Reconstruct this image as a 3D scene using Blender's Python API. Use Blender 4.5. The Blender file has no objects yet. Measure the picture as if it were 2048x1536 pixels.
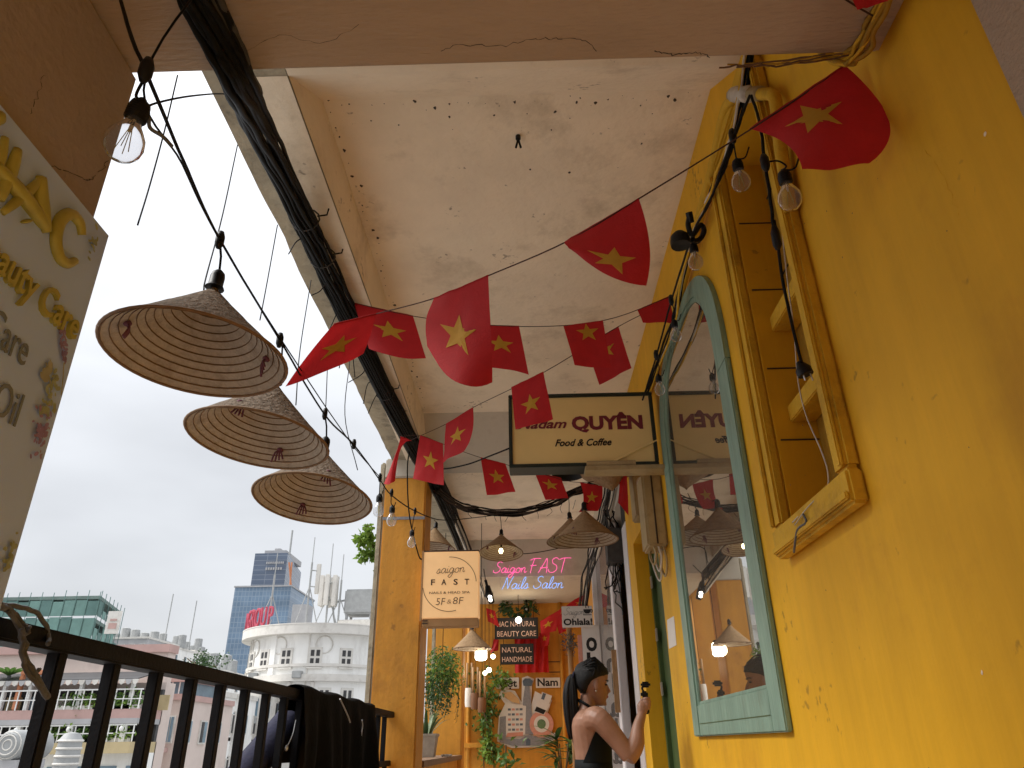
import bpy, bmesh, math, random
from mathutils import Vector, Matrix, noise as mnoise

SC = bpy.context.scene
COL = SC.collection
R = math.radians

# ------------------------------------------------------------------ camera
cd = bpy.data.cameras.new("camera")
cam = bpy.data.objects.new("camera", cd)
COL.objects.link(cam)
SC.camera = cam
cd.sensor_width = 36.0
cd.lens = 36.0 * 1450.0 / 2048.0
cd.clip_start = 0.02
cd.clip_end = 6000.0
CAMPOS = Vector((0.0, 0.0, 1.05))
_p, _r, _y = R(26.47), R(0.9), R(-0.9)
_f = Vector((math.sin(_y) * math.cos(_p), math.cos(_y) * math.cos(_p), math.sin(_p)))
_rt = _f.cross(Vector((0, 0, 1))).normalized()
_up = _rt.cross(_f)
_rt, _up = _rt * math.cos(_r) - _up * math.sin(_r), _up * math.cos(_r) + _rt * math.sin(_r)
_m = Matrix((_rt, _up, -_f)).transposed().to_4x4()
_m.translation = CAMPOS
cam.matrix_world = _m

# ------------------------------------------------------------------ world: overcast sky
SUN_EL, SUN_AZ = R(47), R(-94)      # azimuth from +Y, negative = to the left
w = bpy.data.worlds.new("World")
SC.world = w
w.use_nodes = True
nt = w.node_tree
nt.nodes.clear()
def N(t, **k):
    n = nt.nodes.new(t)
    for a, b in k.items():
        setattr(n, a, b)
    return n
out = N('ShaderNodeOutputWorld'); bg = N('ShaderNodeBackground')
sky = N('ShaderNodeTexSky', sky_type='NISHITA', sun_disc=False, sun_elevation=SUN_EL, sun_rotation=SUN_AZ, dust_density=4.0)
tc = N('ShaderNodeTexCoord'); sep = N('ShaderNodeSeparateXYZ')
nt.links.new(tc.outputs['Generated'], sep.inputs[0])
mr = N('ShaderNodeMapRange'); mr.inputs['From Min'].default_value = 0.0; mr.inputs['From Max'].default_value = 1.0
mr.inputs['To Min'].default_value = 0.285; mr.inputs['To Max'].default_value = 0.80
zp = N('ShaderNodeMath', operation='MULTIPLY'); nt.links.new(sep.outputs['Z'], zp.inputs[0]); nt.links.new(sep.outputs['Z'], zp.inputs[1])
nt.links.new(zp.outputs[0], mr.inputs['Value'])
mp = N('ShaderNodeMapping'); mp.inputs['Scale'].default_value = (1.0, 1.0, 2.6)
nt.links.new(tc.outputs['Generated'], mp.inputs[0])
nz = N('ShaderNodeTexNoise'); nz.inputs['Scale'].default_value = 2.1; nz.inputs['Detail'].default_value = 4.0; nz.inputs['Roughness'].default_value = 0.5
nt.links.new(mp.outputs[0], nz.inputs['Vector'])
mr2 = N('ShaderNodeMapRange'); mr2.inputs['From Min'].default_value = 0.3; mr2.inputs['From Max'].default_value = 0.7
mr2.inputs['To Min'].default_value = 0.82; mr2.inputs['To Max'].default_value = 1.14
nt.links.new(nz.outputs['Fac'], mr2.inputs['Value'])
mul = N('ShaderNodeMath', operation='MULTIPLY')
nt.links.new(mr.outputs[0], mul.inputs[0]); nt.links.new(mr2.outputs[0], mul.inputs[1])
cl = N('ShaderNodeVectorMath', operation='SCALE'); cl.inputs[0].default_value = (0.965, 0.985, 1.02)
nt.links.new(mul.outputs[0], cl.inputs['Scale'])
sk = N('ShaderNodeVectorMath', operation='SCALE'); sk.inputs['Scale'].default_value = 0.10
nt.links.new(sky.outputs[0], sk.inputs[0])
mx = N('ShaderNodeMix', data_type='RGBA'); mx.inputs['Factor'].default_value = 0.92
nt.links.new(sk.outputs[0], mx.inputs[6]); nt.links.new(cl.outputs[0], mx.inputs[7])
nt.links.new(mx.outputs[2], bg.inputs['Color']); bg.inputs['Strength'].default_value = 1.0
nt.links.new(bg.outputs[0], out.inputs[0])

sd = bpy.data.lights.new("sun", 'SUN'); sd.energy = 1.5; sd.angle = R(24); sd.color = (1.0, 0.97, 0.92)
so = bpy.data.objects.new("sun", sd); COL.objects.link(so)
_sd = Vector((math.sin(SUN_AZ) * math.cos(SUN_EL), math.cos(SUN_AZ) * math.cos(SUN_EL), math.sin(SUN_EL)))
so.rotation_euler = _sd.to_track_quat('Z', 'Y').to_euler()
so.location = _sd * 60

SC.view_settings.view_transform = 'Standard'
SC.view_settings.look = 'None'
SC.view_settings.exposure = 1.42
SC.view_settings.gamma = 1.0
SC.cycles.max_bounces = 10
SC.cycles.diffuse_bounces = 6
SC.cycles.transparent_max_bounces = 24
SC.cycles.use_denoising = True
SC.cycles.sample_clamp_indirect = 6.0

# ------------------------------------------------------------------ helpers
ORG = {}
class MB:
    def __init__(s):
        s.v = []; s.f = []; s.uv = None
    def add(s, vs, fs):
        o = len(s.v); s.v += [Vector(v) for v in vs]; s.f += [tuple(i + o for i in f) for f in fs]; return s
    def box(s, a, b):
        x0, y0, z0 = a; x1, y1, z1 = b
        return s.add([(x0,y0,z0),(x1,y0,z0),(x1,y1,z0),(x0,y1,z0),(x0,y0,z1),(x1,y0,z1),(x1,y1,z1),(x0,y1,z1)],
                     [(0,3,2,1),(4,5,6,7),(0,1,5,4),(1,2,6,5),(2,3,7,6),(3,0,4,7)])
    def bbox(s, a, b, c=0.006):
        # box with chamfered edges
        bm = bmesh.new(); bmesh.ops.create_cube(bm, size=1.0)
        sx, sy, sz = [abs(q - p) for p, q in zip(a, b)]
        for v in bm.verts:
            v.co = Vector(((a[0]+b[0])/2 + v.co.x*sx, (a[1]+b[1])/2 + v.co.y*sy, (a[2]+b[2])/2 + v.co.z*sz))
        bmesh.ops.bevel(bm, geom=bm.edges[:], offset=min(c, sx/3, sy/3, sz/3), segments=2, affect='EDGES')
        bm.verts.index_update()
        s.add([v.co.copy() for v in bm.verts], [[v.index for v in f.verts] for f in bm.faces]); bm.free(); return s
    def prism(s, poly, vec):
        n = len(poly); vec = Vector(vec); P = [Vector(p) for p in poly]
        return s.add(P + [p + vec for p in P], [tuple(range(n))[::-1], tuple(range(n, 2*n))] + [(i, (i+1) % n, n + (i+1) % n, n + i) for i in range(n)])
    def tube(s, pts, r, n=6, cap=True, sq=1.0):
        P = [Vector(p) for p in pts]; k = len(P)
        rr = list(r) if hasattr(r, '__len__') else [r] * k
        T = [(P[min(i+1, k-1)] - P[max(i-1, 0)]).normalized() for i in range(k)]
        a = Vector((0, 0, 1)) if abs(T[0].z) < 0.9 else Vector((1, 0, 0))
        u = (a - T[0] * a.dot(T[0])).normalized(); vs = []; fs = []
        for i in range(k):
            u = (u - T[i] * u.dot(T[i]))
            u = u.normalized() if u.length > 1e-6 else T[i].orthogonal().normalized()
            w_ = T[i].cross(u)
            for j in range(n):
                t = 2 * math.pi * j / n
                vs.append(P[i] + u * math.cos(t) * rr[i] + w_ * math.sin(t) * rr[i] * sq)
        for i in range(k - 1):
            for j in range(n):
                fs.append((i*n + j, i*n + (j+1) % n, (i+1)*n + (j+1) % n, (i+1)*n + j))
        if cap:
            fs.append(tuple(range(n))[::-1]); fs.append(tuple((k-1)*n + j for j in range(n)))
        return s.add(vs, fs)
    def lathe(s, prof, c=(0, 0, 0), n=24, close=False):
        c = Vector(c); vs = []; fs = []; k = len(prof)
        for r, z in prof:
            for j in range(n):
                t = 2 * math.pi * j / n
                vs.append(c + Vector((r * math.cos(t), r * math.sin(t), z)))
        for i in range(k - 1 + (1 if close else 0)):
            a, b = i, (i + 1) % k
            for j in range(n):
                fs.append((a*n + j, a*n + (j+1) % n, b*n + (j+1) % n, b*n + j))
        return s.add(vs, fs)
    def grid(s, fn, nu, nv):
        vs = [fn(i / nu, j / nv) for j in range(nv + 1) for i in range(nu + 1)]
        fs = [(j*(nu+1)+i, j*(nu+1)+i+1, (j+1)*(nu+1)+i+1, (j+1)*(nu+1)+i) for j in range(nv) for i in range(nu)]
        return s.add(vs, fs)
    def ell(s, c, r, nu=14, nv=8, rot=None):
        c = Vector(c); vs = []; fs = []
        for j in range(1, nv):
            ph = math.pi * j / nv
            for i in range(nu):
                th = 2 * math.pi * i / nu
                q = Vector((r[0]*math.sin(ph)*math.cos(th), r[1]*math.sin(ph)*math.sin(th), r[2]*math.cos(ph)))
                vs.append(c + (rot @ q if rot else q))
        t = Vector((0, 0, r[2])); b = Vector((0, 0, -r[2]))
        vs += [c + (rot @ t if rot else t), c + (rot @ b if rot else b)]
        a, z = len(vs) - 2, len(vs) - 1
        for j in range(nv - 2):
            for i in range(nu):
                fs.append((j*nu+i, (j+1)*nu+i, (j+1)*nu+(i+1) % nu, j*nu+(i+1) % nu))
        for i in range(nu):
            fs.append((a, i, (i+1) % nu)); fs.append((z, (nv-2)*nu+(i+1) % nu, (nv-2)*nu+i))
        return s.add(vs, fs)
    def mesh(s, name, off=Vector((0, 0, 0))):
        me = bpy.data.meshes.new(name)
        me.from_pydata([tuple(v - off) for v in s.v], [], s.f); me.update()
        return me

def fixn(me):
    bm = bmesh.new(); bm.from_mesh(me); bmesh.ops.recalc_face_normals(bm, faces=bm.faces[:]); bm.to_mesh(me); bm.free()

def obj(name, mb, m, parent=None, smooth=False, fix=True, autos=None):
    off = ORG.get(parent.name, Vector((0, 0, 0))) if parent else Vector((0, 0, 0))
    me = mb.mesh(name, off) if isinstance(mb, MB) else mb
    if fix: fixn(me)
    me.materials.append(m if not isinstance(m, str) else M[m])
    if smooth:
        me.polygons.foreach_set('use_smooth', [True] * len(me.polygons))
        if autos is not None:
            me.set_sharp_from_angle(angle=R(autos))
    o = bpy.data.objects.new(name, me); COL.objects.link(o)
    if parent:
        o.parent = parent; ORG[o.name] = off
    return o
def tag(o, label, cat, group=None):
    o['label'] = label; o['category'] = cat
    if group: o['group'] = group
    return o
def thing(name, label, cat, loc=(0, 0, 0), group=None):
    o = bpy.data.objects.new(name, None); COL.objects.link(o); o.empty_display_size = 0.05
    o.location = loc; ORG[o.name] = Vector(loc)
    return tag(o, label, cat, group)
def struct(o):
    o['kind'] = 'structure'; return o
def stuff(o):
    o['kind'] = 'stuff'; return o
def piece(name, src, loc, parent, rot=None, scale=None):
    # a part that shares mesh data (local position inside the parent)
    o = bpy.data.objects.new(name, src); COL.objects.link(o); o.parent = parent
    o.location = loc
    if rot: o.rotation_euler = rot
    if scale: o.scale = scale
    ORG[o.name] = ORG.get(parent.name, Vector((0, 0, 0))) + Vector(loc)
    return o
def dup(root, loc, rot=None, label=None, group=None, scale=None):
    def cp(o, par):
        c = o.copy(); COL.objects.link(c)
        if par: c.parent = par
        for ch in list(o.children): cp(ch, c)
        return c
    r = cp(root, None); r.location = loc
    if rot is not None: r.rotation_euler = rot
    if scale: r.scale = (scale, scale, scale)
    if label: r['label'] = label
    if group: r['group'] = group
    return r
def crv(pts, n=6):
    # catmull-rom through points
    P = [Vector(p) for p in pts]
    if len(P) < 3: 
        return [P[0].lerp(P[-1], i / n) for i in range(n + 1)]
    P = [P[0] * 2 - P[1]] + P + [P[-1] * 2 - P[-2]]; o = []
    for i in range(1, len(P) - 2):
        for j in range(n):
            t = j / n; a, b, c, d = P[i-1], P[i], P[i+1], P[i+2]
            o.append(0.5 * ((2*b) + (c-a)*t + (2*a-5*b+4*c-d)*t*t + (3*b-a-3*c+d)*t**3))
    o.append(P[-2]); return o

# ------------------------------------------------------------------ materials
M = {}
def lin(h):
    c = [int(h[i:i+2], 16) / 255 for i in (0, 2, 4)]
    return [x / 12.92 if x <= 0.04045 else ((x + 0.055) / 1.055) ** 2.4 for x in c]
def mat(name, col, rough=0.7, var=0.15, scale=6.0, bump=0.0, bscale=40.0, stain=None, sfac=0.0, sscale=2.0, metal=0.0, spec=0.4,
        stretch=(1, 1, 1), emit=None, estr=0.0, transl=0.0, speck=0.0, speckcol=(0.02, 0.015, 0.01), speckscale=18.0, streak=0.0):
    m = bpy.data.materials.new(name); m.use_nodes = True; t = m.node_tree
    b = t.nodes['Principled BSDF']; L = t.links.new
    if isinstance(col, str): col = lin(col)
    tcn = t.nodes.new('ShaderNodeTexCoord'); mpn = t.nodes.new('ShaderNodeMapping'); mpn.inputs['Scale'].default_value = stretch
    L(tcn.outputs['Object'], mpn.inputs[0])
    n1 = t.nodes.new('ShaderNodeTexNoise'); n1.inputs['Scale'].default_value = scale; n1.inputs['Detail'].default_value = 6; n1.inputs['Roughness'].default_value = 0.65
    L(mpn.outputs[0], n1.inputs['Vector'])
    rp = t.nodes.new('ShaderNodeMapRange'); rp.inputs['From Min'].default_value = 0.25; rp.inputs['From Max'].default_value = 0.75
    rp.inputs['To Min'].default_value = 1 - var; rp.inputs['To Max'].default_value = 1 + var
    L(n1.outputs['Fac'], rp.inputs['Value'])
    sc = t.nodes.new('ShaderNodeVectorMath'); sc.operation = 'SCALE'; sc.inputs[0].default_value = col[:3]
    L(rp.outputs[0], sc.inputs['Scale']); cur = sc.outputs[0]
    if stain is not None:
        if isinstance(stain, str): stain = lin(stain)
        n2 = t.nodes.new('ShaderNodeTexNoise'); n2.inputs['Scale'].default_value = sscale; n2.inputs['Detail'].default_value = 8; n2.inputs['Roughness'].default_value = 0.7
        L(mpn.outputs[0], n2.inputs['Vector'])
        r2 = t.nodes.new('ShaderNodeMapRange'); r2.inputs['From Min'].default_value = 0.52; r2.inputs['From Max'].default_value = 0.72; r2.inputs['To Max'].default_value = sfac
        L(n2.outputs['Fac'], r2.inputs['Value'])
        mxn = t.nodes.new('ShaderNodeMix'); mxn.data_type = 'RGBA'
        L(r2.outputs[0], mxn.inputs['Factor']); L(cur, mxn.inputs[6]); mxn.inputs[7].default_value = (*stain[:3], 1); cur = mxn.outputs[2]
    if speck > 0:
        n3 = t.nodes.new('ShaderNodeTexNoise'); n3.inputs['Scale'].default_value = speckscale; n3.inputs['Detail'].default_value = 3
        L(mpn.outputs[0], n3.inputs['Vector'])
        n4 = t.nodes.new('ShaderNodeTexNoise'); n4.inputs['Scale'].default_value = speckscale * 0.13; n4.inputs['Detail'].default_value = 2
        L(mpn.outputs[0], n4.inputs['Vector'])
        ad = t.nodes.new('ShaderNodeMath'); ad.operation = 'MULTIPLY'; L(n3.outputs['Fac'], ad.inputs[0]); L(n4.outputs['Fac'], ad.inputs[1])
        r3 = t.nodes.new('ShaderNodeMapRange'); r3.inputs['From Min'].default_value = 0.40; r3.inputs['From Max'].default_value = 0.46; r3.inputs['To Max'].default_value = speck
        L(ad.outputs[0], r3.inputs['Value'])
        mxn = t.nodes.new('ShaderNodeMix'); mxn.data_type = 'RGBA'
        L(r3.outputs[0], mxn.inputs['Factor']); L(cur, mxn.inputs[6]); mxn.inputs[7].default_value = (*speckcol[:3], 1); cur = mxn.outputs[2]
    if streak > 0:
        m5 = t.nodes.new('ShaderNodeMapping'); m5.inputs['Scale'].default_value = (5, 5, 0.45); L(tcn.outputs['Object'], m5.inputs[0])
        n5 = t.nodes.new('ShaderNodeTexNoise'); n5.inputs['Scale'].default_value = 2.0; n5.inputs['Detail'].default_value = 7; n5.inputs['Roughness'].default_value = 0.7
        L(m5.outputs[0], n5.inputs['Vector'])
        r5 = t.nodes.new('ShaderNodeMapRange'); r5.inputs['From Min'].default_value = 0.35; r5.inputs['From Max'].default_value = 0.75; r5.inputs['To Min'].default_value = 1.06; r5.inputs['To Max'].default_value = 1 - streak
        L(n5.outputs['Fac'], r5.inputs['Value']); s5 = t.nodes.new('ShaderNodeVectorMath'); s5.operation = 'SCALE'; L(cur, s5.inputs[0]); L(r5.outputs[0], s5.inputs['Scale']); cur = s5.outputs[0]
    L(cur, b.inputs['Base Color'])
    b.inputs['Roughness'].default_value = rough; b.inputs['Metallic'].default_value = metal; b.inputs['Specular IOR Level'].default_value = spec
    if bump:
        nb = t.nodes.new('ShaderNodeTexNoise'); nb.inputs['Scale'].default_value = bscale; nb.inputs['Detail'].default_value = 5
        L(mpn.outputs[0], nb.inputs['Vector'])
        bp = t.nodes.new('ShaderNodeBump'); bp.inputs['Strength'].default_value = bump; bp.inputs['Distance'].default_value = 0.01
        L(nb.outputs['Fac'], bp.inputs['Height']); L(bp.outputs[0], b.inputs['Normal'])
    if emit is not None:
        b.inputs['Emission Color'].default_value = (*(lin(emit) if isinstance(emit, str) else emit)[:3], 1); b.inputs['Emission Strength'].default_value = estr
    if transl > 0:
        tr = t.nodes.new('ShaderNodeBsdfTranslucent'); L(cur, tr.inputs['Color'])
        ms = t.nodes.new('ShaderNodeMixShader'); ms.inputs[0].default_value = transl
        L(b.outputs[0], ms.inputs[1]); L(tr.outputs[0], ms.inputs[2]); L(ms.outputs[0], t.nodes['Material Output'].inputs[0])
    M[name] = m; return m

mat('wall_yellow', (0.70, 0.38, 0.018), 0.6, 0.08, 2.2, 0.12, 24, stain=(0.52, 0.25, 0.02), sfac=0.7, sscale=1.3, speck=0.55, speckscale=26, speckcol=(0.16, 0.09, 0.02), spec=0.2, streak=0.12)
mat('trim_yellow', (0.60, 0.35, 0.025), 0.65, 0.14, 9, 0.5, 50, stain=(0.20, 0.10, 0.015), sfac=0.6, sscale=7, spec=0.2)
mat('board_ochre', (0.36, 0.20, 0.014), 0.75, 0.2, 12, 0.5, 60, stain=(0.12, 0.06, 0.01), sfac=0.6, sscale=6)
mat('orange_paint', (0.60, 0.27, 0.028), 0.6, 0.10, 4, 0.3, 30, stain=(0.30, 0.12, 0.02), sfac=0.5, sscale=3.0, streak=0.18, speck=0.5, speckcol=(0.15, 0.07, 0.02))
mat('plaster', (0.82, 0.71, 0.56), 0.85, 0.08, 3.0, 0.5, 26, stain=(0.40, 0.31, 0.21), sfac=0.55, sscale=2.4, speck=0.6, speckscale=30, speckcol=(0.13, 0.09, 0.06))
mat('plaster_edge', (0.38, 0.33, 0.24), 0.9, 0.25, 5, 0.8, 24, stain=(0.07, 0.06, 0.045), sfac=0.85, sscale=4.5)
mat('plaster_grey', (0.55, 0.50, 0.42), 0.85, 0.12, 3, 0.4, 22, stain=(0.28, 0.23, 0.17), sfac=0.5, sscale=3)
mat('brown_paint', (0.43, 0.325, 0.235), 0.7, 0.13, 3, 0.7, 40, stain=(0.33, 0.24, 0.17), sfac=0.5, sscale=3, stretch=(0.6, 3, 3))
mat('floor_tile', (0.70, 0.65, 0.60), 0.5, 0.15, 4, 0.1, 20)
mat('black_metal', (0.007, 0.007, 0.009), 0.6, 0.3, 18, 0.15, 90, spec=0.15)
mat('cable', (0.007, 0.007, 0.007), 0.7, 0.4, 20, spec=0.15)
mat('cable_grey', (0.05, 0.047, 0.045), 0.7, 0.4, 20)
mat('cable_white', (0.55, 0.50, 0.43), 0.6, 0.2, 20)
mat('rope', (0.13, 0.07, 0.035), 0.9, 0.3, 80)
mat('string_dark', (0.05, 0.02, 0.015), 0.9, 0.3, 80)
mat('hat_out', (0.21, 0.165, 0.125), 0.9, 0.5, 90, 1.0, 70, stain=(0.08, 0.055, 0.035), sfac=0.8, sscale=34, transl=0.08, spec=0.1)
mat('hat_in', (0.50, 0.42, 0.33), 0.8, 0.2, 50, 0.4, 120, stain=(0.28, 0.17, 0.09), sfac=0.5, sscale=16, transl=0.22)
mat('hat_rib', (0.20, 0.115, 0.055), 0.7, 0.2, 40)
mat('ribbon', (0.16, 0.055, 0.08), 0.8, 0.3, 40)
mat('socket', (0.006, 0.006, 0.007), 0.5, 0.2, 40, spec=0.25)
mat('flag_red', (0.47, 0.016, 0.020), 0.75, 0.10, 22, 0.25, 160, transl=0.35)
mat('flag_star', (0.60, 0.33, 0.03), 0.75, 0.08, 30, transl=0.30)
mat('green_frame', (0.20, 0.31, 0.24), 0.5, 0.22, 22, 0.4, 50, stain=(0.12, 0.15, 0.10), sfac=0.55, sscale=7, stretch=(1, 1, 0.22))
mat('green_door', (0.055, 0.095, 0.03), 0.5, 0.2, 10)
mat('white_paint', (0.72, 0.70, 0.72), 0.5, 0.08, 8, stain=(0.4, 0.38, 0.36), sfac=0.4, sscale=8)
mat('dark_gap', (0.012, 0.011, 0.010), 0.7, 0.3, 10)
mat('dark_brown', (0.045, 0.030, 0.022), 0.5, 0.3, 10)
mat('box_beige', (0.36, 0.27, 0.135), 0.5, 0.15, 12, 0.2, 60, stain=(0.2, 0.12, 0.05), sfac=0.6, sscale=10)
mat('sign_cream', (0.74, 0.56, 0.24), 0.4, 0.05, 4)
mat('sign_frame', (0.014, 0.022, 0.016), 0.5, 0.2, 10)
mat('text_maroon', (0.16, 0.016, 0.03), 0.5, 0.1, 10)
mat('text_black', (0.010, 0.009, 0.009), 0.5, 0.1, 10)
mat('fast_box', (0.72, 0.46, 0.23), 0.4, 0.07, 6, emit=(0.85, 0.50, 0.22), estr=0.16)
mat('fast_trim', (0.42, 0.24, 0.10), 0.5, 0.15, 10)
mat('text_brown', (0.035, 0.012, 0.006), 0.5, 0.1, 10)
mat('pillar_paint', (0.37, 0.30, 0.27), 0.7, 0.13, 3, 0.5, 40, stain=(0.28, 0.22, 0.19), sfac=0.5, sscale=3)
mat('hat_tan', (0.40, 0.27, 0.155), 0.85, 0.35, 60, 0.8, 80, stain=(0.2, 0.12, 0.06), sfac=0.6, sscale=30, transl=0.2, spec=0.1)
mat('board_white', (0.44, 0.57, 0.92), 0.5, 0.04, 3)
mat('gold', (0.42, 0.37, 0.08), 0.45, 0.18, 14, metal=0.15)
mat('text_grey', (0.17, 0.19, 0.20), 0.6, 0.1, 10)
mat('print_purple', (0.30, 0.20, 0.38), 0.7, 0.3, 60)
mat('print_green', (0.33, 0.36, 0.22), 0.7, 0.3, 40)
mat('print_sage', (0.34, 0.33, 0.24), 0.7, 0.2, 40)
mat('jacket', (0.004, 0.004, 0.0045), 0.9, 0.35, 20, 0.4, 40, spec=0.08)
mat('navy', (0.006, 0.006, 0.030), 0.8, 0.3, 20, 0.3, 50)
mat('zip', (0.5, 0.5, 0.5), 0.35, 0.1, 20, metal=0.7)
mat('vine_dry', (0.115, 0.118, 0.122), 0.9, 0.3, 40, 0.5, 60)
mat('pink_neon', (0.9, 0.1, 0.35), 0.4, 0.0, emit=(1.0, 0.13, 0.40), estr=0.42)
mat('blue_neon', (0.3, 0.5, 0.95), 0.4, 0.0, emit=(0.22, 0.42, 0.95), estr=0.40)
mat('lamp_white', (0.9, 0.88, 0.8), 0.4, 0.0, emit=(1.0, 0.93, 0.80), estr=7.0)
mat('lamp_warm', (0.9, 0.8, 0.5), 0.4, 0.0, emit=(1.0, 0.80, 0.42), estr=5.0)
mat('sign_black', (0.007, 0.006, 0.006), 0.7, 0.2, 10)
mat('letter_pink', (0.52, 0.34, 0.27), 0.5, 0.1, 10)
mat('drape_red', (0.55, 0.016, 0.016), 0.7, 0.15, 20, transl=0.2)
mat('skin', (0.29, 0.150, 0.096), 0.5, 0.12, 14, stain=(0.24, 0.11, 0.07), sfac=0.4, sscale=9)
mat('lips', (0.33, 0.10, 0.085), 0.5, 0.05, 20)
mat('hair', (0.008, 0.007, 0.007), 0.5, 0.4, 60, 0.5, 120, stretch=(4, 4, 0.4), spec=0.25)
mat('dress', (0.004, 0.006, 0.007), 0.7, 0.2, 40, spec=0.15)
mat('leaf', (0.085, 0.17, 0.035), 0.5, 0.45, 7, transl=0.3)
mat('leaf_dark', (0.045, 0.095, 0.028), 0.45, 0.45, 7, transl=0.2)
mat('leaf_light', (0.19, 0.31, 0.05), 0.5, 0.35, 7, transl=0.4)
mat('leaf_stripe', (0.16, 0.22, 0.10), 0.45, 0.5, 40, transl=0.15, stretch=(1, 1, 6))
mat('stem', (0.12, 0.085, 0.04), 0.8, 0.3, 30)
mat('pot_grey', (0.36, 0.31, 0.25), 0.8, 0.2, 14, 0.4, 40)
mat('pot_white', (0.7, 0.66, 0.6), 0.6, 0.1, 14)
mat('pot_brown', (0.16, 0.07, 0.03), 0.6, 0.2, 14)
mat('bamboo', (0.34, 0.20, 0.09), 0.6, 0.3, 30, stretch=(1, 1, 0.3))
mat('cut_white', (0.68, 0.64, 0.60), 0.5, 0.05, 10)
mat('cut_grey', (0.24, 0.24, 0.26), 0.5, 0.25, 40)
mat('cut_blue', (0.09, 0.12, 0.16), 0.5, 0.3, 60)
mat('cut_pink', (0.60, 0.27, 0.20), 0.5, 0.15, 30)
mat('cut_bread', (0.62, 0.38, 0.17), 0.5, 0.15, 30)
mat('cut_green', (0.12, 0.20, 0.10), 0.5, 0.3, 50)
mat('parapet_wood', (0.20, 0.12, 0.07), 0.7, 0.25, 20, 0.3, 40)
# city
mat('city_white', (0.86, 0.86, 0.84), 0.8, 0.06, 0.5, 0.2, 3, stain=(0.50, 0.48, 0.45), sfac=0.6, sscale=0.4, stretch=(1.5, 1.5, 0.4))
mat('city_trim', (0.66, 0.64, 0.60), 0.8, 0.10, 1, stain=(0.36, 0.33, 0.29), sfac=0.6, sscale=0.8)
mat('city_pink', (0.64, 0.54, 0.49), 0.8, 0.08, 0.6, stain=(0.40, 0.33, 0.29), sfac=0.5, sscale=0.5)
mat('city_rose', (0.50, 0.33, 0.30), 0.8, 0.12, 1)
mat('city_ochre', (0.52, 0.42, 0.24), 0.8, 0.12, 1, stain=(0.34, 0.25, 0.13), sfac=0.6, sscale=0.8)
mat('city_grey', (0.40, 0.40, 0.41), 0.8, 0.15, 0.6)
mat('city_dark', (0.05, 0.05, 0.052), 0.6, 0.4, 1.2)
mat('city_red', (0.46, 0.07, 0.11), 0.6, 0.1, 2)
mat('city_orange', (0.50, 0.20, 0.10), 0.7, 0.1, 2)
mat('city_blueglass', (0.16, 0.24, 0.30), 0.3, 0.3, 1.5)
mat('city_steel', (0.34, 0.35, 0.35), 0.6, 0.2, 2)
mat('pale_ground', (0.30, 0.295, 0.285), 0.9, 0.2, 0.05)  # unseen ground, coloured pale to bounce light up into the gallery
mat('net_green', (0.17, 0.30, 0.27), 0.8, 0.25, 0.25, stain=(0.11, 0.19, 0.175), sfac=0.7, sscale=0.15)
mat('net_dark', (0.11, 0.20, 0.185), 0.8, 0.25, 0.4)
mat('slab_green', (0.16, 0.22, 0.20), 0.8, 0.25, 0.4)

def glassmat(name, tint, refl, rough=0.0):
    m = bpy.data.materials.new(name); m.use_nodes = True; t = m.node_tree; L = t.links.new
    t.nodes.remove(t.nodes['Principled BSDF'])
    tr = t.nodes.new('ShaderNodeBsdfTransparent'); tr.inputs[0].default_value = (*tint, 1)
    gl = t.nodes.new('ShaderNodeBsdfGlossy'); gl.inputs['Roughness'].default_value = rough
    lw = t.nodes.new('ShaderNodeLayerWeight'); lw.inputs[0].default_value = refl
    ms = t.nodes.new('ShaderNodeMixShader'); L(lw.outputs['Fresnel'], ms.inputs[0]); L(tr.outputs[0], ms.inputs[1]); L(gl.outputs[0], ms.inputs[2])
    df = t.nodes.new('ShaderNodeBsdfTranslucent'); df.inputs[0].default_value = (0.8, 0.8, 0.82, 1); m2 = t.nodes.new('ShaderNodeMixShader'); m2.inputs[0].default_value = 0.10
    L(ms.outputs[0], m2.inputs[1]); L(df.outputs[0], m2.inputs[2])
    L(m2.outputs[0], t.nodes['Material Output'].inputs[0]); M[name] = m
glassmat('bulb_glass', (0.88, 0.88, 0.89), 0.12, 0.05)
def panemat(name, base, refl, tint):
    m = bpy.data.materials.new(name); m.use_nodes = True; t = m.node_tree; L = t.links.new
    b = t.nodes['Principled BSDF']; b.inputs['Base Color'].default_value = (*base, 1); b.inputs['Roughness'].default_value = 0.6
    gl = t.nodes.new('ShaderNodeBsdfGlossy'); gl.inputs['Roughness'].default_value = 0.012; gl.inputs['Color'].default_value = (*tint, 1)
    nz_ = t.nodes.new('ShaderNodeTexNoise'); nz_.inputs['Scale'].default_value = 3.0
    mr_ = t.nodes.new('ShaderNodeMapRange'); mr_.inputs['To Min'].default_value = refl - 0.04; mr_.inputs['To Max'].default_value = refl + 0.04
    L(nz_.outputs['Fac'], mr_.inputs['Value'])
    ms = t.nodes.new('ShaderNodeMixShader'); L(mr_.outputs[0], ms.inputs[0]); L(b.outputs[0], ms.inputs[1]); L(gl.outputs[0], ms.inputs[2])
    L(ms.outputs[0], t.nodes['Material Output'].inputs[0]); M[name] = m
panemat('window_pane', (0.055, 0.045, 0.03), 0.62, (0.95, 0.93, 0.88))
panemat('shop_pane', (0.10, 0.09, 0.085), 0.55, (0.92, 0.90, 0.90))

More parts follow.
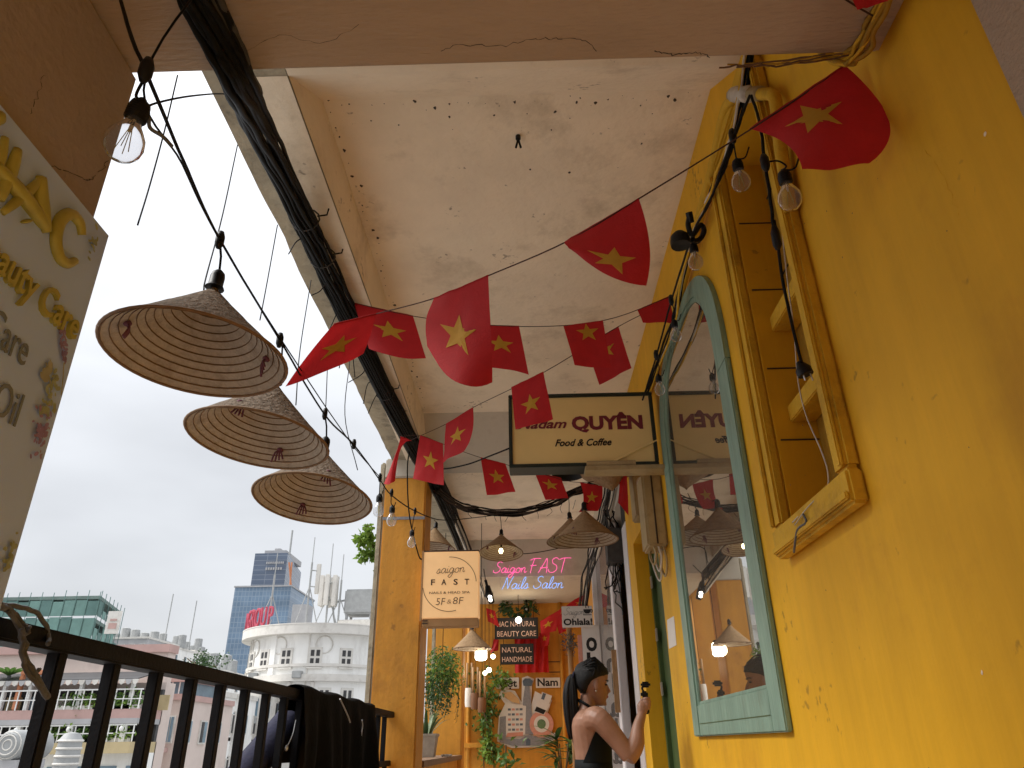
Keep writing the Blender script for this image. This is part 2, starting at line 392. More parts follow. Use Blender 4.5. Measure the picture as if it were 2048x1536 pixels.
def towermat(name, c1, c2, mortar, sx, sz):
    m = bpy.data.materials.new(name); m.use_nodes = True; t = m.node_tree; L = t.links.new
    b = t.nodes['Principled BSDF']; b.inputs['Roughness'].default_value = 0.25; b.inputs['Specular IOR Level'].default_value = 0.6
    tcn = t.nodes.new('ShaderNodeTexCoord'); sp = t.nodes.new('ShaderNodeSeparateXYZ'); L(tcn.outputs['Object'], sp.inputs[0])
    ad = t.nodes.new('ShaderNodeMath'); ad.operation = 'ADD'; L(sp.outputs[0], ad.inputs[0]); L(sp.outputs[1], ad.inputs[1])
    cb = t.nodes.new('ShaderNodeCombineXYZ'); L(ad.outputs[0], cb.inputs[0]); L(sp.outputs[2], cb.inputs[1])
    br = t.nodes.new('ShaderNodeTexBrick'); br.offset = 0.0; L(cb.outputs[0], br.inputs['Vector'])
    br.inputs['Color1'].default_value = (*c1, 1); br.inputs['Color2'].default_value = (*c2, 1); br.inputs['Mortar'].default_value = (*mortar, 1)
    br.inputs['Scale'].default_value = 1.0; br.inputs['Brick Width'].default_value = sx; br.inputs['Row Height'].default_value = sz; br.inputs['Mortar Size'].default_value = 0.11
    n1 = t.nodes.new('ShaderNodeTexNoise'); n1.inputs['Scale'].default_value = 0.09; mpn = t.nodes.new('ShaderNodeMapping'); mpn.inputs['Scale'].default_value = (0.35, 0.35, 2.2)
    L(tcn.outputs['Object'], mpn.inputs[0]); L(mpn.outputs[0], n1.inputs['Vector'])
    r = t.nodes.new('ShaderNodeMapRange'); r.inputs['From Min'].default_value = 0.3; r.inputs['From Max'].default_value = 0.7; r.inputs['To Min'].default_value = 0.8; r.inputs['To Max'].default_value = 1.3
    L(n1.outputs['Fac'], r.inputs['Value']); sc = t.nodes.new('ShaderNodeVectorMath'); sc.operation = 'SCALE'
    L(br.outputs['Color'], sc.inputs[0]); L(r.outputs[0], sc.inputs['Scale']); L(sc.outputs[0], b.inputs['Base Color']); M[name] = m
towermat('tower_glass', (0.13, 0.20, 0.29), (0.16, 0.235, 0.33), (0.22, 0.29, 0.37), 1.25, 1.75)
towermat('tower_dark', (0.085, 0.115, 0.17), (0.11, 0.14, 0.20), (0.19, 0.22, 0.27), 30.0, 1.75)

# text ---------------------------------------------------------------
def text(name, s, org, right, up, size, m, parent, ext=0.0015, off=0.0, shear=0.0, align='LEFT', sx=1.0, spacing=1.0):
    c = bpy.data.curves.new(name, 'FONT'); c.body = s; c.size = size; c.extrude = ext; c.offset = off; c.shear = shear
    c.align_x = align; c.space_character = spacing; c.resolution_u = 3
    o = bpy.data.objects.new(name, c); COL.objects.link(o)
    me = bpy.data.meshes.new_from_object(o.evaluated_get(bpy.context.evaluated_depsgraph_get()))
    bpy.data.objects.remove(o); bpy.data.curves.remove(c)
    r = Vector(right).normalized(); u = Vector(up).normalized(); n = r.cross(u)
    off_ = ORG.get(parent.name, Vector((0, 0, 0))) if parent else Vector((0, 0, 0)); g = Vector(org)
    for v in me.vertices:
        q = v.co.copy(); v.co = g + r * (q.x * sx) + u * q.y + n * q.z - off_
    me.name = name
    return obj(name, me, m, parent, fix=False)
# hand-written strokes on a unit em (x, y); several strokes per letter, plus advance
STK = {
 'S': ([[(.62,.86),(.45,.98),(.22,.84),(.28,.60),(.52,.44),(.52,.16),(.25,0),(.02,.10),(.0,.24)]], .66),
 'a': ([[(.40,.36),(.22,.44),(.05,.24),(.12,.02),(.30,.06),(.42,.36)],[(.42,.40),(.40,.12),(.46,.0),(.58,.10)]], .52),
 'i': ([[(.08,.40),(.05,.12),(.12,0),(.24,.10)],[(.12,.56),(.13,.60)]], .22),
 'g': ([[(.40,.36),(.22,.44),(.05,.24),(.12,.02),(.30,.06),(.42,.38)],[(.42,.40),(.38,-.10),(.20,-.42),(.0,-.30),(.22,-.08),(.56,.08)]], .52),
 'o': ([[(.26,.42),(.06,.30),(.08,.04),(.28,.0),(.40,.22),(.28,.42),(.36,.34),(.52,.36)]], .48),
 'n': ([[(.05,.40),(.04,0)],[(.04,.22),(.20,.42),(.32,.34),(.30,.08),(.38,0),(.50,.10)]], .48),
 'F': ([[(.30,.92),(.18,.45),(.12,0)],[(.02,.84),(.30,.94),(.72,.94)],[(.06,.48),(.46,.50)]], .62),
 'A': ([[(.02,0),(.34,.62),(.50,.95),(.54,.5),(.56,0)],[(.10,.32),(.62,.34)]], .66),
 'T': ([[(.36,.92),(.28,.45),(.22,0)],[(.0,.84),(.30,.94),(.78,.94)]], .64),
 'N': ([[(.0,-.04),(.10,.40),(.16,.92),(.30,.5),(.44,.02),(.52,.5),(.66,.98)]], .70),
 'l': ([[(.06,.10),(.26,.62),(.24,.92),(.12,.78),(.08,.2),(.16,0),(.28,.10)]], .28),
 's': ([[(.0,.08),(.20,.42),(.30,.22),(.22,.02),(.04,.02)],[(.22,.02),(.42,.10)]], .40),
 ' ': ([], .34),
}
def strokes(s, org, right, up, size, slant=0.18):
    r = Vector(right).normalized(); u = Vector(up).normalized(); g = Vector(org); x = 0.0; res = []
    for ch in s:
        st, adv = STK[ch]
        for ln in st:
            res.append(crv([g + r * ((x + p[0] + slant * p[1]) * size) + u * (p[1] * size) for p in ln], 4))
        x += adv
    return res

# ================================================================== the gallery
FL = -0.10
XW = 0.85
o = struct(obj('floor', MB().box((-1.25, -4.0, FL - 0.2), (1.4, 12.3, FL)), 'floor_tile'))
# ceiling of the two bays
cl_ = MB().box((-0.86, -4.0, 3.60), (1.05, 12.3, 3.80))
ceil = struct(obj('ceiling', cl_, 'plaster'))
# mould spots along the joints of the ceiling (each a small irregular blister)
rnd = random.Random(4)
def blot(mb, c, r, u, v):
    n = 7; c = Vector(c); u = Vector(u); v = Vector(v); nn = u.cross(v)
    ring = []
    for i in range(n):
        a = 2 * math.pi * i / n; q = r * rnd.uniform(0.5, 1.25)
        ring.append(c + u * (q * math.cos(a) * 1.2) + v * (q * math.sin(a)))
    mb.add(ring + [c + nn * r * 0.35], [(i, (i+1) % n, n) for i in range(n)])
sp = MB()
for i in range(34):
    blot(sp, (-0.82 + 1.62 * i / 34 + rnd.uniform(-.02, .02), 2.31 + rnd.uniform(-.02, .03) * (1 if i % 3 else 4), 3.599), rnd.choice([.002, .003, .005, .008]), (0, 1, 0), (1, 0, 0))
for i in range(46):
    blot(sp, (-0.835 + abs(rnd.gauss(0, .02)), 2.3 + 3.3 * i / 46 + rnd.uniform(-.03, .03), 3.599), rnd.choice([.003, .004, .006, .010]), (0, 1, 0), (1, 0, 0))
for i in range(12):
    blot(sp, (rnd.uniform(-.7, .8), 2.3 + abs(rnd.gauss(0, .35)), 3.599), rnd.uniform(.002, .007), (0, 1, 0), (1, 0, 0))
stuff(obj('mould_spots', sp, 'dark_brown', ceil, fix=False))

# edge beam along the open side
eb = MB()
prof = [(-1.165, 3.31), (-0.855, 3.31), (-0.85, 3.62), (-0.85, 3.9), (-1.165, 3.9)]
def rough_beam(mb, y0, y1, n):
    # prism along Y with small unevenness on the lower outer edge
    rows = []
    for i in range(n + 1):
        y = y0 + (y1 - y0) * i / n; k = mnoise.noise(Vector((0, y * 2.3, 1))) * 0.012 + mnoise.noise(Vector((5, y * 9, 1))) * 0.004
        rows.append([(-1.165 + k, y, 3.31 + abs(k) * .8), (-0.855 + k * .4, y, 3.31 + k * .5), (-0.852, y, 3.62), (-0.85, y, 3.9), (-1.165 + k * .5, y, 3.9)])
    vs = [p for r_ in rows for p in r_]; fs = []
    for i in range(n):
        for j in range(5):
            fs.append((i*5+j, i*5+(j+1) % 5, (i+1)*5+(j+1) % 5, (i+1)*5+j))
    fs += [(0, 1, 2, 3, 4), tuple(n*5 + j for j in range(5))]
    mb.add(vs, fs)
rough_beam(eb, 1.22, 12.2, 120)
beam = tag(obj('edge_beam', eb, 'plaster_edge'), 'weathered cream concrete beam running along the open side of the balcony ceiling', 'beam')
obj('soffit_coat', MB().grid(lambda u, v: (-1.035 + .18 * v, 1.9 + 4.1 * u, 3.3075 - .0 * u + abs(mnoise.noise(Vector((u*9, v*3, 2)))) * .001), 60, 3), 'plaster', beam)
obj('inner_coat', MB().grid(lambda u, v: (-0.8495 + .0 * v, 1.9 + 4.1 * u, 3.309 + .29 * v), 40, 4), 'plaster', beam)
# cross beams, haunched
def ybeam(name, label, yz, m, x0=-0.852, x1=0.85):
    return tag(obj(name, MB().prism([(x0, y, z) for y, z in yz], (x1 - x0, 0, 0)), m), label, 'beam')
ybeam('cross_beam', 'cream haunched ceiling beam just behind the brown lintel', [(1.203, 3.31), (1.90, 3.31), (2.287, 3.605), (2.287, 3.79), (1.203, 3.79)], 'plaster')
ybeam('cross_beam', 'cream haunched ceiling beam meeting the orange pillar beside the peach box sign', [(5.64, 3.605), (6.0, 3.33), (6.42, 3.33), (6.78, 3.605), (6.78, 3.78), (5.64, 3.78)], 'plaster_grey')
ybeam('cross_beam', 'deep grey ceiling beam behind the pink and blue neon lettering', [(9.96, 3.60), (9.98, 3.10), (12.15, 3.10), (12.15, 3.78), (9.96, 3.78)], 'plaster_grey')

# portal right above the viewer: lintel, pillar, pilaster
lint = tag(obj('portal_lintel', MB().bbox((-1.30, -0.40, 2.49), (0.862, 1.20, 3.58), .012), 'brown_paint'), 'brown painted concrete lintel with long cracks on its underside', 'beam')
def crack(pts, r):
    mb = MB(); c = crv(pts, 8)
    c = [p + Vector((rnd.uniform(-.003, .003), rnd.uniform(-.004, .004), 0)) for p in c]
    mb.tube(c, [r * rnd.uniform(.4, 1.3) for _ in c], 4); return mb
obj('crack', crack([(-0.172, 1.152, 2.490), (-0.119, 1.141, 2.490), (-0.033, 1.146, 2.490), (0.047, 1.130, 2.490), (0.093, 1.131, 2.489), (0.150, 1.136, 2.490), (0.193, 1.170, 2.490)], .0009), 'dark_brown', lint)
obj('crack', crack([(0.327, 1.175, 2.490), (0.369, 1.184, 2.490), (0.420, 1.179, 2.490), (0.458, 1.191, 2.490)], .0013), 'dark_gap', lint)
obj('crack', crack([(-0.637, 1.152, 2.490), (-0.528, 1.100, 2.490), (-0.443, 1.123, 2.490), (-0.343, 1.083, 2.490)], .0005), 'dark_brown', lint)
pil = tag(obj('portal_pillar', MB().bbox((-1.30, -0.40, FL + .002), (-0.90, 1.21, 2.489), .012), 'pillar_paint'), 'brown painted pillar behind the white beauty board', 'pillar')
obj('crack', crack([(-0.898, 1.041, 2.061), (-0.899, 1.094, 2.092), (-0.898, 1.147, 2.119), (-0.899, 1.169, 2.156), (-0.898, 1.186, 2.210)], .0008), 'dark_brown', pil)
obj('crack', crack([(-0.899, 0.955, 2.207), (-0.898, 0.956, 2.161), (-0.899, 0.960, 2.107)], .0005), 'dark_brown', pil)
tag(obj('portal_pilaster', MB().bbox((0.832, -0.40, FL + .002), (0.862, 0.895, 2.489), .006), 'brown_paint'), 'brown painted pilaster against the yellow wall under the lintel', 'pillar')
tag(obj('rear_wall', MB().box((-1.3, -4.2, FL), (1.2, -4.0, 3.8)), 'brown_paint'), 'brown plaster wall closing the balcony behind the portal', 'wall')

# ------------------------------------------------------------------ yellow wall with a shuttered recess
yw = thing('yellow_wall', 'yellow painted plaster wall with arched green window and boarded recess', 'wall', (1.0, 2.0, FL))
RY0, RY1, RZ0, RZ1 = 1.83, 2.28, 1.67, 3.16
wm = MB()
for a, b in (((XW, -4.0, FL), (1.25, RY0, 3.6)), ((XW, RY1, FL), (1.25, 4.68, 3.6)), ((XW, RY0, FL), (1.25, RY1, RZ0)), ((XW, RY0, RZ1), (1.25, RY1, 3.6))):
    wm.box(a, b)
obj('wall_face', wm, 'wall_yellow', yw)
obj('wall_over_door', MB().box((XW, 4.68, 2.46), (1.25, 6.05, 3.6)), 'wall_yellow', yw)
obj('wall_pier', MB().box((XW, 5.72, FL), (1.25, 6.05, 2.46)), 'wall_yellow', yw)
# recess: trim, boards
tr_ = [('trim_strip', (0.812, 1.745, 1.667), (0.849, 1.825, 3.163)), ('trim_strip', (0.812, 2.285, 1.667), (0.849, 2.362, 3.163)),
       ('trim_strip', (0.806, 1.742, 1.572), (0.8485, 2.365, 1.665)), ('trim_strip', (0.806, 1.742, 3.165), (0.8485, 2.365, 3.247))]
for nme, a, b in tr_:
    t_ = obj(nme, MB().bbox(a, b, .008), 'trim_yellow', yw)
for a, b in (((0.800, 1.752, 1.672), (0.8125, 1.772, 3.16)), ((0.800, 2.336, 1.672), (0.8125, 2.356, 3.16)), ((0.795, 1.75, 1.585), (0.8065, 2.357, 1.606))):
    obj('moulding', MB().bbox(a, b, .006), 'trim_yellow', yw)
for i in range(3):
    obj('board', MB().bbox((0.992 + .002 * (i % 2), RY0 + .002 + i * .15, RZ0), (1.02, RY0 + .148 + i * .15, RZ1), .004), 'board_ochre', yw)
for z in (2.045, 2.40):
    obj('batten', MB().bbox((0.905, RY0 + .002, z - .03), (0.991, RY1 - .002, z + .03), .004), 'trim_yellow', yw)
obj('stile', MB().bbox((0.865, RY0 + .02, RZ0), (0.904, RY0 + .075, RZ1), .004), 'trim_yellow', yw)
for z in (2.12, 2.62, 2.98):
    obj('board_seam', MB().box((0.9895, RY1 - .28, z), (0.9925, RY1, z + .006)), 'dark_gap', yw)
for z in (1.95, 2.22, 2.55, 2.86):
    obj('reveal_seam', MB().box((0.862, RY1 - .003, z), (0.991, RY1 - .0005, z + .005)), 'dark_brown', yw)
# stains and chips on the wall
ch = MB()
for (x, y, r) in ((1970, 267, .006), (1964, 1345, .010), (1680, 1140, .004), (1815, 1035, .005), (1770, 960, .004), (1930, 1210, .004), (1880, 980, .003), (1905, 620, .003), (1760, 1300, .003)):
    pass
for p in ((0.849, 0.994, 2.030), (0.849, 1.477, 1.159)):
    blot(ch, p, .0042, (0, 0, 1), (0, 1, 0))
stuff(obj('paint_chips', ch, 'plaster', yw, fix=False))
ch = MB()
for i in range(30):
    blot(ch, (0.8495, rnd.uniform(.95, 2.6), rnd.uniform(.95, 2.6)), rnd.uniform(.001, .0025), (0, 0, 1), (0, 1, 0))
for i in range(16):
    blot(ch, (0.8495, rnd.uniform(2.4, 4.6), rnd.uniform(.95, 3.5)), rnd.uniform(.0015, .004), (0, 0, 1), (0, 1, 0))
stuff(obj('dirt_spots', ch, 'dark_brown', yw, fix=False))
obj('crack', crack([(0.849, 1.162, 2.169), (0.849, 1.138, 2.098), (0.849, 1.127, 2.028), (0.849, 1.123, 1.950)], .0004), 'wall_yellow', yw)

# ------------------------------------------------------------------ arched green window
gw = thing('arched_window', 'tall arched window with pale green wooden frame and mirror-like glass on the yellow wall', 'window', (0.84, 3.34, 1.07))
YC, HW, ZS, RISE = 3.345, 0.735, 2.45, 0.635
def se(c): return math.copysign(abs(c) ** (2 / 3.0), c)
def arch(hw, rise, n=32): return [(YC + hw * se(math.cos(math.pi * i / n)), ZS + rise * se(math.sin(math.pi * i / n))) for i in range(n + 1)]
def band(mb, ao, ai, x0, x1):
    n = len(ao); vs = []
    for (yo, zo), (yi, zi) in zip(ao, ai):
        vs += [(x0, yo, zo), (x0, yi, zi), (x1, yi, zi), (x1, yo, zo)]
    fs = []
    for i in range(n - 1):
        for j in range(4):
            fs.append((i*4+j, i*4+(j+1) % 4, (i+1)*4+(j+1) % 4, (i+1)*4+j))
    fs += [(0, 1, 2, 3), tuple((n-1)*4 + j for j in range(4))]
    mb.add(vs, fs)
mb = MB(); band(mb, arch(HW, RISE), arch(HW - .14, RISE - .06), 0.826, 0.849)
obj('arch_head', mb, 'green_frame', gw)
obj('stile', MB().bbox((0.826, YC - HW, 1.075), (0.849, YC - HW + .14, ZS), .005), 'green_frame', gw)
obj('stile', MB().bbox((0.826, YC + HW - .14, 1.075), (0.849, YC + HW, ZS), .005), 'green_frame', gw)
obj('bottom_rail', MB().bbox((0.828, YC - HW + .1405, 1.075), (0.849, YC + HW - .1405, 1.215), .005), 'green_frame', gw)
mb = MB(); band(mb, arch(HW - .1405, RISE - .0605), arch(HW - .165, RISE - .08), 0.833, 0.848)
obj('glazing_bead', mb, 'green_frame', gw)
for s in (-1, 1):
    y = YC + s * (HW - .154)
    obj('glazing_bead', MB().bbox((0.833, y - .013, 1.212), (0.848, y + .013, ZS), .003), 'green_frame', gw)
obj('glazing_bead', MB().bbox((0.834, YC - HW + .167, 1.213), (0.848, YC + HW - .167, 1.228), .003), 'green_frame', gw)
for z, a in ((1.128, .02),):
    obj('groove', MB().box((0.8265, YC - HW + .15, z), (0.8285, YC + HW - .15, z + .003)), 'green_door', gw)
po = [(YC - HW + .14, 1.205)] + [(YC + HW - .14, 1.205)] + arch(HW - .135, RISE - .055)
obj('pane', MB().prism([(0.840, y, z) for y, z in po], (0.007, 0, 0)), 'window_pane', gw)

# ------------------------------------------------------------------ door and shopfront further along the wall
gd = thing('green_door', 'dark green wooden door set back in the yellow wall behind the woman', 'door', (1.0, 5.2, FL))
obj('door_leaf', MB().bbox((0.985, 4.70, FL + .004), (1.03, 5.70, 2.44), .006), 'green_door', gd)
obj('door_frame', MB().bbox((0.955, 5.66, FL + .004), (1.03, 5.715, 2.455), .004), 'green_door', gd)
for z in (1.35, 1.72, 2.1):
    obj('hinge', MB().bbox((0.945, 5.62, z), (0.956, 5.67, z + .09), .003), 'zip', gd)
sh = thing('glass_storefront', 'white framed glass shopfront with dark doorway past the green door', 'shopfront', (1.0, 7.5, FL))
obj('white_pier', MB().bbox((0.846, 6.053, FL), (1.25, 6.33, 2.75), .01), 'white_paint', sh)
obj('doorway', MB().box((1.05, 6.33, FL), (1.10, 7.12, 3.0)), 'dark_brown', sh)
obj('door_post', MB().bbox((0.90, 6.70, FL), (0.95, 6.76, 2.7), .005), 'dark_gap', sh)
obj('white_post', MB().bbox((0.82, 7.12, FL), (0.90, 7.33, 3.03), .008), 'white_paint', sh)
obj('shop_pane', MB().box((0.853, 7.33, FL), (0.863, 9.02, 3.05)), 'shop_pane', sh)
obj('white_post', MB().bbox((0.80, 9.02, FL), (0.88, 9.12, 3.25), .008), 'white_paint', sh)
obj('upper_wall', MB().box((0.853, 6.053, 3.05), (1.25, 12.2, 3.6)), 'plaster_grey', sh)
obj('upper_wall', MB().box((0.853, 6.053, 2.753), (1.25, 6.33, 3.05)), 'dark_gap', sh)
obj('wall_behind', MB().box((0.853, 9.12, FL), (1.25, 12.2, 3.05)), 'orange_paint', sh)
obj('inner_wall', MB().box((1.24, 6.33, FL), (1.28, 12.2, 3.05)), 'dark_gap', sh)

# ------------------------------------------------------------------ end wall and orange pillars
ew = tag(obj('end_wall', MB().box((-1.6, 12.10, FL), (0.853, 12.3, 3.78)), 'orange_paint'), 'orange painted wall at the end of the balcony behind the signs', 'wall')
for x in (-.93, .52):
    obj('corner_pipe', MB().tube([(x, 12.06, FL), (x, 12.06, 3.1)], .03, 10), 'orange_paint', ew, smooth=True)
obj('dado_ledge', MB().bbox((-1.0, 11.93, 1.02), (-.45, 12.098, 1.09), .006), 'orange_paint', ew)
for z in (2.2, 2.05):
    obj('panel_line', MB().box((.25, 12.094, z), (.5, 12.0995, z + .012)), 'dark_brown', ew)
def orange_pillar(label, y0, y1, ztop):
    t = thing('orange_pillar', label, 'pillar', (-1.03, (y0 + y1) / 2, FL))
    obj('shaft', MB().bbox((-1.21, y0, FL), (-0.852, y1, ztop), .012), 'orange_paint', t)
    obj('capital', MB().bbox((-1.215, y0 - .004, ztop + .001), (-0.848, y1 + .004, 3.33), .012), 'plaster_grey', t)
    obj('outer_strip', MB().bbox((-1.262, y0 + .01, FL), (-1.212, y1 - .01, 3.30), .014), 'plaster_edge', t)
    return t
op = orange_pillar('orange painted pillar where the black railing ends', 6.0, 6.40, 3.15)
obj('paint_band', MB().bbox((-1.211, 5.994, 2.775), (-0.851, 6.003, 2.80), .002), 'cut_grey', op)
orange_pillar('orange painted pillar behind the leafy hanging plant', 9.98, 10.4, 3.0)
pw = thing('parapet_wall', 'orange parapet with a dark wooden ledge beyond the first orange pillar', 'wall', (-1.05, 8.2, FL))
obj('parapet', MB().box((-1.16, 6.41, FL), (-0.90, 9.97, 0.90)), 'orange_paint', pw)
obj('ledge', MB().bbox((-1.2, 6.41, 0.902), (-0.84, 9.97, 0.95), .006), 'parapet_wood', pw)
pw = thing('parapet_wall', 'low parapet wall carrying the black railing', 'wall', (-1.05, 3.6, FL))
obj('parapet', MB().box((-1.16, 1.215, FL), (-0.94, 5.995, 0.88)), 'orange_paint', pw)


pw = thing('parapet_wall', 'orange parapet wall on the other side of the brown portal', 'wall', (-1.05, -2, FL))
obj('parapet', MB().box((-1.16, -4.0, FL), (-0.94, -0.41, 0.9)), 'orange_paint', pw)
# ------------------------------------------------------------------ black railing
rl = thing('balcony_railing', 'black metal railing of flat bars along the open side of the balcony', 'railing', (-1.05, 3.6, 0.88))
obj('top_rail', MB().bbox((-1.085, 1.215, 1.246), (-1.02, 5.995, 1.287), .005), 'black_metal', rl)
obj('bottom_rail', MB().bbox((-1.07, 1.215, 0.925), (-1.03, 5.995, 0.962), .004), 'black_metal', rl)
bme = MB().bbox((-.015, -.0175, .925), (.015, .0175, 1.25), .003).mesh('baluster'); fixn(bme); bme.materials.append(M['black_metal'])
y = 1.455
while y < 5.95:
    piece('baluster', bme, Vector((-1.05, y, 0)) - ORG[rl.name], rl)
    y += 0.2385
for y in (1.35, 3.6, 5.85):
    obj('foot', MB().bbox((-1.065, y - .02, 0.882), (-1.035, y + .02, 0.926), .003), 'black_metal', rl)

# ================================================================== signs
UPV = (0, 0, 1)
# white beauty board on the brown pillar (faces +X)
bd = thing('beauty_board', 'white board with raised gold letters and lavender print hung on the brown pillar', 'sign', (-0.87, 0.7, 1.0))
BX = -0.848
obj('panel', MB().bbox((-0.885, 0.15, 0.75), (BX - .003, 1.195, 2.012), .004), 'board_white', bd)
RT = (0, 1, 0)
def bt(nm, s, p, size, m, ext=.006, off=.0, shear=0.0, sx=1.0, align='LEFT', spacing=1.0):
    return text(nm, s, (BX, p[1], p[2]), RT, UPV, size, m, bd, ext, off, shear, align, sx, spacing)
mb = MB()
def brush(mb, pts, r, x=BX):
    c = crv([(x, q[1], q[2]) for q in pts], 5)
    k = len(c) - 1; mb.tube(c, [r * (.55 + .6 * math.sin(math.pi * min(1, .12 + .8 * i / k))) for i in range(k + 1)], 8)
A = [(-0.848, 0.885, 1.935), (-0.848, 0.878, 1.907), (-0.848, 0.852, 1.974)]
for nm, pts, r in (
    ('letter', [(-0.848, 0.852, 1.992), (-0.848, 0.846, 1.967)], .010),
    ('letter', [(-0.848, 0.875, 1.963), (-0.848, 0.881, 1.922), (-0.848, 0.883, 1.896)], .008),
    ('letter', [(-0.848, 0.906, 1.967), (-0.848, 0.908, 1.913), (-0.848, 0.909, 1.861)], .010),
    ('letter', [(-0.848, 0.871, 1.905), (-0.848, 0.913, 1.904), (-0.848, 0.963, 1.901), (-0.848, 1.002, 1.895), (-0.848, 1.025, 1.893)], .013),
    ('letter', [(-0.848, 0.972, 1.966), (-0.848, 0.985, 1.932), (-0.848, 1.003, 1.907), (-0.848, 1.025, 1.886)], .013),
    ('letter', [(-0.848, 0.974, 1.964), (-0.848, 0.949, 1.902), (-0.848, 0.923, 1.846)], .008),
    ('letter', [(-0.848, 1.111, 1.947), (-0.848, 1.095, 1.964), (-0.848, 1.066, 1.961), (-0.848, 1.045, 1.927), (-0.848, 1.050, 1.888), (-0.848, 1.073, 1.866), (-0.848, 1.098, 1.871), (-0.848, 1.115, 1.889)], .011),
    ('letter', [(-0.848, 0.971, 1.870), (-0.848, 0.975, 1.867)], .010)):
    mb = MB(); brush(mb, pts, r); obj(nm, mb, 'gold', bd, smooth=True)
def fit(nm, s, p0, p1, m, hscale=.9, ext=.003, off=0, shear=0.0, sx=None, size=None):
    # text whose baseline runs from p0 to p1 on the board
    g = Vector((BX, p0[1], p0[2])); L_ = p1[1] - p0[1]
    o_ = text(nm, s, g, RT, UPV, size, m, bd, ext, off, shear)
    ys = [v.co.y for v in o_.data.vertices]; k = L_ / (max(ys) - min(ys)); y0 = min(ys)
    for v in o_.data.vertices: v.co.y = y0 + (v.co.y - y0) * k
fit('lettering', 'Beauty Care', (-0.848, 0.880, 1.747), (-0.848, 1.169, 1.777), 'gold', size=.082, ext=.005, off=.0012, shear=.12)
fit('lettering', 'Skin Care', (-0.848, 0.867, 1.639), (-0.848, 1.070, 1.684), 'text_grey', size=.085, ext=.0008)
fit('lettering', 'Essential Oil', (-0.848, 0.832, 1.537), (-0.848, 1.090, 1.590), 'text_grey', size=.085, ext=.0008)
# printed flowers
lv = MB(); prn = random.Random(2)
def dab(mb, c, r, x=BX):
    a = prn.uniform(0, 3.1); n = 6; pts = []; x = x + prn.uniform(0, .0022); c = (c[0], min(c[1], 1.175), c[2])
    for i in range(n):
        t = 2 * math.pi * i / n; u_, v_ = r * math.cos(t), r * .55 * math.sin(t)
        pts.append((x + .0006, c[1] + u_ * math.cos(a) - v_ * math.sin(a), c[2] + u_ * math.sin(a) + v_ * math.cos(a)))
    mb.add(pts, [tuple(range(n))])
A = Vector((-0.848, 1.128, 1.759)); B = Vector((-0.848, 1.166, 1.696))
for i in range(90):
    t = prn.random(); q = A.lerp(B, t); wd = .012 * math.sin(math.pi * min(1, .15 + t * .8)) ; dab(lv, (0, q.y + prn.uniform(-wd, wd), q.z), prn.uniform(.0025, .005))
A = Vector((-0.848, 1.159, 1.556))
for i in range(70):
    a = prn.uniform(0, 6.28); q = abs(prn.gauss(0, .024)); dab(lv, (0, A.y + q * math.cos(a) * .7, A.z + q * math.sin(a)), prn.uniform(.003, .007))
stuff(obj('flower_print', lv, 'print_purple', bd, fix=False))
lv = MB()
for c, n, s in (((-0.848, 1.156, 1.615), 26, .022), ((-0.848, 1.166, 1.344), 22, .022), ((-0.848, 1.156, 1.650), 10, .010), ((-0.848, 1.149, 1.952), 14, .012)):
    for i in range(n): dab(lv, (0, c[1] + prn.gauss(0, s) * .6, c[2] + prn.gauss(0, s)), prn.uniform(.004, .009))
stuff(obj('leaf_print', lv, 'print_green', bd, fix=False))
lv = MB()
for pts in ([(-0.848, 1.166, 1.696), (-0.848, 1.176, 1.665), (-0.848, 1.183, 1.638)], [(-0.848, 1.121, 1.672), (-0.848, 1.146, 1.645), (-0.848, 1.159, 1.621)]):
    lv.tube([(BX + .0003, p[1], p[2]) for p in pts], .0012, 4)
A = (-0.848, 1.125, 1.657)
for i in range(5): dab(lv, (0, A[1] + .002 * i, A[2] - .012 + .006 * i), .014)
obj('stalk_print', lv, 'print_sage', bd, fix=False)

# box sign of the cafe
qs = thing('box_sign', 'cream light box sign with maroon and black lettering bracketed off the yellow wall', 'sign', (0.85, 4.1, 2.5))
q0, q1, z0, z1 = -0.088, 0.80, 2.52, 2.998
obj('box', MB().box((q0 + .02, 4.075, z0 + .02), (q1 - .02, 4.20, z1 - .02)), 'sign_cream', qs)
for a, b in (((q0, 4.06, z0), (q1, 4.21, z0 + .022)), ((q0, 4.06, z1 - .022), (q1, 4.21, z1)), ((q0, 4.06, z0 + .022), (q0 + .022, 4.21, z1 - .022)), ((q1 - .022, 4.06, z0 + .022), (q1, 4.21, z1 - .022))):
    obj('frame', MB().bbox(a, b, .004), 'sign_frame', qs)
obj('bracket', MB().bbox((0.36, 4.045, z0 - .030), (0.849, 4.17, z0 - .003), .003), 'box_beige', qs)
obj('bracket', MB().bbox((0.37, 4.05, z0 - .001), (0.66, 4.074, z0 + .028), .003), 'box_beige', qs)
obj('brace', MB().tube([(0.52, 4.066, z0 + .02), (0.80, 4.066, z0 + .155)], .007, 6), 'sign_cream', qs)
def qt(s, x0, x1, z, size, m, off=0, shear=0, ext=.001, obj_par=qs, y=4.0735):
    o_ = text('lettering', s, (x0, y, z), (1, 0, 0), UPV, size, m, obj_par, ext, off, shear)
    xs = [v.co.x for v in o_.data.vertices]; k = (x1 - x0) / (max(xs) - min(xs)); a = min(xs); g = x0 - ORG[obj_par.name].x
    for v in o_.data.vertices: v.co.x = g + (v.co.x - a) * k
    return o_
qt('QUYÊN', (0.296, 4.070, 2.756)[0], (0.728, 4.070, 2.746)[0], (0.511, 4.070, 2.761)[2], .118, 'text_maroon', .0055)
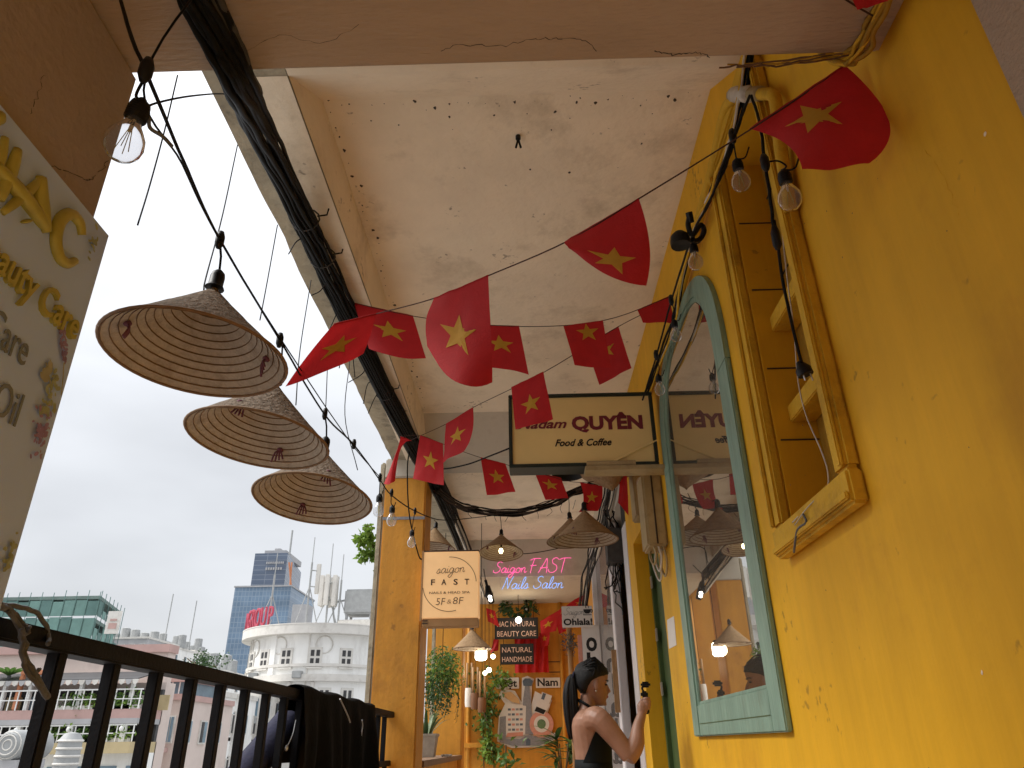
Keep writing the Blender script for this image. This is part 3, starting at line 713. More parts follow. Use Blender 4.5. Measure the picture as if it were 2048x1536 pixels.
qt('Madam', (-0.035, 4.070, 2.770)[0], (0.266, 4.070, 2.763)[0], (0.117, 4.070, 2.773)[2], .082, 'text_maroon', .002, .35)
qt('Food & Coffee', (0.189, 4.070, 2.654)[0], (0.530, 4.070, 2.646)[0], (0.354, 4.070, 2.654)[2], .062, 'text_black', .0014, .35)

# peach light box on the pillar
fs_ = thing('box_sign', 'peach light box sign reading saigon fast mounted on the orange pillar', 'sign', (-0.85, 6.05, 1.9))
fx0, fx1, fz0, fz1 = -0.848, -0.385, 1.955, 2.48
obj('box', MB().bbox((fx0, 5.93, fz0), (fx1, 6.07, fz1), .006), 'fast_box', fs_)
obj('lower_tray', MB().bbox((fx0 + .015, 5.945, fz0 - .062), (fx1 - .004, 6.065, fz0 - .001), .004), 'fast_trim', fs_)
obj('side_trim', MB().bbox((fx0 - .004, 5.926, fz0 - .02), (fx0 + .012, 5.945, fz1 + .01), .002), 'fast_trim', fs_)
obj('top_trim', MB().bbox((fx0, 5.935, fz1 + .001), (fx1, 6.07, fz1 + .012), .002), 'dark_brown', fs_)
for z in (fz0 - .02, fz0 - .04):
    obj('clip', MB().bbox((fx0 + .016, 5.935, z), (fx0 + .06, 5.946, z + .006), .001), 'dark_brown', fs_)
FY = 5.9285
cx, cz, cr = (fx0 + fx1) / 2 - .005, (fz0 + fz1) / 2 + .002, .215
for a0, a1 in ((4, 92), (188, 285)):
    obj('ring_line', MB().tube([(cx + cr * math.cos(R(a0 + (a1 - a0) * i / 24)), FY, cz + cr * math.sin(R(a0 + (a1 - a0) * i / 24))) for i in range(25)], .0024, 5), 'text_brown', fs_)
for c_, x_, w_ in (('F', -.150, .032), ('A', -.066, .040), ('S', .032, .034), ('T', .122, .036)): qt(c_, cx + x_, cx + x_ + w_, cz - .008, .064, 'text_brown', .0012, 0, obj_par=fs_, y=FY)
qt('NAILS & HEAD SPA', cx - .16, cx + .165, cz - .078, .026, 'text_brown', 0, 0, obj_par=fs_, y=FY)
qt('5F', cx - .105, cx - .03, cz - .165, .078, 'text_brown', -.001, .12, obj_par=fs_, y=FY)
qt('&', cx - .018, cx + .018, cz - .155, .048, 'text_brown', -.001, .1, obj_par=fs_, y=FY)
qt('8F', cx + .03, cx + .115, cz - .160, .078, 'text_brown', -.001, .12, obj_par=fs_, y=FY)
for st in strokes('saigon', (cx - .11, FY, cz + .082), (1, 0, .05), UPV, .088):
    obj('script_stroke', MB().tube(st, .0022, 5), 'text_brown', fs_, smooth=True)

# neon lettering hung below the deep beam
nn = thing('neon_sign', 'pink and blue neon lettering hanging in front of the deep grey beam', 'sign', (0, 9.9, 2.9))
for st in strokes('Saigon', (-0.452, 9.900, 3.134), (1, 0, 0.0), UPV, .155, .25):
    obj('pink_tube', MB().tube(st, .0045, 6), 'pink_neon', nn, smooth=True)
for st in strokes('FAST', (0.027, 9.900, 3.125), (1, 0, 0.0), UPV, .205, .15):
    obj('pink_tube', MB().tube(st, .0045, 6), 'pink_neon', nn, smooth=True)
for st in strokes('Nails', (-0.332, 9.900, 2.920), (1, 0, 0.0), UPV, .165, .3):
    obj('blue_tube', MB().tube(st, .0045, 6), 'blue_neon', nn, smooth=True)
for st in strokes('Salon', (0.082, 9.900, 2.919), (1, 0, 0.0), UPV, .165, .3):
    obj('blue_tube', MB().tube(st, .0045, 6), 'blue_neon', nn, smooth=True)
for x in (-.35, .1, .5):
    obj('hanger', MB().tube([(x, 9.915, 2.95), (x, 9.94, 3.62)], .0025, 4), 'cable_white', nn)

# square and tall banner of the coffee shop
oh = thing('hanging_sign', 'small white square sign with coffee cup and Ohlala lettering', 'sign', (.85, 8.9, 2.3))
a, b = Vector((0.407, 8.900, 2.515)), Vector((0.765, 8.900, 2.276))
obj('plate', MB().bbox((a.x, 8.885, b.z), (min(b.x, .79), 8.91, a.z), .004), 'cut_white', oh)
qt('Ohlala!', a.x + .015, min(b.x, .79) - .005, b.z + .025, .10, 'text_black', .003, 0, obj_par=oh, y=8.883)
for st in strokes('Saigon', (a.x + .02, 8.883, b.z + .135), (1, 0, .04), UPV, .085, .3):
    obj('script_stroke', MB().tube(st, .0018, 4), 'text_grey', oh)
cxx, czz = a.x + .30, b.z + .15
cup = MB().prism([(cxx + x_, 8.884, czz + z_) for x_, z_ in ((-.045, .05), (-.04, .02), (-.02, 0), (.02, 0), (.04, .02), (.045, .05))], (0, -.002, 0))
cup.box((cxx - .05, 8.882, czz - .018), (cxx + .05, 8.884, czz - .010))
cup.tube([(cxx + .042 + .022 * math.sin(R(t_)), 8.883, czz + .03 + .018 * math.cos(R(t_))) for t_ in range(0, 181, 30)], .005, 4)
cup.tube(crv([(cxx - .01, 8.883, czz + .062), (cxx - .018, 8.883, czz + .08), (cxx - .004, 8.883, czz + .10)], 4), .004, 4)
cup.tube(crv([(cxx + .012, 8.883, czz + .062), (cxx + .02, 8.883, czz + .075), (cxx + .012, 8.883, czz + .09)], 4), .003, 4)
obj('cup_emblem', cup, 'text_black', oh)
bn = thing('tall_banner', 'tall narrow white banner spelling ohlala downwards against the glass shopfront', 'sign', (.75, 8.98, FL))
bx0, bx1 = (0.633, 8.970, 2.031)[0], 0.845
obj('panel', MB().bbox((bx0, 8.96, FL + .3), (bx1, 8.99, (0.737, 8.970, 2.308)[2]), .004), 'cut_white', bn)
obj('red_edge', MB().bbox((bx0 - .05, 8.962, FL + .3), (bx0 - .001, 8.985, (0.613, 8.970, 2.198)[2]), .004), 'cut_pink', bn)
zz = [(0.749, 8.970, 2.023)[2], (0.734, 8.970, 1.790)[2]]
stp = zz[0] - zz[1]
for i, c_ in enumerate('ohlala'):
    qt(c_, bx0 + (.045 if c_ != 'l' else .09), bx1 - (.04 if c_ != 'l' else .09), zz[0] - stp * i, .30, 'text_black', .008, 0, obj_par=bn, y=8.959)

# black signs at the end of the balcony
def blk(label, p0, p1, l1, l2, y, tilt):
    a, b = Vector(p0), Vector(p1)
    t = thing('shop_sign', label, 'sign', (a.x, y, b.z))
    obj('plate', MB().bbox((a.x, y, b.z), (b.x, y + .03, a.z), .004), 'sign_black', t)
    h = a.z - b.z; wd = b.x - a.x
    qt(l1, a.x + .06 * wd, b.x - .06 * wd, b.z + h * .58, h * .36, 'letter_pink', 0, 0, obj_par=t, y=y - .002)
    qt(l2, a.x + .06 * wd, b.x - .05 * wd, b.z + h * .12, h * .36, 'letter_pink', 0, 0, obj_par=t, y=y - .002)
    for x in (a.x + .1 * wd, b.x - .1 * wd):
        obj('hanger', MB().tube([(x, y + .015, a.z), (x, y + .015, a.z + .16 if 'BEAUTY' in l2 else a.z + .1)], .004, 4), 'cable', t)
    return t
blk('black sign with pale letters reading natural beauty care', (-0.509, 11.600, 2.806), (0.160, 11.600, 2.494), 'HAC NATURAL', 'BEAUTY CARE', 11.6, 0)
blk('black sign with pale letters reading natural handmade', (-0.426, 11.600, 2.425), (0.082, 11.600, 2.132), 'NATURAL', 'HANDMADE', 11.6, 0)

# red drape behind the signs
dr = MB().grid(lambda u, v: ((-0.210, 11.900, 2.043)[0] + ((0.310, 11.900, 2.035)[0] - (-0.210, 11.900, 2.043)[0]) * u, 11.93 + .025 * math.sin(u * 26 + v * 2) , (0.032, 11.900, 2.571)[2] + ((0.019, 11.900, 2.040)[2] - (0.032, 11.900, 2.571)[2]) * v), 40, 10)
tag(obj('red_drape', dr, 'drape_red', smooth=True), 'red cloth drape hanging on the orange wall behind the black signs', 'drape')

# wall decal of a city collage
dc = thing('city_decal', 'cut-out collage decal with tower, cup and old gate on the orange wall', 'decal', (-.1, 12.08, 1.4))
DY = 12.06
def dp(px): return [(p[0], DY, p[2]) for p in px]
def cutout(nm, px, m, d): obj(nm, MB().prism([(p[0], DY - d, p[2]) for p in px], (0, .012, 0)), m, dc)
cutout('backing', [(-0.497, 12.060, 1.107), (-0.453, 12.060, 1.073), (-0.274, 12.060, 1.011), (0.142, 12.060, 1.018), (0.429, 12.060, 1.134), (0.425, 12.060, 1.208), (0.327, 12.060, 1.203), (0.349, 12.060, 1.379), (0.261, 12.060, 1.449), (0.345, 12.060, 1.656), (0.089, 12.060, 1.787), (0.023, 12.060, 1.578), (0.045, 12.060, 1.859), (0.079, 12.060, 1.958), (-0.021, 12.060, 2.003), (-0.106, 12.060, 1.976), (-0.121, 12.060, 1.629), (-0.217, 12.060, 1.792), (-0.417, 12.060, 1.837), (-0.463, 12.060, 1.739), (-0.373, 12.060, 1.611), (-0.465, 12.060, 1.446)], 'cut_white', .008)
cutout('tower', [(-0.122, 12.060, 1.196), (0.043, 12.060, 1.194), (0.025, 12.060, 1.661), (0.007, 12.060, 1.859), (-0.062, 12.060, 1.860), (-0.097, 12.060, 1.663)], 'cut_grey', .022)
cutout('tower_head', [(-0.085, 12.060, 1.861), (0.038, 12.060, 1.859), (0.063, 12.060, 1.930), (0.017, 12.060, 1.966), (-0.060, 12.060, 1.968), (-0.099, 12.060, 1.932)], 'cut_blue', .023)
cutout('block', [(-0.362, 12.060, 1.186), (-0.077, 12.060, 1.182), (-0.053, 12.060, 1.579), (-0.357, 12.060, 1.625)], 'cut_white', .024)
for i in range(5):
    for j in range(4):
        p = [(-0.335, 12.060, 1.562), (-0.099, 12.060, 1.216)]
        x = p[0][0] + (p[1][0] - p[0][0]) * (j + .1) / 4; z = p[0][2] + (p[1][2] - p[0][2]) * (i + .2) / 5
        obj('print_window', MB().box((x, DY - .0255, z - .03), (x + .045, DY - .0245, z)), ('cut_blue', 'cut_pink', 'cut_grey')[(i * 2 + j) % 3], dc)
cutout('side_block', [(-0.467, 12.060, 1.134), (-0.363, 12.060, 1.119), (-0.359, 12.060, 1.445), (-0.450, 12.060, 1.432)], 'cut_grey', .0225)
cutout('gate', [(-0.467, 12.060, 1.134), (-0.452, 12.060, 1.093), (-0.267, 12.060, 1.037), (0.143, 12.060, 1.038), (0.400, 12.060, 1.148), (0.402, 12.060, 1.188), (0.145, 12.060, 1.125), (-0.002, 12.060, 1.194), (-0.153, 12.060, 1.129)], 'cut_grey', .027)
cutout('gate_arch', [(-0.066, 12.060, 1.041), (0.001, 12.060, 1.040), (0.003, 12.060, 1.113), (-0.033, 12.060, 1.141), (-0.064, 12.060, 1.114)], 'cut_blue', .029)
cutout('tiled_roof', [(-0.362, 12.060, 1.159), (-0.108, 12.060, 1.169), (-0.106, 12.060, 1.223), (-0.339, 12.060, 1.213)], 'cut_pink', .0285)
cutout('tiled_roof', [(0.042, 12.060, 1.167), (0.266, 12.060, 1.163), (0.253, 12.060, 1.218), (0.058, 12.060, 1.220)], 'cut_pink', .0285)
c0 = Vector((0.174, 12.060, 1.327))
for nm, rr, m, d in (('plate_rim', .18, 'cut_pink', .030), ('plate_well', .115, 'cut_white', .032), ('plate_food', .065, 'cut_green', .034)):
    obj(nm, MB().prism([(c0.x + rr * math.cos(2 * math.pi * i / 28), DY - d, c0.z + rr * math.sin(2 * math.pi * i / 28)) for i in range(28)], (0, .012, 0)), m, dc)
cutout('bread', [(-0.417, 12.060, 1.767), (-0.279, 12.060, 1.779), (-0.173, 12.060, 1.692), (-0.144, 12.060, 1.608), (-0.266, 12.060, 1.638), (-0.387, 12.060, 1.710)], 'cut_bread', .031)
cutout('coffee_cup', [(0.081, 12.060, 1.493), (0.216, 12.060, 1.450), (0.312, 12.060, 1.587), (0.298, 12.060, 1.629), (0.147, 12.060, 1.673), (0.100, 12.060, 1.632)], 'cut_white', .031)
cutout('coffee', [(0.074, 12.060, 1.507), (0.209, 12.060, 1.457), (0.248, 12.060, 1.512), (0.106, 12.060, 1.569)], 'sign_black', .033)
cutout('coffee_filter', [(0.162, 12.060, 1.666), (0.313, 12.060, 1.622), (0.347, 12.060, 1.713), (0.196, 12.060, 1.771)], 'cut_white', .033)
cutout('filter_shade', [(0.178, 12.060, 1.673), (0.223, 12.060, 1.658), (0.257, 12.060, 1.742), (0.211, 12.060, 1.757)], 'cut_blue', .035)
for s, p0, p1, a, b in (('Việt', (-0.478, 12.060, 1.853), (-0.186, 12.060, 1.848), (-0.501, 12.060, 1.825), (-0.153, 12.060, 1.983)), ('Nam', (0.130, 12.060, 1.857), (0.445, 12.060, 1.852), (0.106, 12.060, 1.829), (0.481, 12.060, 1.973))):
    obj('letter_backing', MB().bbox((a[0], DY - .014, a[2]), (b[0], DY - .004, b[2]), .004), 'cut_white', dc)
    qt(s, p0[0], p1[0], p0[2], .15, 'text_black', .004, 0, obj_par=dc, y=DY - .016)

# ================================================================== cables
wr = random.Random(11)
def wob(pts, amp, n=8, freq=2.0, seed=0.0):
    c = crv(pts, n); k = len(c) - 1
    return [p + Vector((mnoise.noise(Vector((seed, i * freq / n, 0))), mnoise.noise(Vector((seed + 7, i * freq / n, 3))), mnoise.noise(Vector((seed + 13, i * freq / n, 9))))) * amp * math.sin(math.pi * min(1, max(0, .05 + .9 * i / k))) for i, p in enumerate(c)]
def cable_bundle(label, pts, n, spread, rmin, rmax, amp, extra=None, cat='cables', mats=('cable',), taper=None):
    t = thing('cable_bundle', label, cat, pts[len(pts) // 2])
    for i in range(n):
        a = wr.uniform(0, 6.28); q = spread * math.sqrt(wr.random())
        P = []
        for j, p in enumerate(pts):
            s = taper[j] if taper else 1.0
            P.append(Vector(p) + Vector((q * math.cos(a + j * .35), 0, q * math.sin(a + j * .35))) * s)
        obj('cable', MB().tube(wob(P, amp, 8, 2.2, i * 3.1), wr.uniform(rmin, rmax), 6), wr.choice(mats), t, smooth=True)
    return t
main = [(-0.646, 0.935, 2.430), (-0.644, 0.968, 2.430), (-0.637, 1.059, 2.425), (-0.635, 1.171, 2.430), (-0.764, 1.573, 2.720), (-0.893, 2.067, 3.020), (-0.966, 2.597, 3.200), (-.985, 2.95, 3.25), (-.975, 3.5, 3.25), (-.95, 4.5, 3.25), (-.90, 5.6, 3.25), (-.80, 6.15, 3.18), (-.76, 7.0, 3.14), (-.74, 8.6, 3.1), (-.72, 9.9, 3.05)]
cb = cable_bundle('thick black cable bundle strung along the edge beam', main, 34, .058, .005, .0095, .010, mats=('cable', 'cable', 'cable', 'cable', 'cable', 'cable_grey'), taper=[.62, .62, .62, .64, .75, .88, 1, 1, 1, 1, 1.05, 1.2, 1.3, 1.2, 1])
for p, up_ in ((6, .07), (7, .07), (8, .07), (9, .07)):
    q = Vector(main[p]); obj('clamp', MB().tube([q + Vector((math.cos(R(a)) * .062, 0, math.sin(R(a)) * .062)) for a in range(0, 361, 30)], .004, 5), 'cable_grey', cb)
    obj('hook', MB().tube([q + Vector((.05, 0, .02)), q + Vector((.09, 0.01, .035)), q + Vector((.095, 0.01, .07))], .004, 5), 'cable', cb)
for j in range(9):
    q = Vector(main[6]).lerp(Vector(main[9]), wr.random()); a = wr.uniform(0, 6.28)
    obj('loose_end', MB().tube(crv([q, q + Vector((-.06, wr.uniform(-.1, .1), -.05)), q + Vector((-.09 + wr.uniform(-.04, .06), wr.uniform(-.1, .1), -.16))], 5), .003, 5), 'cable', cb)
cr = [(-.80, 6.22, 3.12), (-.62, 6.28, 2.99), (-.45, 6.3, 2.94), (-.13, 6.3, 2.90), (.22, 6.28, 2.965), (.45, 6.25, 3.07), (.70, 6.2, 3.16), (.84, 6.15, 3.2)]
cx_ = cable_bundle('sagging cable bundle crossing the ceiling below the far beam', cr, 14, .032, .005, .009, .02, mats=('cable', 'cable', 'dark_brown'))
for j in range(10):
    q = Vector(cr[1]).lerp(Vector(cr[5]), j / 9.0); q.z = 2.90 + .25 * (abs(j / 9 - .45)) ** 1.6
    obj('tie', MB().tube(crv([q, q + Vector((wr.uniform(-.03, .03), -.01, -.05)), q + Vector((wr.uniform(-.05, .05), -.01, -.09))], 3), .002, 4), 'cable', cx_)
cable_bundle('cluster of wires running down the shopfront beyond the meter boxes', [(.80, 6.1, 3.25), (.78, 6.9, 3.1), (.74, 7.8, 2.95), (.70, 8.6, 2.8), (.66, 9.3, 2.45)], 10, .06, .005, .011, .03, mats=('cable_grey', 'cable', 'cable_white'))
cable_bundle('grey pipes and wires under the ceiling behind the peach sign', [(-.78, 6.45, 3.2), (-.68, 7.2, 3.1), (-.6, 8.2, 2.95), (-.52, 9.3, 2.75)], 9, .05, .007, .014, .02, mats=('plaster_grey', 'cable', 'cable_grey', 'plaster_grey'))
c_ = thing('slack_cable', 'thin dark cable slung from the edge beam to the cream box sign', 'cable', (-.3, 5.2, 3.0))
obj('cable', MB().tube(crv([(-.9, 5.7, 3.22), (-0.683, 5.400, 3.010), (-0.440, 5.100, 2.924), (-0.234, 4.700, 2.839), (-0.091, 4.200, 2.696)], 6), .006, 6), 'cable', c_, smooth=True)
c_ = thing('slack_cable', 'thin dark cable drooping across the pillar to the peach box sign', 'cable', (-.9, 5.7, 2.8))
obj('cable', MB().tube(crv([(-.93, 5.5, 3.2), (-0.955, 5.600, 3.097), (-0.953, 5.700, 2.852), (-0.935, 5.800, 2.672), (-0.881, 5.950, 2.452), (-.852, 6.0, 2.44)], 6), .006, 6), 'cable', c_, smooth=True)
c_ = thing('slack_cable', 'thin cable sagging in front of the deep beam above the neon', 'cable', (.1, 9.5, 3.2))
obj('cable', MB().tube(crv([(-.65, 9.4, 3.1), (-0.604, 9.500, 3.339), (-0.079, 9.500, 3.290), (0.381, 9.500, 3.346), (0.707, 9.400, 3.421)], 6), .006, 6), 'cable', c_, smooth=True)
# wires along the yellow wall
wl = [(0.800, 1.719, 3.154), (0.790, 1.826, 3.061), (0.790, 2.010, 3.035), (0.790, 2.302, 3.055), (0.780, 2.596, 3.100), (0.770, 2.898, 3.028), (0.770, 3.248, 2.959), (0.780, 3.984, 3.006), (0.790, 4.254, 3.031)]
cable_bundle('bundle of black and white wires running high along the yellow wall', wl, 6, .016, .0035, .006, .012, mats=('cable', 'cable', 'cable_white', 'trim_yellow'))
# yellow painted conduits
pc = thing('yellow_conduit', 'yellow painted conduit pipe with elbows fixed high on the yellow wall', 'pipe', (.82, 2.0, 3.2))
obj('pipe', MB().tube(crv([(0.800, 1.908, 3.152), (0.810, 2.066, 3.234), (0.815, 2.303, 3.189), (0.815, 2.620, 3.160), (0.815, 3.401, 3.079), (0.820, 4.370, 3.104)], 6), .022, 10), 'trim_yellow', pc, smooth=True)
obj('pipe', MB().tube(crv([(0.810, 1.742, 2.970), (0.815, 1.670, 2.885), (0.815, 1.664, 2.824), (0.818, 1.707, 2.688), (0.820, 1.738, 2.478)], 6), .020, 10), 'trim_yellow', pc, smooth=True)
obj('coupling', MB().tube([(0.800, 1.934, 3.181), (0.800, 1.848, 3.089), (0.810, 1.735, 2.963)], .026, 10), 'box_beige', pc, smooth=True)
obj('tape_wrap', MB().tube([(0.797, 1.908, 3.155), (0.797, 1.786, 3.021)], .029, 10), 'cable_white', pc, smooth=True)
lc = cable_bundle('yellow painted cables bunched where the lintel meets the yellow wall', [(.80, .75, 2.475), (.80, .95, 2.474), (.80, 1.10, 2.472), (.79, 1.19, 2.474), (.75, 1.22, 2.52), (.72, 1.26, 2.75)], 6, .016, .004, .007, .012, mats=('trim_yellow', 'rope', 'board_ochre'))
for j in range(5):
    obj('loose_end', MB().tube(wob([(.80 - .02 * j, 1.18, 2.474), (.68 - .03 * j, 1.20, 2.47), (.56 - .02 * j, 1.205, 2.468 + .01 * (j % 2))], .015, 6, 3, j), .0022, 5), 'board_ochre' if j % 2 else 'rope', lc)

# ================================================================== bulbs
bulb = thing('bulb', 'tmp', 'light bulb')
prof = [(.0105, -.028), (.0125, -.036), (.0150, -.046), (.022, -.058), (.0285, -.072), (.0300, -.085), (.0275, -.099), (.020, -.110), (.010, -.116), (.0005, -.1175)]
obj('glass', MB().lathe(prof, n=20), 'bulb_glass', bulb, smooth=True, fix=False)
obj('socket', MB().lathe([(.0005, .014), (.006, .013), (.010, .006), (.0150, .002), (.0165, -.004), (.0165, -.030), (.0150, -.034), (.0005, -.034)], n=16), 'socket', bulb, smooth=True, autos=40)
sk_ = bulb.children[-1]
for k in range(5):
    obj('collar_ridge', MB().lathe([(.0165, -.008 - k * .005), (.0178, -.0095 - k * .005), (.0165, -.011 - k * .005)], n=16), 'socket', sk_, smooth=True)
fm = MB().tube([(0, 0, -.034), (0, 0, -.058)], .0035, 6)
obj('stem', fm, 'cable_white', bulb)
for k in range(4):
    a = k * math.pi / 2 + .4; p = [(0.003 * math.cos(a), 0.003 * math.sin(a), -.056), (.010 * math.cos(a), .010 * math.sin(a), -.098)]
    obj('filament', MB().tube(p, .0009, 4), 'gold', bulb)
BULBS = []
def place_bulb(p, label, cordpts, scale=1.0, rot=(0, 0, 0), mat_='cable'):
    # p = centre of the glass
    top = Vector(p) + Matrix.Rotation(rot[1], 3, 'Y') @ Vector((0, 0, .085 * scale))
    if not BULBS:
        b = bulb; b.location = top; b.rotation_euler = rot; b.scale = (scale,) * 3; b['label'] = label
    else:
        b = dup(BULBS[0], top, rot, label, scale=scale)
    BULBS.append(b); b['group'] = 'clear filament bulbs on the light strings'
    me = MB().tube(crv([q - top for q in [Vector(c) for c in cordpts]] + [Vector((0, 0, .012 * scale))], 5), .0026, 5).mesh('cord')
    me.materials.append(M[mat_]); o_ = bpy.data.objects.new('cord', me); COL.objects.link(o_); o_.parent = b
    inv = Matrix.LocRotScale(Vector(), b.rotation_euler, b.scale).inverted()
    me.transform(inv)
    return b
# left light string
WP = [(-0.818, 0.961, 2.460), (-0.661, 0.836, 2.155), (-0.595, 0.810, 2.030), (-0.668, 1.083, 2.107), (-0.742, 1.435, 2.183), (-0.752, 1.945, 2.190), (-0.750, 2.498, 2.180), (-0.748, 2.968, 2.245), (-0.747, 3.562, 2.287), (-0.735, 3.838, 2.294), (-0.713, 4.559, 2.417), (-0.639, 5.468, 2.613), (-0.387, 6.050, 2.799), (-0.178, 6.238, 2.876)]
ls = thing('light_string', 'black cable of the light string that carries the conical hat lamps', 'light string', WP[4])
obj('cable', MB().tube(wob(WP, .002, 8, 3), .0036, 6), 'cable', ls, smooth=True)
W2 = [(-.52, .86, 2.47), (-0.621, 0.846, 2.068), (-0.669, 1.088, 2.098), (-0.738, 1.427, 2.176), (-0.748, 1.934, 2.191), (-0.751, 2.906, 2.235), (-0.744, 3.547, 2.295)]
obj('support_wire', MB().tube(wob(W2, .001, 8, 3, 5), .0022, 5), 'cable', ls, smooth=True)
def tee(p, s=1.0, par=ls):
    s *= .85; p = Vector(p); obj('tap', MB().lathe([(.0005, .03 * s), (.008 * s, .028 * s), (.013 * s, .012 * s), (.013 * s, -.014 * s), (.007 * s, -.03 * s), (.0005, -.032 * s)], p, 10), 'socket', par, smooth=True)
for p in ((-0.590, 0.801, 2.025), (-0.742, 1.435, 2.183), (-0.752, 1.945, 2.190), (-0.748, 2.487, 2.180), (-0.748, 2.966, 2.249), (-0.746, 3.556, 2.298), (-0.734, 3.832, 2.306), (-0.713, 4.559, 2.417)): tee(p, 1.0 if p[1] < 2 else .9)
for pts in ([(-0.612, 0.858, 1.999), (-0.647, 0.925, 2.089), (-0.718, 1.133, 2.342), (-0.889, 1.557, 2.831), (-0.978, 1.812, 3.102)], [(-0.931, 1.390, 2.717), (-0.921, 1.383, 2.505), (-0.913, 1.371, 2.307), (-0.893, 1.336, 2.154)], [(-1.001, 1.923, 2.990), (-0.938, 1.799, 2.568), (-0.822, 1.558, 2.158), (-0.763, 1.448, 2.044)], [(-0.964, 2.291, 2.925), (-0.939, 2.223, 2.613), (-0.863, 2.035, 2.321)],
            [(-0.950, 2.722, 2.957), (-0.916, 2.603, 2.525), (-0.813, 2.343, 2.152)], [(-0.991, 3.247, 2.799), (-0.867, 2.877, 2.425), (-0.750, 2.496, 2.184)], [(-0.923, 3.413, 2.916), (-0.859, 3.181, 2.487), (-0.735, 3.018, 2.146)]):
    obj('tie_wire', MB().tube(crv(pts, 6), .0022, 5), 'cable', ls, smooth=True)
tw = Vector((-0.616, 0.942, 2.011))
obj('twig_knot', MB().tube(crv([(-0.608, 0.864, 1.988), (-0.616, 0.886, 1.988), (-0.610, 0.915, 1.998), (-0.609, 0.945, 2.005)], 5), .0036, 5), 'vine_dry', ls)

bg_ = place_bulb((-0.628, 0.853, 1.920), 'clear filament bulb hanging in front of the brown pillar beside the white board', [(-0.590, 0.805, 2.018), (-0.607, 0.819, 1.989)], 1.0, (0, .10, 0))
place_bulb((-0.758, 3.633, 2.143), 'clear filament bulb hanging against the sky just left of the orange pillar', [(-0.746, 3.560, 2.291), (-0.751, 3.591, 2.229)], .95)
place_bulb((-0.738, 3.902, 2.166), 'clear filament bulb on a short cord in front of the orange pillar face', [(-0.735, 3.835, 2.299), (-0.738, 3.856, 2.257)], .92)
place_bulb((-0.741, 4.651, 2.231), 'clear filament bulb above the left edge of the peach box sign', [(-0.714, 4.562, 2.411), (-0.728, 4.592, 2.350)], .92)
place_bulb((0.724, 1.829, 2.672), 'clear filament bulb hanging beside the top of the boarded recess', [(0.685, 1.723, 2.772), (0.701, 1.770, 2.744)], 1.02)
place_bulb((0.731, 1.541, 2.354), 'clear filament bulb on a bent cord in front of the boarded recess', [(0.666, 1.495, 2.443), (0.700, 1.494, 2.446), (0.723, 1.501, 2.434)], 1.05)
place_bulb((0.669, 2.272, 2.678), 'clear filament bulb under the black clamp lamp above the green arch', [(0.664, 2.225, 2.772), (0.667, 2.238, 2.746)], .95)
place_bulb((0.726, 2.960, 2.756), 'clear filament bulb in front of the arched window glass at its far shoulder', [(0.707, 2.885, 2.908), (0.724, 2.916, 2.844)], .92)
place_bulb((0.702, 3.342, 2.661), 'clear filament bulb right above the corner of the cream box sign', [(0.686, 3.265, 2.817), (0.700, 3.291, 2.764)], .92)
# right-hand light string
rs = thing('light_string', 'black cable of the light string draped along the yellow wall', 'light string', (.75, 2, 2.9))
obj('cable', MB().tube(wob([(0.711, 1.595, 2.805), (0.686, 1.726, 2.765), (0.662, 1.971, 2.723), (0.647, 2.185, 2.741), (0.709, 2.885, 2.908), (0.689, 3.263, 2.821), (0.645, 3.545, 2.701)], .004, 8, 3), .0045, 6), 'cable', rs, smooth=True)
obj('cable', MB().tube(wob([(0.715, 1.596, 2.803), (0.703, 1.555, 2.660), (0.670, 1.503, 2.450), (0.676, 1.543, 2.303), (0.689, 1.579, 2.231)], .004, 8, 3, 4), .0048, 6), 'cable', rs, smooth=True)
for p in ((0.685, 1.724, 2.770), (0.666, 1.495, 2.443), (0.707, 2.885, 2.908), (0.686, 3.262, 2.821)): tee(p, 1.1, rs)
# hanging plug
pg = thing('power_plug', 'black power plug dangling on its cord in front of the boarded recess', 'plug', (0.755, 1.743, 1.948))
obj('cord', MB().tube(crv([(0.680, 1.549, 2.291), (0.689, 1.579, 2.231), (0.703, 1.629, 2.154), (0.727, 1.686, 2.063), (0.741, 1.716, 2.002), (0.752, 1.737, 1.960)], 6), .0046, 6), 'cable', pg, smooth=True)
obj('coupler', MB().tube([(0.680, 1.555, 2.279), (0.682, 1.564, 2.261), (0.688, 1.579, 2.232), (0.689, 1.585, 2.220)], [.006, .012, .012, .006], 8), 'socket', pg, smooth=True)
q = Vector((0.756, 1.745, 1.944))
obj('body', MB().tube([q + Vector((-.008, 0, .022)), q + Vector((-.003, 0, .010)), q, q + Vector((.004, 0, -.018))], [.007, .014, .021, .021], 12), 'socket', pg, smooth=True, autos=50)
for dx in (-.009, .011):
    obj('pin', MB().tube([q + Vector((.004 + dx, -.004, -.016)), q + Vector((.007 + dx, -.004, -.036))], .0024, 6), 'zip', pg)
ww = thing('white_wire', 'loose white twin wire looping down the boarded recess to its sill', 'wire', (0.840, 1.943, 1.787))
obj('wire', MB().tube(crv([(0.860, 1.898, 2.612), (0.860, 1.957, 2.375), (0.860, 1.989, 2.208), (0.860, 2.038, 2.056), (0.860, 2.034, 1.935), (0.850, 1.960, 1.793), (0.840, 1.924, 1.712), (0.830, 1.937, 1.667), (0.820, 2.042, 1.656), (0.800, 2.148, 1.635)], 6), .0022, 5), 'cable_white', ww, smooth=True)
obj('wire', MB().tube(crv([(0.830, 1.822, 1.632), (0.820, 1.924, 1.655), (0.800, 2.013, 1.641), (0.800, 2.132, 1.623)], 6), .0018, 5), 'cable_white', ww, smooth=True)
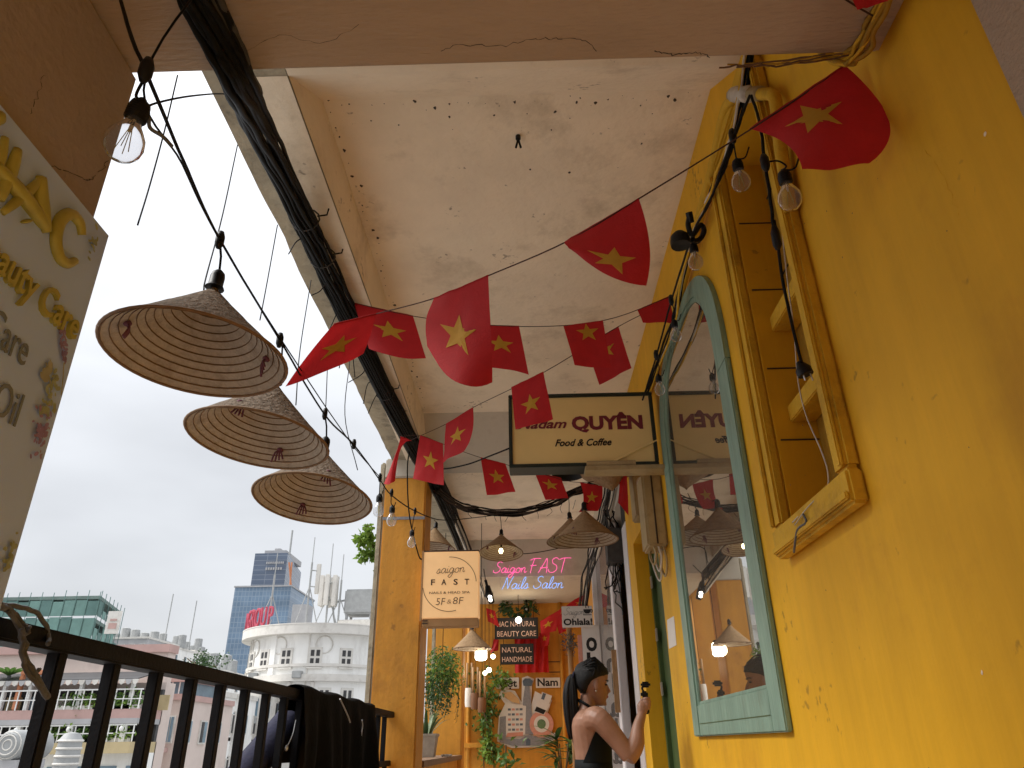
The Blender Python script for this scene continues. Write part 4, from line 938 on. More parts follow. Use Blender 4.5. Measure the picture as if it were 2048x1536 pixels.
obj('knot', MB().tube(crv([(0.800, 2.055, 1.634), (0.795, 2.033, 1.603), (0.795, 2.107, 1.601), (0.800, 2.181, 1.553)], 6), .0035, 5), 'vine_dry', ww, smooth=True)
# clamp lamp
cl2 = thing('clamp_lamp', 'small black clamp lamp fixed on the conduit above the green arch', 'lamp', (0.638, 2.201, 2.753))
q = Vector((0.604, 2.207, 2.740))
obj('shade', MB().lathe([(.0005, .03), (.02, .028), (.034, .012), (.038, -.012), (.036, -.03), (.0005, -.026)], q, 16), 'socket', cl2, smooth=True, autos=40)
obj('clamp', MB().tube(crv([(0.639, 2.151, 2.807), (0.631, 2.168, 2.774), (0.647, 2.185, 2.741), (0.688, 2.209, 2.806), (0.703, 2.218, 2.788), (0.687, 2.233, 2.758), (0.651, 2.211, 2.733)], 4), .010, 6), 'socket', cl2, smooth=True)
obj('bolt', MB().tube([(0.635, 2.147, 2.816), (0.642, 2.164, 2.782)], .014, 6), 'socket', cl2)

# ================================================================== conical hats
hat = thing('conical_hat_lamp', 'tmp', 'hat lamp')
HR, HH = .214, .205
def cone_r(t): return HR * (t ** 1.06)            # t: 0 apex .. 1 rim
pro = [(max(.004, cone_r(t)), HH * (1 - t)) for t in [i / 16 for i in range(17)]]
hm = MB(); hn = 64
vs = []; fs = []
for i, (r_, z_) in enumerate(pro):
    for j in range(hn):
        a = 2 * math.pi * j / hn; k = 1 + .006 * mnoise.noise(Vector((math.cos(a) * 9, math.sin(a) * 9, i * .9))) + (.006 if j % 2 else 0)
        vs.append((r_ * k * math.cos(a), r_ * k * math.sin(a), z_ + .0016 * mnoise.noise(Vector((j * .9, i * 1.7, 0)))))
for i in range(16):
    for j in range(hn): fs.append((i*hn+j, i*hn+(j+1) % hn, (i+1)*hn+(j+1) % hn, (i+1)*hn+j))
hm.add(vs, fs); obj('palm_leaf_cover', hm, 'hat_out', hat, smooth=True, fix=False)
obj('lining', MB().lathe([(max(.002, cone_r(t) - .004), HH * (1 - t) - .004 * (1 - t)) for t in [i / 12 for i in range(13)]], n=48), 'hat_in', hat, smooth=True, fix=False)
rib = MB().lathe([(1.0, .004), (1.004, 0), (1.0, -.004), (.991, 0)], n=36, close=True).mesh('rib')
rib.materials.append(M['hat_rib']); rib.polygons.foreach_set('use_smooth', [True] * len(rib.polygons))
for i in range(13):
    t = .14 + .86 * i / 12; r_ = cone_r(t) - .0045
    s_ = r_; oo = piece('rib', rib, (0, 0, HH * (1 - t) - .004 * (1 - t) - .0005), hat, None, (s_, s_, .62))
obj('rim_binding', MB().lathe([(HR, .004), (HR + .004, 0), (HR, -.004), (HR - .005, 0)], n=48, close=True), 'hat_rib', hat, smooth=True)
obj('lamp_socket', MB().lathe([(.0005, HH + .052), (.007, HH + .050), (.016, HH + .040), (.018, HH + .03), (.018, HH + .004), (.024, HH - .006), (.0005, HH - .008)], n=14), 'socket', hat, smooth=True, autos=40)
for a in (0, math.pi):
    t = .80; q = Vector((math.cos(a) * (cone_r(t) - .008), math.sin(a) * (cone_r(t) - .008), HH * (1 - t)))
    mb = MB()
    for k in range(4):
        d = Vector((math.cos(a + 1.57) * (.012 * (k - 1.5)), math.sin(a + 1.57) * (.012 * (k - 1.5)), 0))
        mb.tube(crv([q, q + d * .6 + Vector((-.008 * math.cos(a), -.008 * math.sin(a), -.014)), q + d + Vector((-.002 * math.cos(a), -.002 * math.sin(a), -.032 - .004 * k))], 3), .0030, 5)
    mb.ell(q, (.011, .011, .008), 8, 5)
    obj('ribbon_knot', mb, 'ribbon', hat, smooth=True)
HATS = []
def place_hat(p, label, top, scale=1.0, rz=0.0, tilt=(0, 0)):
    p = Vector(p); e = (tilt[0], tilt[1], rz)
    if not HATS:
        h = hat; h.location = p; h.rotation_euler = e; h.scale = (scale,) * 3; h['label'] = label
    else:
        h = dup(HATS[0], p, e, label, scale=scale)
        h.scale = (scale, scale * (1 + .02 * math.sin(len(HATS) * 2.1)), scale * (1 + .04 * math.sin(len(HATS) * 1.3)))
        for ch in list(h.children):
            if ch.name.startswith('cord'): bpy.data.objects.remove(ch)
    if len(HATS) >= 3:
        for ch in h.children:
            if ch.name.startswith('palm_leaf_cover'):
                ch.material_slots[0].link = 'OBJECT'; ch.material_slots[0].material = M['hat_tan']
    HATS.append(h); h['group'] = 'conical hat lamps'
    mtx = Matrix.LocRotScale(p, h.rotation_euler, h.scale)
    apex = mtx @ Vector((0, 0, HH + .05)); tp = Vector(top)
    me = MB().tube([apex, apex.lerp(tp, .5) + Vector((.003, 0, 0)), tp], .0032, 6).mesh('cord'); me.materials.append(M['cable'])
    me.transform(mtx.inverted())
    o_ = bpy.data.objects.new('cord', me); COL.objects.link(o_); o_.parent = h
    return h
place_hat((-0.751, 1.449, 1.862), 'widest looking conical straw hat lamp hung over the railing near the white board', (-0.742, 1.438, 2.177), .955, .5, (0, .06))
place_hat((-0.799, 2.009, 1.882), 'conical straw hat lamp in the middle of the three hung over the railing', (-0.751, 1.970, 2.186), .97, 1.5, (.10, .08))
place_hat((-0.761, 2.496, 1.847), 'conical straw hat lamp closest to the orange pillar among those over the railing', (-0.750, 2.499, 2.177), 1.0, 2.1, (.12, .09))
place_hat((-0.219, 6.341, 2.557), 'small glowing conical hat lamp hung below the sagging cable bundle', (-0.222, 6.241, 2.869), .90, .6, (-.12, .10))
place_hat((0.358, 5.510, 2.448), 'conical hat lamp with painted letters half hidden behind the bigger hat', (0.356, 5.697, 2.858), .92, .2, (-.08, -.05))
place_hat((0.395, 4.718, 2.246), 'large dark conical hat lamp under the flag beside the meter boxes', (0.440, 4.762, 2.495), 1.0, 1.0, (0, 0))
place_hat((-0.643, 8.770, 2.041), 'pale conical hat lamp over the bright white jar lamp', (-0.644, 8.663, 2.256), 1.05, .4, (0, 0))
place_hat((-0.897, 6.953, 2.764), 'conical hat lamp mostly hidden behind the peach box sign', (-0.881, 6.833, 3.005), 1.0, .4, (0, .1))
uh = place_hat((0.578, 4.751, 2.745), 'conical hat turned upside down above the cream sign bracket', (0.580, 4.716, 2.816), .9, .3, (math.pi - .25, 0))
for ch in list(uh.children):
    if ch.name.startswith('cord') or ch.name.startswith('lamp_socket'): bpy.data.objects.remove(ch)
bp_ = thing('pendant_lamp', 'black metal pendant shade peeking out under the cream box sign', 'lamp', (0.334, 5.327, 2.928))
q = Vector((0.334, 5.339, 2.904))
obj('shade', MB().lathe([(.0005, .14), (.03, .135), (.05, .09), (.095, .05), (.125, 0), (.122, -.002), (.09, .045), (.0005, .12)], q, 24), 'socket', bp_, smooth=True, autos=50)
obj('cord', MB().tube([q + Vector((0, 0, .13)), (q.x, q.y, 3.6)], .004, 6), 'cable', bp_)
# light inside the glowing hat
def point(nm, p, e, col, par, r=.02):
    l = bpy.data.lights.new(nm, 'POINT'); l.energy = e; l.color = col; l.shadow_soft_size = r
    o_ = bpy.data.objects.new(nm, l); COL.objects.link(o_); o_.location = p; return o_
gp = Vector((-0.219, 6.333, 2.573))
gl_ = thing('bulb', 'small lit bulb inside the glowing conical hat lamp', 'light bulb', gp)
obj('globe', MB().ell(gp, (.018, .018, .024)), 'lamp_warm', gl_, smooth=True)
obj('neck', MB().tube([gp + Vector((0, 0, .022)), gp + Vector((0.01, 0, .1))], .008, 8), 'socket', gl_)

# ================================================================== flags
STAR = [(math.sin(2 * math.pi * i / 10) * (1 if i % 2 == 0 else .40), math.cos(2 * math.pi * i / 10) * (1 if i % 2 == 0 else .40)) for i in range(10)]
def flag(label, P, wave=.006, seed=0, sc=(.5, .52), sr=.27, asp=1.35, star=True, group='little red flags strung under the ceiling'):
    # P: 3x3 control points, rows top -> bottom, columns left -> right
    P = [[Vector(p) for p in r_] for r_ in P]
    def B(t): return ((1 - 2 * t) * (1 - t), 4 * t * (1 - t), t * (2 * t - 1))
    def S(u, v):
        bu, bv = B(u), B(v); q = Vector()
        for j in range(3):
            for i in range(3): q += P[j][i] * (bu[i] * bv[j])
        return q
    def Nn(u, v):
        e = .01; a = S(min(1, u + e), v) - S(max(0, u - e), v); b = S(u, min(1, v + e)) - S(u, max(0, v - e)); n = a.cross(b)
        return n.normalized() if n.length > 1e-9 else Vector((0, -1, 0))
    def F(u, v): return S(u, v) + Nn(u, v) * wave * (math.sin(u * 7 + v * 3 + seed) + .6 * mnoise.noise(Vector((u * 4, v * 4, seed)))) * (.15 + v) + Nn(u, v) * .0045 * mnoise.noise(Vector((u * 5 + v * 2, v * 1.6, seed + 9))) * (1 - .5 * v)
    t = thing('flag', label, 'flag', P[0][1], group)
    obj('cloth', MB().grid(F, 14, 16), 'flag_red', t, smooth=True, fix=False)
    obj('top_hem', MB().tube([F(i / 10, 0) for i in range(11)], .0028, 5), 'flag_red', t, smooth=True)
    if star:
        for sgn in (1, -1):
            mb = MB(); vs = []; fs = []; rings = 4
            for k in range(rings + 1):
                for (x, y) in STAR:
                    u = sc[0] + x * sr * k / rings; v = sc[1] - y * sr / asp * k / rings
                    u = min(.99, max(.01, u)); v = min(.99, max(.01, v))
                    vs.append(F(u, v) + Nn(u, v) * .0011 * sgn)
            for k in range(rings):
                for i in range(10): fs.append((k*10+i, k*10+(i+1) % 10, (k+1)*10+(i+1) % 10, (k+1)*10+i))
            mb.add(vs, fs); obj('star', mb, 'flag_star', t, fix=False)
    return t
def Q(TL, TR, BL, BR, TM=None, ML=None, MR=None, BM=None, MM=None):
    TL, TR, BL, BR = map(Vector, (TL, TR, BL, BR))
    TM = Vector(TM) if TM else (TL + TR) / 2; ML = Vector(ML) if ML else (TL + BL) / 2
    MR = Vector(MR) if MR else (TR + BR) / 2; BM = Vector(BM) if BM else (BL + BR) / 2
    MM = Vector(MM) if MM else (ML + MR) / 2 * .5 + (TM + BM) / 2 * .5
    return [[TL, TM, TR], [ML, MM, MR], [BL, BM, BR]]
flag('red flag with only its lower tip showing below the brown lintel', Q((0.617, 0.902, 2.444), (0.749, 0.912, 2.429), (0.670, 0.961, 2.327), (0.745, 0.974, 2.371)), .004, 1, star=False)
flag('biggest red flag with yellow star billowing against the yellow wall', Q((0.612, 1.417, 2.486), (0.801, 1.249, 2.516), (0.637, 1.253, 2.188), (0.776, 1.233, 2.189), ML=(0.664, 1.347, 2.359), MR=(0.851, 1.235, 2.321), BM=(0.703, 1.220, 2.167), MM=(0.721, 1.254, 2.324)), .004, 2, (.46, .33), .30)
flag('red flag with curled pink underside on the string above the cafe sign', Q((0.137, 1.749, 2.388), (0.340, 1.602, 2.421), (0.150, 1.693, 2.321), (0.340, 1.636, 2.151), ML=(0.135, 1.704, 2.344), MR=(0.354, 1.602, 2.263), BM=(0.240, 1.646, 2.195), MM=(0.267, 1.627, 2.278)), .003, 3, (.48, .74), .30)
flag('large red flag with yellow star and rounded lower corner amid the ceiling', Q((-0.297, 2.100, 2.432), (-0.102, 1.953, 2.419), (-0.318, 2.103, 2.246), (-0.092, 2.019, 2.064), ML=(-0.318, 2.090, 2.340), MR=(-0.095, 1.981, 2.229), BM=(-0.208, 2.034, 2.074)), .005, 4, (.5, .56), .30)
flag('red flag with frayed tip blown out towards the hat lamps', Q((-0.670, 2.217, 2.410), (-0.542, 2.306, 2.505), (-0.790, 2.152, 2.133), (-0.565, 2.266, 2.316), ML=(-0.729, 2.173, 2.271), MR=(-0.550, 2.286, 2.410), BM=(-0.670, 2.203, 2.213)), .004, 5, (.46, .55), .30)
flag('red flag with yellow star tied next to the cable bundle', Q((-0.927, 3.395, 3.267), (-0.585, 3.350, 3.145), (-0.822, 3.388, 2.970), (-0.501, 3.331, 2.870), BM=(-0.667, 3.341, 2.891)), .005, 6, (.52, .48), .30)
flag('red flag with yellow star half covered by the large rounded flag', Q((-0.271, 3.319, 3.060), (-0.010, 3.267, 3.015), (-0.242, 3.316, 2.796), (0.035, 3.259, 2.719), BM=(-0.081, 3.277, 2.768)), .005, 7, (.55, .42), .28)
flag('red flag hanging square beside a tilted flag close to the yellow wall', Q((0.220, 3.221, 2.979), (0.422, 3.195, 2.993), (0.262, 3.188, 2.732), (0.440, 3.181, 2.707), ML=(0.241, 3.195, 2.854)), .004, 8, (.56, .22), .30)
flag('tilted red flag with its star half hidden by the neighbouring flag', Q((0.367, 3.598, 3.079), (0.541, 3.470, 3.119), (0.421, 3.549, 2.799), (0.585, 3.440, 2.842)), .003, 9, (.48, .36), .28)
flag('small folded red flag tied to the light string at the arched window', Q((0.606, 3.209, 3.060), (0.767, 3.165, 3.110), (0.623, 3.187, 2.971), (0.776, 3.157, 2.945)), .004, 10, star=False)
flag('red flag with bright star hanging in front of the cafe sign', Q((-0.056, 3.364, 2.705), (0.110, 3.288, 2.752), (-0.041, 3.322, 2.454), (0.146, 3.249, 2.472), BM=(0.053, 3.279, 2.455)), .004, 11, (.50, .55), .30)
flag('bright red flag lit from outside and swinging sideways', Q((-0.542, 4.680, 3.078), (-0.335, 4.441, 3.091), (-0.565, 4.707, 2.798), (-0.388, 4.484, 2.803), MR=(-0.339, 4.426, 2.921)), .008, 12, (.5, .48), .30)
flag('red flag with faint star in front of the pillar top', Q((-0.755, 4.896, 3.085), (-0.578, 4.835, 2.990), (-0.791, 4.894, 2.751), (-0.561, 4.824, 2.675)), .004, 13, (.52, .5), .30)
flag('twisted narrow red flag at the corner of the orange pillar', [[(-0.847, 4.619, 2.965), (-0.810, 4.626, 2.953), (-0.772, 4.635, 2.937)], [(-0.863, 4.618, 2.877), (-0.853, 4.620, 2.874), (-0.842, 4.622, 2.870)], [(-0.936, 4.620, 2.625), (-0.897, 4.573, 2.608), (-0.869, 4.612, 2.642)]], .004, 14, star=False)
flag('red flag with yellow star left of the cafe sign bottom corner', Q((-0.312, 4.903, 2.906), (-0.132, 4.880, 2.844), (-0.260, 4.814, 2.593), (-0.062, 4.759, 2.596)), .004, 15, (.5, .5), .31)
flag('red flag with yellow star under the cafe sign black frame', Q((0.072, 4.844, 2.767), (0.256, 4.829, 2.713), (0.141, 4.788, 2.544), (0.295, 4.738, 2.539)), .003, 16, (.46, .42), .33)
flag('red flag hanging right above the large dark hat lamp', Q((0.383, 4.788, 2.664), (0.533, 4.766, 2.624), (0.357, 4.732, 2.439), (0.488, 4.731, 2.446), ML=(0.396, 4.746, 2.526), MR=(0.521, 4.749, 2.524)), .004, 17, (.52, .45), .32)
flag('edge-on red flag squeezed beside the beige meter boxes', Q((0.652, 4.722, 2.671), (0.694, 4.677, 2.673), (0.623, 4.710, 2.492), (0.684, 4.702, 2.399)), .006, 18, star=False)
flag('small red flag with pale star left of the black beauty sign', Q((-0.620, 11.247, 2.900), (-0.486, 11.270, 2.857), (-0.590, 11.234, 2.702), (-0.420, 11.275, 2.627)), .006, 19, (.5, .45), .32)
flag('slanted red flag with pale star right of the black beauty sign', Q((0.188, 11.460, 2.722), (0.526, 11.380, 2.894), (0.197, 11.440, 2.538), (0.424, 11.425, 2.575)), .008, 20, (.4, .5), .30)
flag('bright red flag with yellow star hanging over the red drape', Q((0.172, 11.747, 2.593), (0.343, 11.737, 2.619), (0.212, 11.739, 2.387), (0.319, 11.728, 2.413)), .012, 21, (.45, .45), .30)
flag('red flag behind the small square Ohlala sign', Q((0.595, 9.473, 2.686), (0.774, 9.438, 2.763), (0.486, 9.401, 2.603), (0.762, 9.419, 2.576)), .006, 22, (.55, .6), .28)
flag('crumpled red flag below the small square Ohlala sign', Q((0.400, 10.622, 2.616), (0.487, 10.580, 2.703), (0.433, 10.606, 2.425), (0.532, 10.590, 2.461)), .012, 23, star=False)
flag('crumpled glowing red flag at the corner of the handmade sign', Q((-0.530, 11.878, 2.533), (-0.452, 11.887, 2.518), (-0.592, 11.868, 2.327), (-0.467, 11.850, 2.367)), .015, 24, star=False)
def bunting(label, pts, r=.0022):
    t = thing('bunting_string', label, 'string', pts[len(pts) // 2], 'strings of the flag bunting')
    obj('string', MB().tube(crv(pts, 6), r, 5), 'string_dark', t, smooth=True)
bunting('bunting string rising from the hat lamps to the brown lintel', [(-0.579, 2.326, 2.507), (-0.542, 2.306, 2.505), (-0.299, 2.109, 2.438), (-0.100, 1.953, 2.419), (0.137, 1.749, 2.388), (0.340, 1.602, 2.421), (0.605, 1.403, 2.469), (0.801, 1.249, 2.516), (0.858, 1.139, 2.515)])
bunting('short bunting string crossing the brown lintel to its right corner', [(0.655, 0.994, 2.439), (0.745, 1.048, 2.446), (0.858, 1.139, 2.515)])
bunting('bunting string between the cable bundle and the arched window', [(-1.030, 3.432, 3.324), (-0.927, 3.395, 3.267), (-0.517, 3.339, 3.123), (-0.005, 3.268, 3.013), (0.423, 3.204, 2.998), (0.781, 3.147, 3.101)])
bunting('bunting string slanting from the arched window down to the pillar top', [(0.789, 3.190, 3.104), (0.541, 3.470, 3.119), (0.111, 3.307, 2.759), (-0.335, 4.441, 3.091), (-0.542, 4.680, 3.078), (-0.834, 4.983, 3.087)])
bunting('bunting string passing under the cafe sign towards the meter boxes', [(-0.919, 4.989, 3.119), (-0.758, 4.915, 3.093), (-0.583, 4.881, 3.008), (-0.312, 4.903, 2.906), (0.076, 4.844, 2.767), (0.383, 4.788, 2.664), (0.707, 4.694, 2.685)])

# ================================================================== meter boxes on the wall
me_ = thing('meter_box', 'tall beige meter box with hanging loops of conduit on the yellow wall', 'meter box', (.8, 4.4, 2.1), 'beige electric boxes on the wall')
obj('case', MB().bbox((0.725, 4.30, 2.10), (0.849, 4.52, 2.55), .012), 'box_beige', me_)
obj('cover_seam', MB().bbox((0.78, 4.296, 2.11), (0.790, 4.301, 2.54), .001), 'dark_brown', me_)
obj('screw_tab', MB().bbox((0.765, 4.294, 2.535), (0.80, 4.30, 2.575), .002), 'box_beige', me_)
for k, (dx, dz) in enumerate(((0, .14), (.03, .17), (-.03, .10))):
    obj('conduit_loop', MB().tube(crv([(0.79 + dx, 4.33, 2.11), (0.80 + dx, 4.31, 2.11 - dz * .6), (0.79 + dx, 4.36, 2.10 - dz), (0.78 + dx, 4.42, 2.11 - dz * .5), (0.80 + dx, 4.45, 2.11)], 6), .007, 6), 'box_beige' if k else 'cable_white', me_, smooth=True)
obj('lead', MB().tube(crv([(0.75, 4.50, 2.55), (.76, 4.52, 2.2), (.78, 4.46, 1.98), (.80, 4.40, 1.92), (.82, 4.38, 2.1)], 6), .006, 6), 'cable_white', me_, smooth=True)
m2 = thing('meter_box', 'smaller beige fuse box behind the tall meter box', 'meter box', (.8, 4.75, 2.2), 'beige electric boxes on the wall')
obj('case', MB().bbox((0.735, 4.70, 2.40), (0.849, 4.90, 2.76), .01), 'box_beige', m2)
obj('dial', MB().ell((0.79, 4.699, 2.62), (.035, .004, .045)), 'cable_white', m2, smooth=True)
obj('conduit', MB().tube([(0.80, 4.80, 2.75), (0.80, 4.80, 3.1)], .012, 8), 'trim_yellow', m2, smooth=True)
m3 = thing('junction_box', 'grey metal box tangled in wires above the dark doorway', 'junction box', (.8, 6.5, 2.6))
obj('case', MB().bbox((0.72, 6.40, 2.48), (0.86, 6.60, 2.78), .008), 'cable_grey', m3)
for k in range(9):
    obj('wire', MB().tube(wob([(0.74 + .015 * k, 6.5, 2.78 if k % 2 else 2.48), (0.76 + wr.uniform(-.08, .08), 6.45, 2.25 if k % 2 == 0 else 2.95), (0.83, 6.55 + .03 * k, 2.05 + .1 * k)], .05, 8, 3, k), .006, 5), wr.choice(('cable', 'cable_grey')), m3, smooth=True)
sp_ = thing('spot_lamp', 'black spot lamp with two lit lenses hanging by the peach sign', 'lamp', (-0.471, 9.216, 2.721))
obj('arm', MB().tube([(-0.511, 9.132, 2.888), (-0.482, 9.188, 2.777)], .018, 8), 'socket', sp_)
obj('head', MB().tube([(-0.488, 9.165, 2.821), (-0.471, 9.216, 2.721), (-0.436, 9.261, 2.632)], [.03, .05, .035], 10), 'socket', sp_, smooth=True)
for p in ((-0.457, 9.165, 2.688), (-0.451, 9.182, 2.655)): obj('lens', MB().ell(p, (.022, .012, .02), 10, 6), 'lamp_white', sp_, smooth=True)
obj('mount', MB().tube([(-0.511, 9.132, 2.888), (-.58, 9.95, 3.2)], .006, 6), 'socket', sp_)

# ================================================================== jacket and tarp on the railing
jk = thing('jacket', 'black jacket draped over the black railing with a pale zip pull', 'jacket', (-1.0, 4.2, .5))
def jf(u, v):
    # u along the rail (Y), v from the outside over the rail down inside
    y = 3.52 + 1.55 * u + (.10 * math.sin(v * 3) * (u - .5))
    spread = 1 + .10 * v
    y = 4.28 + (y - 4.28) * spread
    fold = .022 * math.sin(u * 21 + v * 1.5) + .014 * math.sin(u * 47 + 2) + .02 * mnoise.noise(Vector((u * 7, v * 3, 1)))
    if v < .12:
        x = -1.098 + .006 * math.sin(u * 30); z = 1.20 + .10 * (v / .12)
    elif v < .22:
        t = (v - .12) / .10; x = -1.098 + .095 * t; z = 1.296 + .012 * math.sin(math.pi * t)
    else:
        t = (v - .22) / .78; x = -1.002 + .02 * min(1, t * 4) + fold * min(1, t * 2.2) * 1.2; z = 1.296 - .75 * t
    return (x, y, z + .006 * math.sin(u * 19))
obj('cloth', MB().grid(jf, 70, 40), 'jacket', jk, smooth=True)
q = Vector((-0.960, 4.558, 1.170))
obj('zip_pull', MB().tube(crv([q + Vector((0, -.01, .02)), q + Vector((0, .02, -.01)), q + Vector((0, .005, -.06)), q + Vector((0, .015, -.14))], 4), .0035, 5), 'zip', jk)
obj('cord', MB().tube(crv([(-0.980, 4.066, 1.276), (-0.970, 4.207, 1.210), (-0.965, 4.272, 1.171)], 4), .004, 5), 'zip', jk)
tp = thing('folded_umbrella', 'navy folded umbrella leaning behind the railing bars under the jacket', 'umbrella', (-1.12, 3.2, .9))
mb = MB()
A, B = Vector((-1.150, 3.950, 1.233)), Vector((-1.150, 3.359, 0.991))
mb.add([A + Vector((.0, .02, 0)), A + Vector((0, .55, -.05)), B + Vector((0, .95, -.12)), B, B + Vector((.025, .45, 0)), A + Vector((.03, .3, 0))], [(0, 5, 4, 3), (5, 1, 2, 4)])
bmx = mb; o_ = obj('canopy', MB().tube(crv([A, A.lerp(B, .4), B, B + (B - A) * .6], 4), [.03, .05, .065, .07, .07, .07, .07, .07, .07, .07, .07, .07, .06], 10), 'navy', tp, smooth=True)
obj('flap', mb, 'navy', tp)
q = Vector((-1.020, 3.371, 1.052))
obj('strap_button', MB().ell(q, (.008, .012, .012), 10, 6), 'zip', tp, smooth=True)
obj('strap', MB().tube(crv([q, (-1.020, 3.436, 1.102), (-1.030, 3.497, 1.162)], 4), .002, 4), 'zip', tp)
# dry vine twisted round the rail
vn = thing('dry_vine', 'dry grey vine twisted round the black railing beneath the white board', 'vine', (-1.05, 1.6, 1.2))
for pts, r_ in (([(-0.980, 1.353, 1.298), (-1.000, 1.429, 1.293), (-1.000, 1.484, 1.259), (-0.990, 1.492, 1.222), (-0.980, 1.521, 1.188), (-0.980, 1.583, 1.150)], .007),
                ([(-1.000, 1.382, 1.301), (-1.000, 1.454, 1.306), (-1.020, 1.552, 1.306), (-1.020, 1.598, 1.274), (-1.000, 1.571, 1.252)], .005),
                ([(-0.990, 1.407, 1.292), (-0.990, 1.453, 1.268), (-0.980, 1.467, 1.228), (-0.980, 1.490, 1.199), (-0.970, 1.534, 1.165), (-0.970, 1.557, 1.151)], .0045),
                ([(-1.000, 1.444, 1.295), (-0.990, 1.465, 1.275), (-0.980, 1.471, 1.268), (-0.980, 1.464, 1.257), (-0.980, 1.445, 1.264)], .0035),
                ([(-0.980, 1.522, 1.192), (-0.980, 1.535, 1.200)], .003)):
    obj('stem', MB().tube(wob(pts, .006, 6, 3, r_ * 100), r_, 7), 'vine_dry', vn, smooth=True)

# ================================================================== the woman
WY = 4.45
pw_ = thing('person', 'woman with black ponytail in dark backless halter dress holding a small camera', 'person', (.36, WY, FL))
bodymb = MB()
def ring_loft(mb, secs, n=20):
    # secs: (centre, half x, half y)
    vs = []; fs = []
    for c, hx, hy in secs:
        for j in range(n):
            a = 2 * math.pi * j / n; vs.append(Vector(c) + Vector((hx * math.cos(a), hy * math.sin(a), 0)))
    k = len(secs)
    for i in range(k - 1):
        for j in range(n): fs.append((i*n+j, i*n+(j+1) % n, (i+1)*n+(j+1) % n, (i+1)*n+j))
    fs += [tuple(range(n)), tuple((k-1)*n+j for j in range(n))]
    mb.add(vs, fs)
def W(x, z, y=0.0): return Vector((x, WY + y, z))
TOR = [(W(.345, .62), .095, .135), (W(.345, .75), .115, .150), (W(.342, .86), .108, .138), (W(.340, .95), .095, .118), (W(.338, 1.02), .098, .125), (W(.334, 1.09), .108, .140),
       (W(.326, 1.14), .102, .155), (W(.318, 1.175), .085, .155), (W(.313, 1.20), .062, .115), (W(.316, 1.222), .048, .06), (W(.325, 1.26), .044, .046), (W(.335, 1.30), .044, .046)]
ring_loft(bodymb, TOR)
# legs
for s in (-1, 1):
    bodymb.tube(crv([W(.345, .72, s * .075), W(.35, .40, s * .085), W(.335, .20, s * .085), W(.33, -.02, s * .09)], 5), [.075, .075, .075, .074, .07, .065, .058, .055, .055, .06, .058, .05, .045, .042, .038, .036], 12)
    bodymb.tube(crv([W(.30, -.065, s * .09), W(.38, -.062, s * .095), W(.50, -.075, s * .10)], 4), [.030, .036, .038, .038, .036, .034, .03, .024, .015], 10)
# near (right) arm: shoulder - elbow - wrist
SH, EL, WR = W(.372, 1.165, -.165), W(.515, .985, -.20), W(.603, 1.185, -.14)
bodymb.tube(crv([W(.335, 1.165, -.10), SH, SH.lerp(EL, .5) + Vector((.004, 0, .004)), EL], 5), [.056, .063, .065, .064, .062, .060, .058, .056, .055, .053, .051, .049, .047, .045, .043, .041], 14)
bodymb.tube(crv([EL - Vector((.012, 0, .012)), EL.lerp(WR, .3) + Vector((.012, 0, 0)), EL.lerp(WR, .7), WR], 5), [.039, .043, .045, .046, .046, .045, .043, .040, .037, .034, .032, .030, .028, .027, .026, .025], 14)
# far arm reaching to the same camera
SH2, EL2, WR2 = W(.340, 1.160, .155), W(.335, .93, .19), W(.39, .74, .20)
bodymb.tube(crv([W(.335, 1.165, .10), SH2, SH2.lerp(EL2, .5), EL2], 5), [.050, .054, .054, .053, .051, .05, .048, .047, .046, .045, .043, .041, .039, .038, .037, .036], 12)
bodymb.tube(crv([EL2, EL2.lerp(WR2, .4), WR2], 5), [.036, .038, .038, .036, .034, .032, .03, .028, .026, .025, .024], 12)
# hands: palm + five fingers closed round the grip
GR = W(.632, 1.245, -.115)      # grip centre
def hand(wr, g, side):
    d = (g - wr).normalized()
    bodymb.tube([wr, wr.lerp(g, .35) + Vector((-.004, side * .006, 0)), wr.lerp(g, .75) + Vector((-.010, side * .010, 0)), g + Vector((-.014, side * .010, .006))], [.023, .028, .031, .022], 12, sq=.72)
    for k in range(4):
        b = g + Vector((-.012, side * .018, -.030 + .0165 * k)); L_ = (.80, .95, 1.0, .92)[k]
        c = crv([b, b + Vector((.020 * L_, side * .012, .002)), b + Vector((.036 * L_, -side * .002, .003)), b + Vector((.034 * L_, -side * .022, .001))], 4)
        bodymb.tube(c, [.0092 - .0022 * i / (len(c) - 1) for i in range(len(c))], 8)
    b = wr.lerp(g, .45) + Vector((-.012, -side * .012, .0))
    c = crv([b, b + Vector((.000, -side * .016, .022)), b + Vector((.010, -side * .014, .046)), b + Vector((.022, -side * .006, .056))], 4)
    bodymb.tube(c, [.0115 - .003 * i / (len(c) - 1) for i in range(len(c))], 8)
hand(WR, GR, -1)
hand(WR2, WR2 + Vector((.02, .0, -.075)), 1)
